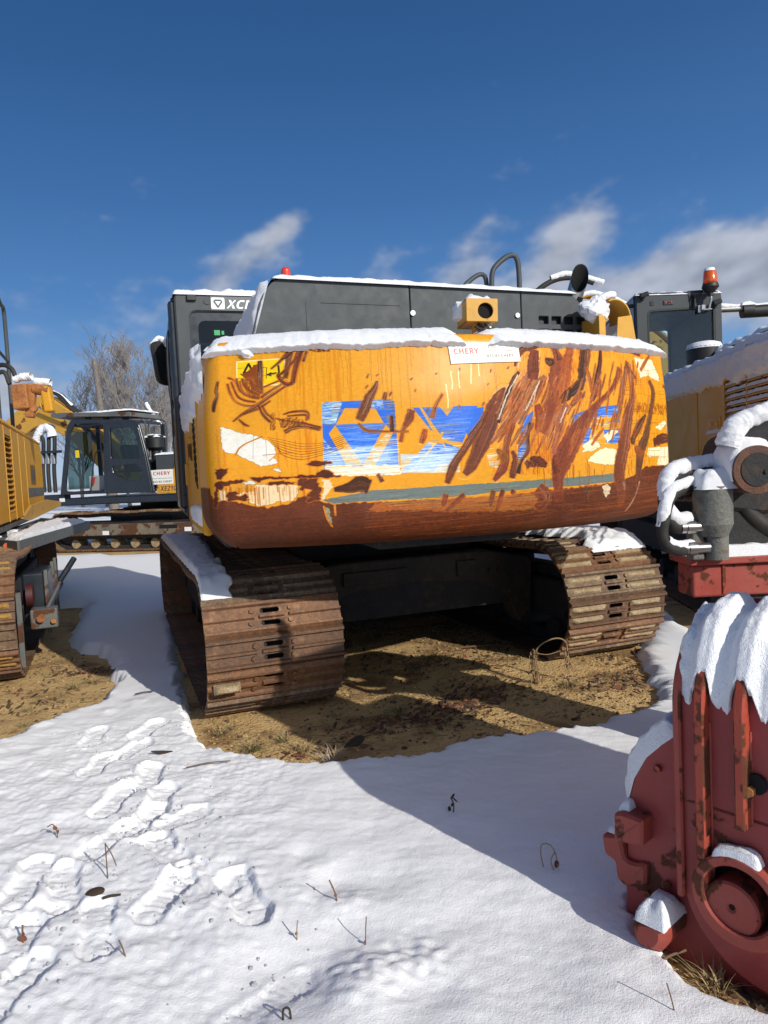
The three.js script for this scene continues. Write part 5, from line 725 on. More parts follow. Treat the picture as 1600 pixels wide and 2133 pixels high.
// ---------------------------------------------------------------- the larger excavator on the right
{
  const FR = [2.95, 8.2, -.10], ex = thing('excavator', 'larger yellow excavator with grey cab, amber beacon and snow-covered louvred engine cover', 'excavator', [FR[0], 0, -FR[1]], FR[2], 'parked excavators');
  const S = (px, py) => { const p = local(px, py, FR, 0, 0); return [p[2], p[1]]; };          // left side plane -> [z, y]
  const B = (px, py, z = 0) => { const p = local(px, py, FR, 2, z); return [p[0], p[1]]; };   // plane of the cab's rear wall -> [x, y]
  track(ex, .35, { L: 4.9, height: 1.05, width: .7, kinds: [2, 0], mats: [M.shoeDark, M.shoe] }).position.z = 0; track(ex, 2.9, { L: 4.9, height: 1.05, width: .7, kinds: [0], mats: [M.shoeDark] });
  part('chassis', [box(2.4, .4, 1.8, [1.62, .85, 0], undefined, .04), cyl(.75, .75, .3, [1.62, 1.12, 0], 'y', 32)], M.underFrame, ex);
  part('deck_frame', [bar(-.02, 3.2, 1.18, 1.34, -2.4, 3.95, .03)], M.greyBlue, ex);
  const yTop = 2.16, y0 = 1.345;
  part('house', [bar(.05, 3.15, y0, yTop - .05, .12, 3.9, .03)], M.yellowDull, ex);
  // side doors, separated by seams
  const seam = S(1456, 860)[0], lv0 = S(1513, 820)[0];
  part('side_door', [bar(-.012, .04, y0 + .01, yTop, .10, seam - .006, .012)], M.yellowDull, ex);
  const d2 = part('side_door', [bar(-.012, .04, y0 + .01, yTop, seam + .006, lv0 - .01, .012), bar(-.012, .04, y0 + .01, S(1513, 895)[1], lv0 - .01, 3.9, .012)], M.yellowDull, ex);
  const la = S(1478, 872), lb = S(1506, 897);
  part('door_latch', [bar(-.018, -.006, lb[1], la[1], la[0], lb[0], .004), bar(-.024, -.010, lb[1] + .03, la[1] - .03, la[0] + .03, lb[0] - .05, .004), cyl(.012, .012, .012, [-.026, (la[1] + lb[1]) / 2, (la[0] + lb[0]) / 2 - .02], 'x', 12)], M.yellowDull, d2);
  // louvred opening
  const t = S(1513, 768)[1], bt = S(1513, 893)[1];
  part('louvre_well', [bar(.03, .045, bt, t, lv0, 3.9, .002)], M.hole, ex); part('louvre_frame', [bar(-.02, .03, bt - .012, t + .012, lv0 - .012, lv0 + .01, .004), bar(-.022, .03, t - .006, t + .03, lv0 - .012, 3.9, .004), bar(-.02, .02, bt, t, lv0 + .42, lv0 + .44, .003)], M.yellow, ex);
  const slats = 9; for (let i = 0; i < slats; i++) { const y = mix(bt + .02, t - .03, i / (slats - 1)); part('louvre_slat', [box(.05, .012, 1.7, [.004, y, lv0 + .85], [0, 0, .6], .003)], M.yellow, ex); }
  part('snow', Array.from({ length: slats }, (_, i) => { const y = mix(bt + .02, t - .03, i / (slats - 1)); return snowPatch((u, v) => [mix(-.020, .012, v), y + .010, mix(lv0 + .01, lv0 + .9, u)], 50, 4, .014, { lump: 1.2, freq: 15, seed: i * 3, edge: .1, ragged: 1 }); }).concat([snowPatch((u, v) => [mix(-.03, -.004, v), lb[1] - .004, mix(la[0] - .02, lb[0] + .02, u)], 24, 4, .02, { seed: 8 }), snowPatch((u, v) => [mix(-.03, -.004, v), bt - .014, mix(lv0 - .03, lv0 + .16, u)], 24, 4, .02, { seed: 9 })]), M.snow, ex);
  // a thick layer of snow on the shoulder, hanging over the side
  const hang = S(1500, 760)[1];
  part('snow', [snowPatch((u, v) => { const z = mix(.1, 3.9, u); return [-.016 - .012 * v, mix(yTop - .20 + .05 * N3(z * 5, 3) + .03 * N3(z * 16, 1), yTop + .0, v), z]; }, 170, 18, .04, { dir: [-1, .2, 0], edge: .08, lump: .8, freq: 9, seed: 3, ragged: .7 }), snowTop(-.05, .95, .08, 3.9, (x) => yTop - .02 + x * .05, .085, { edge: .05, lump: .45, freq: 6, seed: 5 })], M.snow, ex);
  // raised grille on the roof, its slots plastered with snow
  const gz = local(1485, 730, FR, 0, .45)[2];
  part('roof_grille', [bar(.42, 1.9, yTop - .05, yTop + .24, gz, 3.9, .05)], M.black, ex);
  for (let i = 0; i < 9; i++) part('grille_slot', [bar(.412, .43, yTop + .135, yTop + .20, gz + .12 + i * .075, gz + .165 + i * .075, .004)], M.hole, ex);
  part('snow', [snowTop(.40, 1.9, gz - .04, 3.9, yTop + .235, .05, { edge: .06, seed: 7 }), snowPatch((u, v) => { const z = mix(gz - .03, 3.8, u); return [.415, mix(yTop - .04, yTop + .13, v), z]; }, 90, 16, .03, { dir: [-1, .3, 0], lump: 1.1, freq: 16, seed: 2, edge: .1, ragged: .8 })], M.snow, ex);
  const pcn = local(1467, 735, FR, 0, .36), pz = pcn[2];
  part('air_precleaner', [cyl(.165, .16, .2, [.36, yTop + .20, pz], 'y', 28), cyl(.17, .17, .03, [.36, yTop + .105, pz], 'y', 28), cyl(.09, .09, .2, [.36, yTop + .02, pz], 'y', 20), place(new THREE.SphereGeometry(.165, 24, 6, 0, Math.PI * 2, 0, Math.PI / 2), [.36, yTop + .30, pz], undefined, [1, .22, 1])], M.black, ex);
  part('snow', [snowPatch((u, v) => { const a = u * Math.PI * 2, r = .168 * (1 - v); return [.36 + r * Math.cos(a), yTop + .30 + .036 * (1 - (r / .168) ** 2), pz + r * Math.sin(a)]; }, 40, 10, .03, { edge: .01, seed: 3, lump: .4 }), snowPatch((u, v) => { const a = u * Math.PI * 2; return [.36 + (.17 + .012 * v) * Math.cos(a), yTop + .12, pz + (.17 + .012 * v) * Math.sin(a)]; }, 40, 3, .012, { edge: .1, seed: 6 })], M.snow, ex);
  // cab
  const cr = B(1504, 640)[0], yR = B(1440, 602)[1], cyB = 1.36, w0 = B(1350, 650)[0], w1 = B(1489, 660)[0], wt = B(1400, 645)[1];
  const cab = part('cab', [slab(roundPoly([[0, cyB, .02], [cr, cyB, .02], [cr, yR - .04, .07], [0, yR, .05]], .05), .06, .012, [rectPts(w0, cr - .085, 1.55, wt, .04, 3)], [0, 0, -.06]), bar(.01, cr, yR - .15, yR - .03, -1.78, -.04, .04), bar(0, cr, cyB - .04, cyB + .12, -1.78, -.04, .02), bar(cr - .06, cr - .003, cyB, yR - .08, -1.78, -.05, .02), bar(0, .08, cyB, yR - .1, -1.8, -1.72, .02), bar(cr - .08, cr, cyB, yR - .1, -1.8, -1.72, .02)], M.grey, ex);
  part('side_frame', [alongX(roundPoly([[-.05, cyB], [-.05, yR - .03], [-1.55, yR - .06], [-1.8, yR - .4], [-1.8, cyB]], .05), -.012, .022, .006, [rectPts(.16, .82, cyB + .42, yR - .2, .06, 3).map(([z, y]) => [-z, y]), rectPts(.92, 1.7, cyB + .12, yR - .24, .06, 3).map(([z, y]) => [-z, y])])], M.navy, cab);
  part('window_pane', [slab(rectPts(w0 - .005, cr - .08, 1.54, wt + .006, .04, 3), .006, .001, [], [0, 0, -.03])], M.glassClear, cab);
  part('side_pane', [bar(.0, .006, cyB + .12, yR - .18, -1.72, -.14, 0), bar(cr - .03, cr - .024, cyB + .5, yR - .2, -1.7, -.14, 0), bar(.06, cr - .06, cyB + .2, yR - .14, -1.77, -1.764, 0)], M.glassClear, cab);
  part('window_seal', [slab(rectPts(w0 - .01, cr - .075, 1.54, wt + .012, .045, 3), .012, .003, [rectPts(w0 + .012, cr - .097, 1.56, wt - .010, .035, 3)], [0, 0, -.01])], M.black, cab);
  part('operator_seat', [box(.5, .7, .16, [.45, 2.05, -.75], [.1, 0, 0], .05), box(.5, .16, .5, [.45, 1.72, -1.0], undefined, .04)], M.black, cab);
  const lamp = (px, py) => { const [x, y] = B(px, py, .05); part('work_light', [box(.095, .05, .06, [x, y, .05], [.2, 0, .28], .012), box(.03, .05, .03, [x - .01, y - .03, .02], undefined, .005)], M.black, cab); };
  lamp(1342, 614); lamp(1494, 629);
  { const [x, y] = B(1392, 630); part('switch_plate', [box(.105, .05, .01, [x, y, .006], [0, 0, -.03], .003)], M.grey, cab); for (const [k, m] of [[-.03, M.redLens], [0, M.black], [.03, M.redLens]]) part('indicator', [cyl(.009, .009, .01, [x + k, y, .014], 'z', 12)], m, cab); const v = B(1358, 632); part('vent', [box(.04, .05, .006, [v[0], v[1], .004], undefined, .003)], M.black, cab); const k = B(1320, 634); part('hinge', [cyl(.022, .022, .07, [-.03, k[1], -.09], 'x', 12)], M.black, cab); }
  { const [x, y] = B(1446, 628); part('cable_loop', [slab(roundPoly([[x - .045, y - .07], [x + .035, y - .07], [x + .075, y + .07], [x + .11, y + .12], [x - .08, y + .12], [x - .05, y + .04]], .02, 3), .006, .001, [], [0, 0, .003]), cyl(.012, .012, .12, [x - .005, y, .03]), cyl(.02, .02, .03, [x - .005, y + .05, .03]), cyl(.02, .02, .03, [x - .005, y - .05, .03])], M.black, cab); }
  { const [x, y] = B(1479, 596, .08); const bz = .09;
    const bc = part('beacon', [place(new THREE.LatheGeometry([[0, .17], [.045, .165], [.066, .13], [.076, .05], [.08, 0], [.0, 0]].map((p) => new THREE.Vector2(...p)), 28), [x, y + .015, bz])], M.amber, cab);
    part('base', [cyl(.082, .09, .035, [x, y, bz], 'y', 28), cyl(.09, .04, .06, [x, y - .045, bz], 'y', 28), cyl(.03, .03, .04, [x, y - .09, bz])], M.black, bc); part('reflector', [cyl(.03, .03, .10, [x, y + .07, bz], 'y', 12)], M.steel, bc);
    part('stem', [tube([[x, y - .09, bz], [x + .006, y - .14, bz], [x - .006, y - .2, bz - .01], [x - .012, y - .25, bz - .02]], .014, 16, 8), box(.09, .012, .09, [x - .03, y - .25, .045], undefined, .003), box(.05, .06, .03, [x - .06, y - .22, .04], undefined, .005), box(.03, .08, .02, [x - .10, y - .23, .02], undefined, .004)], M.steel, bc);
    part('snow', [snowPatch((u, v) => { const a = u * 6.283, r = .06 * (1 - v); return [x - .006 + r * Math.cos(a), y + .185 - r * r * 4, bz + r * Math.sin(a)]; }, 28, 8, .016, { edge: .01, seed: 3 })], M.snow, bc); }
  part('snow', [snowTop(-.01, cr, -1.78, .01, (x) => yR - .02 - x * .04, .035, { edge: .06, seed: 6 })], M.snow, cab);
  // snow-covered rail with a dark gaiter, running out of the picture
  const ra = local(1500, 645, FR, 2, -.6), rb = local(1640, 640, FR, 2, -.6), rm = local(1545, 648, FR, 2, -.6);
  part('boom_cylinder', [rod(ra, [rb[0] + 1, rb[1] - .02, rb[2]], .038, 14)], M.steel, ex); part('gaiter', [rod([rm[0], rm[1] - .01, rm[2]], [rb[0] + 1, rb[1] - .03, rb[2]], .075, 14), cyl(.085, .085, .12, [rm[0] + .06, rm[1], rm[2]], 'x', 14)], M.black, ex);
  part('boom', [slab(roundPoly([[.2, 1.5], [1.0, 1.4], [.3, 2.1], [-1.4, 3.05], [-2.2, 2.8], [-1.0, 2.3]], .1, 4).map(([z, y]) => [z, y]), .5, .02)].map((g) => place(g, [1.55, 0, -1.2], [0, Math.PI / 2, 0])).map((g) => g.translate(0, -.25, -.2)), M.yellowDull, ex);
  part('snow', [snowTube([[ra[0], ra[1] + .02, ra[2]], [rm[0], rm[1] + .03, rm[2]], [rb[0] + .8, rb[1] + .03, rb[2]]], .035, .6, 30, 3), snowTop(rm[0] - .02, rm[0] + .14, rm[2] - .06, rm[2] + .06, rm[1] + .07, .04, { seed: 3 })], M.snow, ex);
}
// ---------------------------------------------------------------- the excavator cut by the left edge
{
  const FR = [-3.42, 7.1, .365], ex = thing('excavator', 'dusty yellow excavator with open side louvres, grey catwalk and tow hook', 'excavator', [FR[0], 0, -FR[1]], FR[2], 'parked excavators');   // origin: outer face of its right track
  const S = (px, py, x = -.3) => { const p = local(px, py, FR, 0, x); return [p[2], p[1]]; };
  const tr = track(ex, -.36, { L: 4.5, height: .92, width: .70, kinds: [2, 1], mats: [M.shoePale, M.shoe, M.shoeDark], mudMat: M.clay }); track(ex, -2.7, { L: 4.5, height: .92, width: .70, kinds: [0], mats: [M.shoeDark] });
  part('chassis', [box(2.2, .36, 1.6, [-1.53, .72, 0], undefined, .04), cyl(.66, .66, .3, [-1.53, .95, 0], 'y', 30)], M.underFrame, ex);
  const zf = S(88, 980)[0], zr = 3.0, yb = 1.07, yt = 2.2, xs = -.3;
  part('house', [bar(xs - 2.5, xs - .06, yb, yt - .06, zf + .03, zr, .04)], M.yellowDull, ex);
  part('deck_frame', [bar(xs - 2.55, xs - .02, .99, yb - .004, zf - 1.4, zr, .02)], M.greyBlue, ex);
  // panels, each a little proud with lit edges; the louvred door among them
  const z1 = S(55, 980)[0], z2 = S(42, 980)[0], z3 = S(28, 980)[0], z4 = S(13, 980)[0];
  const pan = (a, b, hole) => part('side_panel', [alongX([[a, yb + .01], [b, yb + .01], [b, yt - .12], [a, yt - .12]], xs - .05, xs, .012, hole ? [hole] : []), alongX([[a, yt - .125], [b, yt - .125], [b, yt - .01], [a, yt - .01]], xs - .16, xs - .115, .012), box(.10, .14, b - a - .004, [xs - .08, yt - .08, (a + b) / 2], [0, 0, .8], .01)], M.yellowDull, ex);
  pan(zf, z1 - .008); pan(z1 + .008, z2 - .008); const la = S(24, 875), lb = S(36, 1040);
  const h0 = z3 + .04, h1 = z4 - .05, hy0 = yb + .1, hy1 = yt - .2;
  pan(z2 + .008, z3 - .008); pan(z3 + .008, z4 - .008, [[h0, hy0], [h1, hy0], [h1, hy1], [h0, hy1]]); pan(z4 + .008, z4 + .8); pan(z4 + .816, zr);
  for (const z of [z1, z2, z3, z4]) part('panel_trim', [bar(xs - .03, xs + .006, yb + .01, yt - .125, z - .009, z + .009, .003)], M.yellow, ex);
  part('louvre_well', [bar(xs - .12, xs - .10, hy0, hy1, h0, h1, 0)], M.hole, ex);
  for (let i = 0; i < 15; i++) part('louvre_slat', [box(.06, .012, h1 - h0, [xs - .022, mix(hy0 + .02, hy1 - .02, i / 14), (h0 + h1) / 2], [0, 0, -.6], .003)], M.yellow, ex);
  const lt = print(256, 128, (k, w, h) => { k.fillStyle = '#7e5c22'; k.fillRect(0, 0, w, h); k.fillStyle = '#2b3350'; k.font = 'italic bold 104px sans-serif'; k.fillText('XCMG', 6, 100, 240); }, .4);
  { const g = new THREE.PlaneGeometry(.62, .27); g.rotateY(Math.PI / 2); g.translate(xs + .004, 1.60, (zf + z2) / 2); mesh('lettering', g, lt, ex); }
  part('grey_stripe', [bar(xs, xs + .004, 1.30, 1.42, zf + .02, z1 - .02, 0)], M.greyBlue, ex);
  part('tow_hook', [alongX(roundPoly([[S(44, 1040, -.1)[0], 1.14], [S(62, 1022, -.1)[0], 1.24], [S(95, 1022, -.1)[0], 1.26], [S(125, 1030, -.1)[0], 1.17], [S(125, 1040, -.1)[0], 1.1], [S(60, 1045, -.1)[0], 1.09]], .03, 3), -.12, -.09, .004)], M.yellow, ex);
  // snow film on the roof edge
  part('snow', [snowTop(-1.6, xs - .12, zf, zr, yt - .02, .03, { edge: .03, seed: 3 })], M.snow, ex);
  // catwalk reaching out over the track
  const cA = local(38, 1128, FR, 1, .97), cB = local(186, 1086, FR, 1, .97), cC = local(84, 1079, FR, 1, .97), cD = local(-40, 1120, FR, 1, .97), lp = (u, v) => [mix(mix(cD[0], cA[0], u), mix(cC[0], cB[0], u), v), mix(mix(cD[2], cA[2], u), mix(cC[2], cB[2], u), v)];
  const flat = (pts, y0, y1) => place(slab(pts.map(([x, z]) => [x, -z]), y1 - y0, .006), [0, y0, 0], [-Math.PI / 2, 0, 0]), edge = (p, q, y0, y1, t = .02) => { const d = Math.hypot(q[0] - p[0], q[1] - p[1]); return box(t, y1 - y0, d, [(p[0] + q[0]) / 2, (y0 + y1) / 2, (p[1] + q[1]) / 2], [0, Math.atan2(q[0] - p[0], q[1] - p[1]), 0], .004); };
  part('catwalk', [flat([lp(0, 0), lp(1, 0), lp(1, 1), lp(0, 1)], .935, .965), edge(lp(1, 0), lp(1, 1), .87, .975), edge(lp(0, 0), lp(1, 0), .84, .972), edge(lp(0, 1), lp(1, 1), .87, .972), edge(lp(0, .3), lp(1, .3), .87, .94), edge(lp(0, .7), lp(1, .7), .87, .94)], M.greyBlue, ex);
  { const p = lp(.72, 0); part('reflector', [cyl(.03, .03, .016, [p[0], .92, p[1] + .016], 'z', 20)], M.orangeRed, ex); const q = lp(.78, 0); part('drain_hole', [cyl(.016, .016, .014, [q[0], .865, q[1] + .016], 'z', 12)], M.hole, ex); }
  for (let i = 0; i < 6; i++) { const p = lp(.35 + (i % 2) * .18, .08 + i * .12); part('anti_slip_stud', [cyl(.06, .065, .016, [p[0], .972, p[1]], 'y', 14)], M.navy, ex); }
  part('snow', [snowPatch((u, v) => { const p = lp(mix(.58 + .08 * Math.sin(v * 9) - .25 * v, .985, u), mix(.02, .98, v)); return [p[0], .966, p[1]]; }, 24, 120, .04, { lump: .6, seed: 7, edge: .1 }), snowPatch((u, v) => { const w = mix(.1, .8, v), p = lp(.34 + .12 * Math.sin(w * 20) + .1 * u, w); return [p[0], .966, p[1]]; }, 6, 60, .02, { lump: 1, seed: 2 })], M.snow, ex);
  // steps and brackets on the side of the track frame
  const bz = local(75, 1290, FR, 0, .06)[2];
  part('step', [bar(-.05, .14, .28, .72, bz - .85, bz - .25, .02)], M.navy, ex);
  for (const d of [-.24, -.95, -1.3]) part('post', [bar(.12, .15, .22, .74, bz + d - .035, bz + d + .035, .006)], M.greyBlue, ex);
  part('hinge_plate', [bar(.02, .22, .30, .46, bz - .12, bz + .02, .015)], M.greyBlue, ex); part('pin', [cyl(.03, .03, .05, [.10, .39, bz + .04], 'z', 14), cyl(.02, .02, .04, [.19, .36, bz + .035], 'z', 10)], M.rustOrange, ex);
  part('handle', [rod([.14, .44, bz - .05], [.24, .62, bz - .25], .024, 12)], M.steel, ex); part('handle', [rod([.16, .5, bz - 1.35], [.30, .70, bz - 1.5], .028, 12)], M.navy, ex);
  part('red_cap', [cyl(.09, .09, .05, [.02, .56, bz - .12], 'x', 18)], plain([.06, .010, .010], .6), ex); part('mud_flap', [bar(-.06, -.02, .02, .62, bz + .10, bz + .13, .006)], M.greyBlue, ex);
  // handrail above, and the boom foot with its rusted bracket showing over the roof
  const hz = local(14, 720, FR, 0, -.5);
  part('handrail', [tube([[-.5, 2.1, hz[2]], [-.5, local(14, 672, FR, 0, -.5)[1] - .05, hz[2]], [-.5, local(14, 655, FR, 0, -.5)[1], hz[2] + .05], [-.5, local(0, 632, FR, 0, -.5)[1], hz[2] + .3], [-.5, local(0, 632, FR, 0, -.5)[1], hz[2] + 1.2], [-.5, 2.1, hz[2] + 1.3]], .026, 60, 8)], M.grey, ex); part('handrail', [rod([-.5, local(14, 750, FR, 0, -.5)[1], hz[2]], [-.5, local(0, 735, FR, 0, -.5)[1], hz[2] + 1.2], .02, 8)], M.grey, ex);
  const D = 9.4, c = Math.cos(FR[2]), s = Math.sin(FR[2]), W = (px, py, d = D) => { const p = at(px, py, d), X = p.x - FR[0], Z = -p.z - FR[1]; return [X * c + Z * s, p.y, X * s - Z * c]; };
  const b0 = W(30, 862), b1 = W(70, 790), b2 = W(106, 812);
  const br = part('boom_bracket', [box(.20, .32, .26, [W(48, 815)[0], W(48, 828)[1], W(48, 815)[2]], [0, -.3, .05], .02), box(.11, .44, .10, [W(64, 822)[0], W(64, 835)[1], W(64, 822)[2]], [0, -.3, -.12], .02), rod(W(72, 810), W(104, 814), .075, 18), cyl(.05, .05, .1, W(70, 850), 'z', 10)], M.rustOrange, ex);
  part('link_arm', [box(.12, .34, .14, [W(100, 830)[0], W(100, 832)[1], W(100, 830)[2]], [0, -.3, .1], .03), tube([W(84, 842), W(92, 852), W(104, 845), W(110, 830)], .022, 14, 6)], M.yellowDull, br); part('snow', [snowTube([W(30, 792), W(50, 788), W(66, 786)], .05, .3, 16, 3), snowTube([W(74, 797), W(106, 800)], .045, .3, 12, 5)], M.snow, br);
  part('boom', [slab(roundPoly([[.4, 1.3], [1.3, 1.3], [1.0, 1.9], [-.2, 2.75], [-1.2, 2.75], [-.6, 2.1]], .1, 3), .5, .02)].map((g) => place(g, [-1.75, -.1, -2.0], [0, Math.PI / 2, 0])), M.yellowDull, ex);
  part('hose', [tube([W(-20, 770), W(5, 760), W(24, 768), W(34, 790)], .03, 16, 8)], M.rubber, ex); part('hose', [tube([W(-20, 785), W(8, 775), W(20, 800)], .03, 16, 8)], M.rubber, ex);
}
// ---------------------------------------------------------------- the small excavator with its cab door open, farther back on the left
{
  const FR = [-4.92, 16.4, 1.29], ex = thing('excavator', 'distant excavator standing side-on with dark cab, open doorway and white dealer sign', 'excavator', [FR[0], 0, -FR[1]], FR[2], 'parked excavators');
  const X0 = -1.36, S = (px, py, x = X0) => { const p = local(px, py, FR, 0, x); return [p[2], p[1]]; }, zq = (a, b, x) => S(a / 3.68, 580 + b / 3.678, x), PL = (l, x) => l.map(([a, b, r]) => r === undefined ? zq(a, b, x) : [...zq(a, b, x), r]);
  track(ex, -1.2, { L: 4.2, height: .86, width: .6, kinds: [2, 0], mats: [M.shoePale, M.shoe], frame: M.underFrame, roller: M.mud }); track(ex, 1.2, { L: 4.2, height: .86, width: .6, kinds: [0], mats: [M.shoeDark] });
  part('chassis', [box(2.2, .3, 1.5, [0, .72, 0], undefined, .03), cyl(.6, .6, .3, [0, .92, 0], 'y', 28)], M.underFrame, ex);
  const fa = zq(420, 1950, -1.52), fb = zq(1485, 1915, -1.52);
  const tf = part('track_frame', [bar(-1.54, -1.36, .34, .58, -1.72, 1.75, .02)], paint([.13, .12, .10], { rust: .5, dust: .6, dustC: [.3, .22, .13] }), ex);
  for (const [a, b] of [[480, 1985], [810, 1955], [1440, 1920]]) { const p = zq(a, b, -1.55); part('white_label', [box(.004, .085, .16, [-1.543, clamp(p[1], .4, .54), p[0]])], M.white, tf); }
  for (const [a, b] of [[610, 1960], [1290, 1930]]) { const p = zq(a, b, -1.55); part('access_slot', [box(.006, .08, .42, [-1.541, .50, p[0]], undefined, .002)], M.hole, tf); }
  part('deck_frame', [bar(X0 - .02, 1.36, 1.0, 1.16, zq(440, 1690)[0], 2.6, .03)], M.navy, ex);
  part('white_label', [box(.004, .08, .14, [X0 - .024, zq(483, 1698)[1], zq(483, 1698)[0]])], M.white, ex);
  // cab side: one frame with the doorway and the door window cut out
  const frame = PL([[472, 1655, .02], [520, 1130, .1], [560, 1078, .08], [1020, 1082, .1], [1072, 1110, .1], [1130, 1330, .1], [1195, 1640, .04]]);
  const doorway = roundPoly(PL([[508, 1630], [545, 1180], [580, 1115], [785, 1112], [800, 1130], [806, 1640]]), .06, 3), win = roundPoly(PL([[850, 1150], [1010, 1140], [1045, 1180], [1092, 1380], [862, 1385]]), .05, 3), lowWin = roundPoly(PL([[870, 1440], [1060, 1420], [1100, 1480], [1090, 1545], [990, 1548], [880, 1490]]), .03, 3);
  const cab = part('cab', [alongX(roundPoly(frame, .05, 3), X0 - .04, X0 + .02, .008, [doorway, win, lowWin])], M.navy, ex);
  const zf = frame[0][0], zb = frame[6][0], yt = frame[3][1], yb = frame[0][1];
  part('roof', [bar(X0 + .02, -.42, yt - .07, yt - .005, frame[2][0], frame[4][0] - .1, .02), bar(X0 + .02, -.42, yb - .02, yb + .05, zf, zb, .01), bar(-.47, -.42, yb, yt - .05, frame[1][0], frame[1][0] + .1, .01), bar(-.47, -.42, yb, yt - .05, frame[4][0] - .1, frame[4][0], .01), bar(X0, -.42, yb, 1.9, frame[4][0] + .0, frame[4][0] + .06, .01)], M.navy, cab);
  const door = part('door_trim', [alongX(roundPoly(PL([[812, 1110], [1030, 1108], [1070, 1140], [1120, 1340], [1180, 1640], [835, 1645]]), .04, 3), X0 - .055, X0 - .042, .004, [win, lowWin])], M.navy, cab);
  part('door_pane', [alongX(win.map(([z, y]) => [z, y]), X0 - .03, X0 - .024, 0), alongX(lowWin, X0 - .03, X0 - .024, 0)], M.glass, cab); part('yellow_panel', [alongX(roundPoly(PL([[875, 1490], [1085, 1480], [1090, 1545], [980, 1548]]), .02, 2), X0 - .02, X0 - .008, .002)], M.yellow, cab);
  part('handle', [tube([[X0 - .07, zq(700, 1640)[1], zq(712, 1640)[0]], [X0 - .07, zq(740, 1400)[1], zq(738, 1400)[0]], [X0 - .07, zq(760, 1325)[1], zq(760, 1325)[0]], [X0 - .05, zq(790, 1320)[1], zq(795, 1320)[0]]], .014, 20, 6)], M.black, cab);
  part('operator_seat', [box(.5, .6, .16, [-.9, 1.95, zq(900, 1300)[0]], [-.15, 0, 0], .05), box(.5, .16, .5, [-.9, 1.62, zq(830, 1400)[0]], undefined, .04)], M.black, cab); part('floor_box', [box(.6, .34, .6, [-.9, yb + .2, zq(730, 1540)[0]], undefined, .03)], plain([.3, .3, .29], .6), cab); part('red_tab', [box(.02, .16, .05, [X0 + .12, zq(690, 1550)[1], zq(690, 1550)[0]], [.3, 0, 0], .004)], plain([.4, .02, .02], .5), cab);
  part('yellow_label', [box(.006, .16, .10, [X0 + .12, zq(563, 1345)[1], zq(563, 1345)[0]])], M.yellowSticker, cab);
  part('front_pane', [bar(X0 + .05, -.46, yb + .1, yt - .12, zf + .16, zf + .166, 0)], M.glass, cab);
  const vis = part('roof_visor', [alongX(roundPoly(PL([[402, 1040], [490, 1030], [1010, 1022], [1015, 1058], [520, 1062], [470, 1078], [405, 1066]]), .02, 2), X0 - .06, -.35, .008)], M.greyBlue, cab);
  for (const a of [640, 780, 930]) part('visor_bracket', [bar(X0 + .1, X0 + .2, zq(a, 1085)[1], zq(a, 1056)[1], zq(a, 1070)[0] - .05, zq(a, 1070)[0] + .05, .004)], M.black, vis);
  part('snow', [snowTop(X0 - .06, -.35, zq(410, 1036)[0], zq(1010, 1024)[0], zq(700, 1028)[1] - .005, .03, { edge: .05, seed: 3 })], M.snow, vis);
  { const p = zq(1047, 1060, -.9); part('beacon', [place(new THREE.LatheGeometry([[0, .14], [.05, .13], [.065, .08], [.07, 0], [0, 0]].map((q) => new THREE.Vector2(...q)), 20), [-.9, p[1] - .04, p[0]])], M.amber, cab); }
  // house and counterweight
  const zc = zb + .02;
  part('house', [bar(X0 + .02, 1.3, 1.17, zq(1250, 1345, X0)[1], zc, 2.0, .03)], M.grey, ex); part('side_panel', [alongX(roundPoly([[zc + .01, 1.17], [2.5, 1.17], [2.5, 2.1], [zq(1352, 1370)[0], 2.1], [zq(1335, 1455)[0], zq(1335, 1458)[1]], [zc + .01, zq(1190, 1465)[1]]], .02, 2), X0 - .01, X0 + .02, .004)], M.yellow, ex);
  part('counterweight', [bar(-1.3, 1.3, 1.1, 2.1, 2.0, 2.75, .12)], M.yellow, ex);
  part('snow', [snowTop(X0, 1.3, zc, 2.0, zq(1250, 1345, X0)[1], .04, { edge: .05, seed: 3 })], M.snow, ex);
  part('air_precleaner', [cyl(.18, .18, .26, [-1.0, zq(1190, 1250, -1)[1], zq(1190, 1250, -1)[0]], 'y', 26), cyl(.19, .12, .05, [-1.0, zq(1190, 1310, -1)[1], zq(1190, 1250, -1)[0]], 'y', 26), cyl(.1, .1, .3, [-1.0, zq(1190, 1350, -1)[1], zq(1190, 1250, -1)[0]], 'y', 16)], M.black, ex);
  part('snow', [snowTop(-1.17, -.83, zq(1190, 1250, -1)[0] - .17, zq(1190, 1250, -1)[0] + .17, zq(1190, 1210, -1)[1] - .01, .05, { edge: .35, seed: 2 })], M.snow, ex);
  for (const [a, b] of [[1142, 1275], [1065, 1115]]) part('handrail', [tube([[-1.1, 1.95, zq(a, 1300, -1.1)[0]], [-1.1, zq(a, 1120, -1.1)[1], zq(a, 1120, -1.1)[0]], [-1.1, zq(a, 1090, -1.1)[1], zq(a + 15, 1090, -1.1)[0]], [-1.1, zq(b, 1090, -1.1)[1], zq(b - 15, 1090, -1.1)[0]], [-1.1, zq(b, 1120, -1.1)[1], zq(b, 1120, -1.1)[0]], [-1.1, 1.95, zq(b, 1300, -1.1)[0]]], .018, 40, 6)], M.grey, ex);
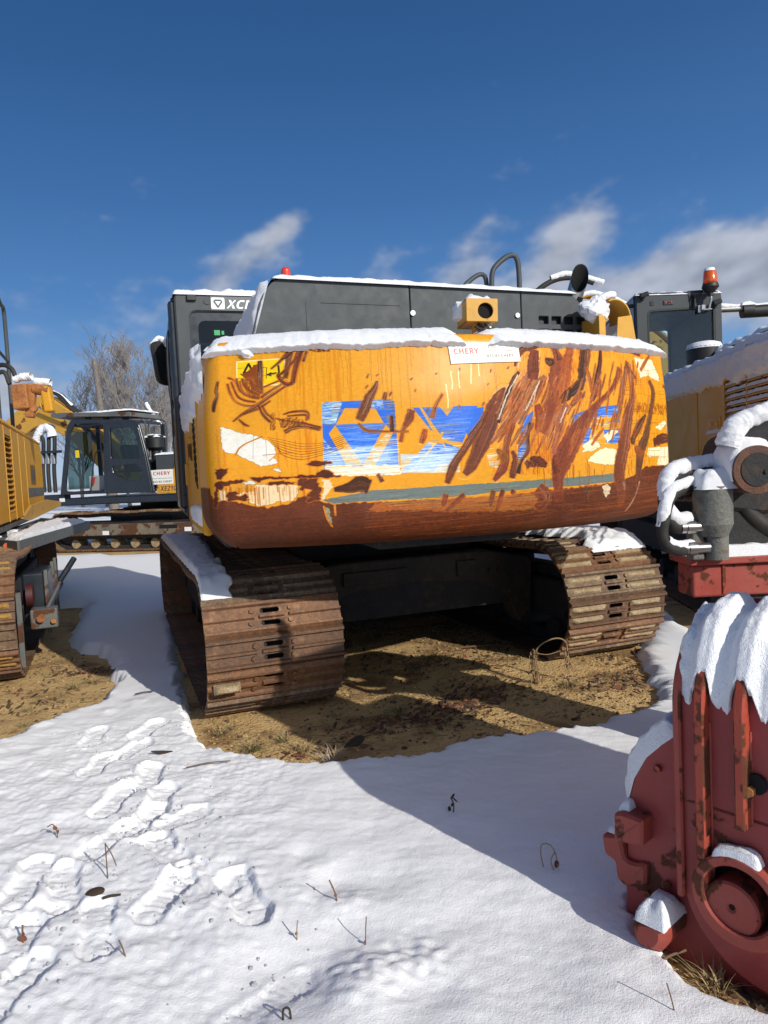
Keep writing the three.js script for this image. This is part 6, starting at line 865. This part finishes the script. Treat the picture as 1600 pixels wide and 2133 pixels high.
  { const m = print(512, 384, (k, w, h) => { k.fillStyle = '#e8e6dd'; k.fillRect(0, 0, w, h); k.fillStyle = '#b0302c'; k.font = 'bold 130px sans-serif'; k.fillText('CHERY', 40, 140, 430); k.fillStyle = '#333'; k.font = 'bold 36px sans-serif'; k.fillText('Rental  Sales  Service  Parts', 30, 240, 450); k.font = 'bold 70px sans-serif'; k.fillText('833-83-CHERY', 30, 340, 450); });
    const a = zq(1160, 1470), b = zq(1335, 1572), g = new THREE.PlaneGeometry(b[0] - a[0], a[1] - b[1]); g.rotateY(-Math.PI / 2); g.translate(X0 - .016, (a[1] + b[1]) / 2, (a[0] + b[0]) / 2); const o = mesh('dealer_sign', g, m, ex); o.userData.label = 'white dealer sign with red lettering';
    const m2 = print(256, 64, (k, w, h) => { k.fillStyle = '#d39425'; k.fillRect(0, 0, w, h); k.fillStyle = '#2a2c2e'; k.font = 'italic bold 58px sans-serif'; k.fillText('XE210', 6, 54, 244); }); const c = zq(1225, 1580), d = zq(1420, 1630), g2 = new THREE.PlaneGeometry(d[0] - c[0], c[1] - d[1]); g2.rotateY(-Math.PI / 2); g2.translate(X0 - .016, (c[1] + d[1]) / 2, (c[0] + d[0]) / 2); mesh('model_lettering', g2, m2, ex); }
  // boom rising to the left behind the cab, hoses on its back, ram below
  const bo = PL([[900, 1560], [740, 1400], [560, 1180], [400, 1090], [280, 1060], [60, 1100], [-100, 1300], [-160, 1700], [-60, 1700], [0, 1420], [110, 1230], [290, 900], [390, 895], [470, 950], [560, 1010], [700, 1130], [840, 1250], [960, 1450]], .1);
  part('boom', [alongX(roundPoly(PL([[900, 1560], [560, 1230], [380, 1130], [300, 1140], [100, 1300], [-20, 1500], [-120, 1480], [20, 1150], [280, 910], [390, 900], [480, 960], [800, 1160], [990, 1420]], .1), .1, 3), -.05, .35, .02)], M.yellow, ex);
  for (let i = 0; i < 3; i++) part('hose', [tube(PL([[280, 880], [400, 878], [470, 910], [540, 985], [640, 1060]], .1).map(([z, y]) => [-.02 + i * .1, y + .03, z]), .028, 24, 6)], M.rubber, ex);
  part('ram', [rod([-.2, zq(860, 1380, -.2)[1], zq(860, 1380, -.2)[0]], [-.2, zq(640, 1130, -.2)[1], zq(640, 1130, -.2)[0]], .07, 14)], M.grey, ex); part('ram_rod', [rod([-.2, zq(640, 1130, -.2)[1], zq(640, 1130, -.2)[0]], [-.2, zq(290, 990, -.2)[1], zq(300, 1000, -.2)[0]], .035, 12)], M.steel, ex);
  part('snow', [snowTube(PL([[400, 890], [470, 930], [545, 1000]], .1).map(([z, y]) => [.15, y + .04, z]), .05, .4, 16, 2)], M.snow, ex);
  // hanging hydraulic lines in front of the cab
  for (const [a, t] of [[330, 1220], [370, 1180], [415, 1180]]) { const o = part('hydraulic_line', [tube(PL([[a + 12, 1640], [a, 1450], [a + 4, 1330], [a - 4, t], [a - 30, t - 20]], -1.2).map(([z, y]) => [-1.2, y, z]), .042, 24, 8)], M.rubber, ex); part('fitting', [cyl(.05, .05, .2, [-1.2, zq(a, 1385, -1.2)[1], zq(a, 1385, -1.2)[0]], 'y', 10)], M.steel, o); }
  part('hose_clamp', [rod([-1.26, zq(305, 1335, -1.26)[1], zq(305, 1335, -1.26)[0]], [-1.26, zq(470, 1325, -1.26)[1], zq(470, 1325, -1.26)[0]], .03, 8), bar(-1.3, -1.1, 1.1, 1.25, zq(340, 1650, -1.2)[0], zq(520, 1650, -1.2)[0], .02)], M.navy, ex);
  part('snow', [snowTube(PL([[280, 1250], [300, 1190], [345, 1150], [390, 1160], [405, 1220]], -1.2).map(([z, y]) => [-1.2, y, z]), .10, .2, 24, 5, 6)], M.snow, ex);
}
{ // boom of a machine parked beyond, its pipes thick with snow, lowered to the ground on the right
  const D = 12.2, p0 = at(1330, 1000, D), O = [p0.x, 0, p0.z], bm = thing('excavator_boom', 'yellow excavator boom with snow-covered pipes, lowered behind the big grey cab', 'boom', O, 0);
  const W = (px, py, dz = 0) => { const p = at(px, py, D); return [p.x - O[0], p.y, p.z - O[2] + dz]; };
  const topL = [[1090, 780], [1150, 670], [1185, 640], [1225, 622], [1290, 640], [1380, 705], [1470, 800], [1560, 930]], botL = [[1520, 990], [1430, 870], [1340, 780], [1270, 700], [1225, 665], [1195, 668], [1160, 720], [1130, 800]];
  part('boom', [slab(roundPoly([...topL, ...botL].map(([a, b]) => W(a, b).slice(0, 2)), .15, 3), .45, .02, [], [0, 0, -.45])], M.yellow, bm);
  for (let i = 0; i < 5; i++) part('pipe', [tube(topL.slice(1).map(([a, b]) => { const q = W(a + 4, b - 8, -.02 - i * .12); return [q[0], q[1] + .02 * i, q[2]]; }), .033, 60, 8)], M.yellow, bm);
  part('hose', [tube([W(1090, 640, -.1), W(1130, 596, -.1), W(1165, 578, -.1), W(1205, 576, -.1), W(1240, 586, -.1)], .045, 24, 8)], M.rubber, bm);
  part('arm', [slab(roundPoly([W(1520, 900), W(1575, 920), W(1560, 1100), W(1530, 1110)].map((p) => p.slice(0, 2)), .1, 3), .35, .02, [], [0, 0, -.4])], M.yellow, bm);
  const foot = W(1545, 1100); part('bucket', [slab(roundPoly([[foot[0] - .3, foot[1] + .3], [foot[0] + .4, foot[1] + .3], [foot[0] + .5, -.02], [foot[0] - .5, -.02]], .1, 3), 1.0, .03, [], [0, 0, -.7])], M.underFrame, bm);
  const root = W(1110, 800); part('boom_foot', [slab(roundPoly([[root[0] - .5, -.02], [root[0] + .5, -.02], [root[0] + .45, root[1] + .4], [root[0] - .1, root[1] + .8]], .1, 3), 1.2, .03, [], [0, 0, -.8])], M.yellow, bm);
  part('snow', Array.from({ length: 5 }, (_, i) => snowTube(topL.slice(1).map(([a, b]) => { const q = W(a + 4, b - 8, -.02 - i * .12); return [q[0], q[1] + .02 * i + .01, q[2] + .005]; }), .04, .5, 90, i * 3 + 1, 7)).concat([snowTube([W(1150, 580, -.1), W(1180, 571, -.1), W(1215, 574, -.1), W(1260, 590, -.1)], .05, .5, 20, 4)]), M.snow, bm);
}
// ---------------------------------------------------------------- bare frosted trees beyond the yard
M.bark = rusty([.20, .165, .13], [.13, .105, .085], [.34, .31, .28], { rough: .9, metres: .8 });
M.twig = plain([.17, .145, .13], .9); M.twigFrost = plain([.25, .225, .205], .9); M.pole = rusty([.17, .145, .12], [.12, .10, .085], [.24, .21, .18], { rough: .9 });
function bareTree(label, px, depth, height, lean, seed, spread, stems = 1, mat = M.twig) {
  const p = at(px, 1000, depth), t = thing('bare_tree', label, 'tree', [p.x, 0, p.z], 0, 'bare trees beyond the yard'), r = mulberry(seed), trunk = [], crown = [];
  const seg = (a, b, ra, rb, list, n) => { const d = b.clone().sub(a), g = new THREE.CylinderGeometry(rb, ra, d.length(), n, 1, true); g.applyQuaternion(new THREE.Quaternion().setFromUnitVectors(new THREE.Vector3(0, 1, 0), d.clone().normalize())); g.translate((a.x + b.x) / 2, (a.y + b.y) / 2, (a.z + b.z) / 2); list.push(g); };
  const grow = (a, dir, len, ra, level) => {
    const n = level === 0 ? 7 : level === 1 ? 5 : level === 2 ? 4 : 2; let pnt = a.clone(), d = dir.clone();
    for (let i = 0; i < n; i++) {
      const k = (i + 1) / n, r0 = ra * (1 - .75 * i / n), r1 = ra * (1 - .75 * k);
      d.add(new THREE.Vector3((r() - .5) * .3, .06 + (r() - .5) * .15, (r() - .5) * .3).multiplyScalar(level ? 1 : .5)).normalize();
      const q = pnt.clone().addScaledVector(d, len / n); seg(pnt, q, Math.max(r0, .010), Math.max(r1, .008), level < 1 ? trunk : crown, level < 1 ? 7 : level === 1 ? 5 : 3); pnt = q;
      if (level < 3 && (level > 0 || i > 0)) { const kids = level === 0 ? 3 : level === 1 ? (r() < .55 ? 2 : 1) : 2; for (let j = 0; j < kids; j++) { const az = r() * 6.283, up = level === 0 ? .75 : .55, dd = d.clone().multiplyScalar(up).add(new THREE.Vector3(Math.cos(az), .15 + r() * .35, Math.sin(az)).multiplyScalar(spread * (.55 + r() * .5))).normalize(); grow(pnt, dd, len * (level === 0 ? .34 : .42) * (.7 + r() * .6) * (1 - .25 * k), Math.max(r1 * .62, .008), level + 1); } }
    }
  };
  for (let s = 0; s < stems; s++) { const o = stems > 1 ? new THREE.Vector3((r() - .5) * .3, 0, (r() - .5) * .25) : new THREE.Vector3(); o.y = -.1; grow(o, new THREE.Vector3(lean + (stems > 1 ? (r() - .5) * .45 : 0), 1, (r() - .5) * .2).normalize(), height * (.8 + r() * .2), height * .0115, 0); }
  part('trunk', trunk, M.bark, t); part('crown', crown, mat, t);
}
bareTree('tall leaning birch with a frosted forked crown beside the dark cab', 322, 34, 6.72, -.10, 11, .62, 2, M.twigFrost); bareTree('tall pale birch half hidden by the dark cab', 352, 36, 7.14, .02, 23, .6, 2, M.twigFrost);
bareTree('rounded brown bare tree left of the broken trunk', 168, 46, 8.4, -.05, 31, .72, 2); bareTree('dense many-stemmed bare tree behind the broken trunk', 222, 44, 8.6, 0, 43, .66, 2); bareTree('upright bare tree between the broken trunk and the leaning birch', 266, 42, 8.4, .02, 57, .58, 2); bareTree('low frosted thicket tree above the open cab', 298, 38, 7.0, .05, 67, .7, 2, M.twigFrost); bareTree('small frosted bare tree beside the black air cleaner', 342, 40, 6.6, -.04, 71, .7, 2, M.twigFrost);
{ const a = at(232, 1010, 30), b = at(196, 749, 30), t = thing('broken_trunk', 'branchless grey trunk snapped off square above the trees', 'tree trunk', [a.x, 0, a.z]); part('trunk', [rod([.1, -.1, 0], [b.x - a.x, b.y, b.z - a.z], .22, 12, .085)], M.pole, t); }
{ const a = at(236, 875, 24), b = at(330, 905, 24); const o = at(300, 1000, 24), t = thing('snowy_branch', 'snow-covered dead branch leaning behind the open cab', 'branch', [o.x, 0, o.z]); const w = (x, y) => { const p = at(x, y, 24); return [p.x - o.x, p.y, p.z - o.z]; }; part('branch', [tube([[w(345, 960)[0], -.05, 0], w(345, 905), w(320, 870), w(304, 842)], .05, 16, 7)], M.bark, t); part('snow', [snowTube([w(335, 888), w(320, 868), w(304, 841)], .06, .5, 16, 3)], M.snow, t); }

// ---------------------------------------------------------------- weeds, litter and twigs
M.dryGrass = plain([.36, .26, .12], .9, 0, { side: THREE.DoubleSide }); M.greenGrass = plain([.10, .12, .035], .9, 0, { side: THREE.DoubleSide }); M.deadLeaf = plain([.16, .062, .03], .9, 0, { side: THREE.DoubleSide }); M.stalk = plain([.15, .09, .05], .9); M.darkLeaf = plain([.045, .028, .018], .9, 0, { side: THREE.DoubleSide });
function blade(a, dirx, dirz, len, w, droop, list) { const n = 4, pos = [], idx = []; const px = -dirz, pz = dirx, l = Math.hypot(dirx, dirz) || 1; for (let i = 0; i <= n; i++) { const t = i / n, x = a[0] + dirx * len * t, y = a[1] + len * (t * 1.0 - droop * t * t), z = a[2] + dirz * len * t, ww = w * (1 - t * .92) / l; pos.push(x - px * ww, y, z - pz * ww, x + px * ww, y, z + pz * ww); } for (let i = 0; i < n; i++) { const k = i * 2; idx.push(k, k + 1, k + 2, k + 1, k + 3, k + 2); } const g = new THREE.BufferGeometry(); g.setAttribute('position', new THREE.Float32BufferAttribute(pos, 3)); g.setIndex(idx); g.computeVertexNormals(); list.push(g); }
function tuft(label, px, py, n, len, m2, seed, m1 = M.dryGrass) {
  const p = gnd(px, py), y = sandHeight(p.x, -p.z), t = thing('grass_tuft', label, 'grass', [p.x, y, p.z], 0, 'grass tufts'), r = mulberry(seed), A = [], Bl = [];
  for (let i = 0; i < n; i++) { const a = r() * 6.283, s = .25 + r() * .95; blade([(r() - .5) * .05, -.006, (r() - .5) * .05], Math.cos(a) * s, Math.sin(a) * s, len * (.5 + r() * .6), .0016 + r() * .0016, .35 + r() * .55, r() < .6 ? A : Bl); }
  part('dry_blades', A, m1, t); if (Bl.length) part('green_blades', Bl, m2, t);
}
tuft('small green and straw grass tuft at the corner of the left track', 460, 1528, 70, .10, M.greenGrass, 1); tuft('wide straw grass clump on the sand between two smaller tufts', 525, 1560, 110, .13, M.greenGrass, 2); tuft('green grass tuft beside the wide straw clump', 590, 1542, 70, .09, M.greenGrass, 3); tuft('frosted dry grass tuft fanned out at the snow edge', 690, 1588, 60, .17, M.dryGrass, 4, plain([.42, .36, .30], .9, 0, { side: THREE.DoubleSide })); tuft('upright dry grass tuft in the shade below the left track', 632, 1560, 50, .13, M.dryGrass, 5);
tuft('dark grass tuft on the shaded sand in front of the leaf litter', 832, 1480, 80, .12, M.greenGrass, 6); tuft('low grass patch in the leaf litter', 700, 1488, 40, .09, M.dryGrass, 7); tuft('matted dry grass on the sunlit sand', 1185, 1432, 90, .10, M.darkLeaf, 8); tuft('bent straw tuft beside the left track tread', 745, 1348, 24, .13, M.dryGrass, 9); tuft('green grass tuft on the sand beside the dusty excavator', 155, 1432, 60, .10, M.greenGrass, 10); tuft('straw tuft at the snow edge beside the dusty excavator', 195, 1420, 70, .12, M.dryGrass, 11); tuft('sparse grass on the sand patch below the dusty excavator', 60, 1478, 40, .08, M.greenGrass, 12); tuft('little grass tuft at the lip of the snow', 50, 1510, 40, .06, M.greenGrass, 13); tuft('straw lying at the foot of the red jaw', 1490, 2060, 60, .16, M.dryGrass, 14); tuft('straw tuft beside the lower tooth of the red jaw', 1352, 1985, 40, .09, M.dryGrass, 15); tuft('grass tuft in the shade along the snow edge', 205, 1355, 60, .10, M.darkLeaf, 16);
{ // leaf litter and small debris on the bare sand
  const leaf = (() => { const s = outline([[0, -.5], [.22, -.2], [.3, .1], [.12, .5], [-.1, .45], [-.3, .1], [-.2, -.25]]); const g = new THREE.ShapeGeometry(s); g.rotateX(-Math.PI / 2); const P = g.attributes.position; for (let i = 0; i < P.count; i++) P.setY(i, .9 * P.getX(i) ** 2 + .3 * P.getZ(i) ** 2); g.computeVertexNormals(); return g; })();
  const spots = [[960, 1470, .38, .26, 330], [1010, 1440, .30, .3, 170], [880, 1500, .3, .14, 120], [720, 1520, .5, .25, 90], [1280, 1420, .4, .3, 120], [1000, 1380, .6, .5, 140], [640, 1570, .25, .1, 60], [170, 1400, .3, .2, 90], [60, 1460, .4, .35, 80], [840, 1400, .35, .35, 90], [1330, 1380, .3, .3, 70], [780, 1370, .25, .3, 50], [1560, 2070, .2, .12, 40]], r = mulberry(5), list = [];
  for (const [px, py, sx, sf, n] of spots) { const c = gnd(px, py); for (let i = 0; i < n; i++) { const g1 = (r() + r() + r() - 1.5) / 1.5, g2 = (r() + r() + r() - 1.5) / 1.5; list.push([c.x + g1 * sx * 1.3, -c.z + g2 * sf * 1.3, r(), r(), r()]); } }
  const litter = new THREE.InstancedMesh(leaf, plain([1, 1, 1], .85, 0, { side: THREE.DoubleSide }), list.length), mt = new THREE.Matrix4(), qn = new THREE.Quaternion(), tones = [[.20, .07, .035], [.12, .055, .03], [.07, .04, .025], [.25, .14, .07], [.045, .03, .02]];
  list.forEach(([x, f, a, b, c], i) => { qn.setFromEuler(new THREE.Euler((b - .5) * 1.0, a * 6.283, (c - .5) * 1.0)); const s = .016 + .03 * c * b; mt.compose(new THREE.Vector3(x, sandHeight(x, f) + .006 + .006 * b, -f), qn, new THREE.Vector3(s, s, s * (1 + a))); litter.setMatrixAt(i, mt); litter.setColorAt(i, col(...tones[Math.floor(a * 4.99)])); });
  litter.name = 'leaf_litter'; litter.castShadow = litter.receiveShadow = true; litter.userData = { kind: 'stuff', label: 'brown dead leaves scattered over the bare sand', category: 'leaves' }; scene.add(litter);
}
{ // straw and crumbs of soil mixed into the sand
  const r = mulberry(19), clod = new THREE.DodecahedronGeometry(1, 0), straw = new THREE.CylinderGeometry(.05, .03, 1, 4); straw.rotateZ(Math.PI / 2); const areas = [[-1.1, 1.8, 3.35, 6.6], [-3.2, -1.9, 3.6, 6.2], [.75, 1.4, 1.5, 2.0]];
  const field = (geo, n, size, tones, name, label, category) => { const im = new THREE.InstancedMesh(geo, plain([1, 1, 1], .95), n), mt = new THREE.Matrix4(), qn = new THREE.Quaternion(); for (let i = 0; i < n; i++) { let x, f, k = 0; do { const a = areas[r() < .75 ? 0 : r() < .8 ? 1 : 2]; x = mix(a[0], a[1], r()); f = mix(a[2], a[3], r()); } while ((sandDist(x, f) > -.02 || N3(x * 2.2, f * 2.2, 3) < -.25 + .3 * r()) && k++ < 40); const s = size * (.35 + r() * r()); qn.setFromEuler(new THREE.Euler((r() - .5) * .5, r() * 6.283, (r() - .5) * .5)); mt.compose(new THREE.Vector3(x, sandHeight(x, f) + s * (name === 'soil_crumbs' ? .25 : .06), -f), qn, new THREE.Vector3(s, s * .6, s)); im.setMatrixAt(i, mt); im.setColorAt(i, col(...tones[Math.floor(r() * tones.length)])); } im.name = name; im.castShadow = im.receiveShadow = true; im.userData = { kind: 'stuff', label, category }; scene.add(im); };
  field(clod, 2600, .014, [[.42, .28, .12], [.3, .19, .08], [.16, .1, .05], [.09, .06, .035]], 'soil_crumbs', 'small crumbs of soil scattered over the bare sand', 'soil'); field(straw, 1500, .085, [[.42, .3, .15], [.3, .2, .1], [.12, .08, .045], [.2, .2, .07]], 'straw_litter', 'dry straw and grass stems scattered over the bare sand', 'straw');
}
{ // crumbs of snow thrown up by the boots
  const r = mulberry(29), g = new THREE.IcosahedronGeometry(1, 1), P = g.attributes.position; for (let i = 0; i < P.count; i++) { const k = 1 + .35 * N3(P.getX(i) * 2, P.getY(i) * 2, P.getZ(i) * 2); P.setXYZ(i, P.getX(i) * k, P.getY(i) * k * .8, P.getZ(i) * k); } g.computeVertexNormals();
  const n = 420, im = new THREE.InstancedMesh(g, M.snow, n), mt = new THREE.Matrix4(), qn = new THREE.Quaternion();
  for (let i = 0; i < n; i++) { const p = prints[Math.floor(r() * prints.length)], a = r() * 6.283, d = .07 + r() * r() * .22, x = p.x + Math.cos(a) * d, f = p.f + Math.sin(a) * d * 1.3, s = .003 + .010 * r() * r() * r(); qn.setFromEuler(new THREE.Euler(r() * 3, r() * 3, r() * 3)); mt.compose(new THREE.Vector3(x, snowHeight(x, f) + s * .4, -f), qn, new THREE.Vector3(s, s, s)); im.setMatrixAt(i, mt); }
  im.name = 'snow_crumbs'; im.castShadow = im.receiveShadow = true; im.userData = { kind: 'stuff', label: 'crumbs of snow scattered round the boot prints', category: 'snow' }; scene.add(im);
}
// dead stalks and twigs poking out of the snow
function stalk(name, label, px, py, lines, m = M.stalk, leaves = [], h = .05) { const p = gnd(px, py, h), y = snowHeight(p.x, -p.z), ys = Math.max(y, sandHeight(p.x, -p.z)), t = thing(name, label, 'dead plant', [p.x, ys, p.z], 0, 'dead stalks in the snow'); for (const [pts, r] of lines) part('stem', [tube(pts, r, 14, 5)], m, t); leaves.forEach(([x, yy, z, s, tilt], i) => { const g = new THREE.SphereGeometry(s * .62, 7, 5); const P = g.attributes.position; for (let k = 0; k < P.count; k++) P.setXYZ(k, P.getX(k) * (1 + .5 * N3(k, i)), P.getY(k) * 1.7, P.getZ(k) * .35); g.computeVertexNormals(); part('leaf', [place(g, [x, yy, z], [tilt, tilt * 2, tilt])], leaves.mat ?? M.deadLeaf, t); }); return t; }
stalk('dead_stalk', 'forked reddish twig standing among the boot prints', 225, 1835, [[[[0, -.02, 0], [.0, .06, 0], [.004, .13, .01]], .0022], [[[.004, .13, .01], [.03, .09, .02], [.045, .06, .03]], .002]]);
stalk('dead_stalk', 'curled brown leaf on a short stem above the prints', 120, 1755, [[[[0, -.02, 0], [0, .03, 0], [-.01, .06, .01], [-.03, .05, .01]], .002]], M.stalk, [[.0, .045, .01, .012, .4], [.005, .025, .0, .01, .9]]);
stalk('dead_stalk', 'looped dry grass stem in the shaded snow', 1135, 1812, [[[[0, -.02, 0], [-.012, .05, 0], [-.008, .085, .01], [.02, .08, .01], [.035, .05, .02], [.04, .01, .02]], .0022], [[[.03, -.01, .02], [.015, .04, .03], [.03, .06, .02]], .002]], plain([.3, .24, .16], .9), [[.036, .02, .02, .016, .2]]);
stalk('dead_stalk', 'dark crumpled seed head in the shaded snow', 943, 1700, [[[[0, -.02, 0], [.006, .03, 0], [-.004, .06, 0]], .003]], M.stalk, Object.assign([[0, .03, 0, .013, .5], [.012, .05, .0, .014, 1.2], [-.012, .02, .01, .012, .2], [.004, .065, .0, .012, 2]], { mat: M.darkLeaf }));
stalk('dead_stalk', 'knobbly weed stem leaning from a hollow in the snow', 705, 1880, [[[[0, -.03, 0], [-.01, .03, 0], [-.025, .07, .0]], .0025]], M.stalk, [[-.008, .02, 0, .008, .3], [-.018, .05, 0, .008, .8]]);
stalk('dead_stalk', 'thin upright stem in the sunlit snow', 760, 1960, [[[[0, -.03, 0], [.004, .04, 0], [.008, .085, 0]], .0016]], M.stalk, [[.0, .01, 0, .007, .4]]);
stalk('dead_stalk', 'pale stubble stem near the middle of the snow', 618, 1950, [[[[0, -.03, 0], [.002, .03, 0], [.006, .06, 0]], .002]], plain([.35, .25, .15], .9), [[.0, .02, 0, .008, .4]]);
stalk('dead_stalk', 'short broken stem below the trampled snow', 265, 1998, [[[[0, -.02, 0], [-.012, .03, 0], [-.02, .05, 0]], .0022]]);
stalk('dead_stalk', 'spiky dark husk beside the trampled snow', 48, 1955, [[[[0, -.02, 0], [.0, .03, 0], [.002, .055, 0]], .003]], M.stalk, Object.assign([[0, .012, 0, .016, .4], [.002, .03, 0, .009, 1.2]], { mat: M.deadLeaf }));
stalk('dead_stalk', 'tiny curled stem at the bottom of the snow', 590, 2128, [[[[0, -.02, 0], [.004, .03, 0], [.016, .03, 0], [.02, .0, 0]], .003]], M.darkLeaf);
stalk('dead_stalk', 'thin dark stem in the sunlit snow under the red jaw', 1408, 2115, [[[[0, -.02, 0], [-.01, .03, 0], [-.02, .07, 0]], .0018]]);
{ // withered weed bent over beside the right track
  const p = gnd(1115, 1425), t = thing('withered_weed', 'withered tan weed bent over beside the right track', 'dead plant', [p.x, sandHeight(p.x, -p.z), p.z]); const m = plain([.27, .18, .09], .9, 0, { side: THREE.DoubleSide });
  part('stem', [tube([[0, -.02, 0], [-.01, .14, 0], [.03, .24, 0], [.14, .29, 0], [.20, .27, 0], [.22, .16, 0], [.25, .08, 0]], .005, 30, 6)], m, t); part('stem', [tube([[.01, .20, 0], [.08, .19, .01], [.17, .21, .01]], .003, 12, 5)], m, t);
  const r = mulberry(8), L = []; for (let i = 0; i < 70; i++) { const h = r() * .24; blade([(r() - .5) * .05, h, (r() - .5) * .05], (r() - .5) * .5, (r() - .5) * .5, .05 + r() * .05, .006, 1.9, L); } for (let i = 0; i < 24; i++) { const h = .1 + r() * .17; blade([.21 + (r() - .5) * .03, h, (r() - .5) * .03], (r() - .5) * .5, (r() - .5) * .5, .05 + r() * .04, .006, 2, L); } part('leaves', L, m, t);
}
function debris(name, label, px, py, geos, m) { const p = gnd(px, py, .05), y = Math.max(snowHeight(p.x, -p.z), sandHeight(p.x, -p.z)), t = thing(name, label, name.replace('_', ' '), [p.x, y, p.z]); part('piece', geos, m, t); }
debris('dead_leaf', 'dark curled leaf with a thin stem on the sunlit snow', 335, 1575, [place(slab(roundPoly([[-.05, -.008], [.0, -.016], [.06, .012], [.055, .02], [0, .008]], .006, 3), .006, .001), [0, .008, 0], [-1.2, .3, 0])], M.darkLeaf); debris('twig', 'thin twig lying on the snow beside the sand', 435, 1600, [tube([[-.1, .008, .03], [0, .014, 0], [.1, .01, -.02]], .003, 14, 5)], M.stalk);
debris('bark_chip', 'dark chip of bark in the trampled snow', 198, 1866, [place(new THREE.DodecahedronGeometry(.03, 1), [0, .004, 0], [.3, .2, .1], [1.1, .35, .7])], M.darkLeaf); debris('twig', 'short dark twig in the trampled snow', 232, 1874, [tube([[-.025, .006, .005], [0, .01, 0], [.03, .008, -.006]], .005, 10, 5)], M.darkLeaf); debris('twig', 'thin snow-capped twig lying at the foot of the red jaw', 1400, 2005, [tube([[-.09, .01, .03], [-.02, .05, 0], [.05, .05, -.03]], .004, 14, 5)], M.stalk); debris('twig', 'dark twig at the edge of the shaded snow', 300, 1450, [tube([[-.05, .012, .02], [0, .016, 0], [.05, .012, -.02]], .004, 10, 5)], M.darkLeaf);
debris('stick', 'pale stick on the dark sand under the excavator', 1010, 1340, [tube([[-.15, .012, 0], [0, .02, .01], [.14, .014, 0]], .008, 12, 6)], M.stalk); debris('dark_clod', 'dark root clod on the shaded sand', 735, 1530, [place(new THREE.DodecahedronGeometry(.05, 1), [0, .004, 0], [.3, .8, .1], [1.6, .4, .7])], M.darkLeaf);
renderer.render(scene, camera);
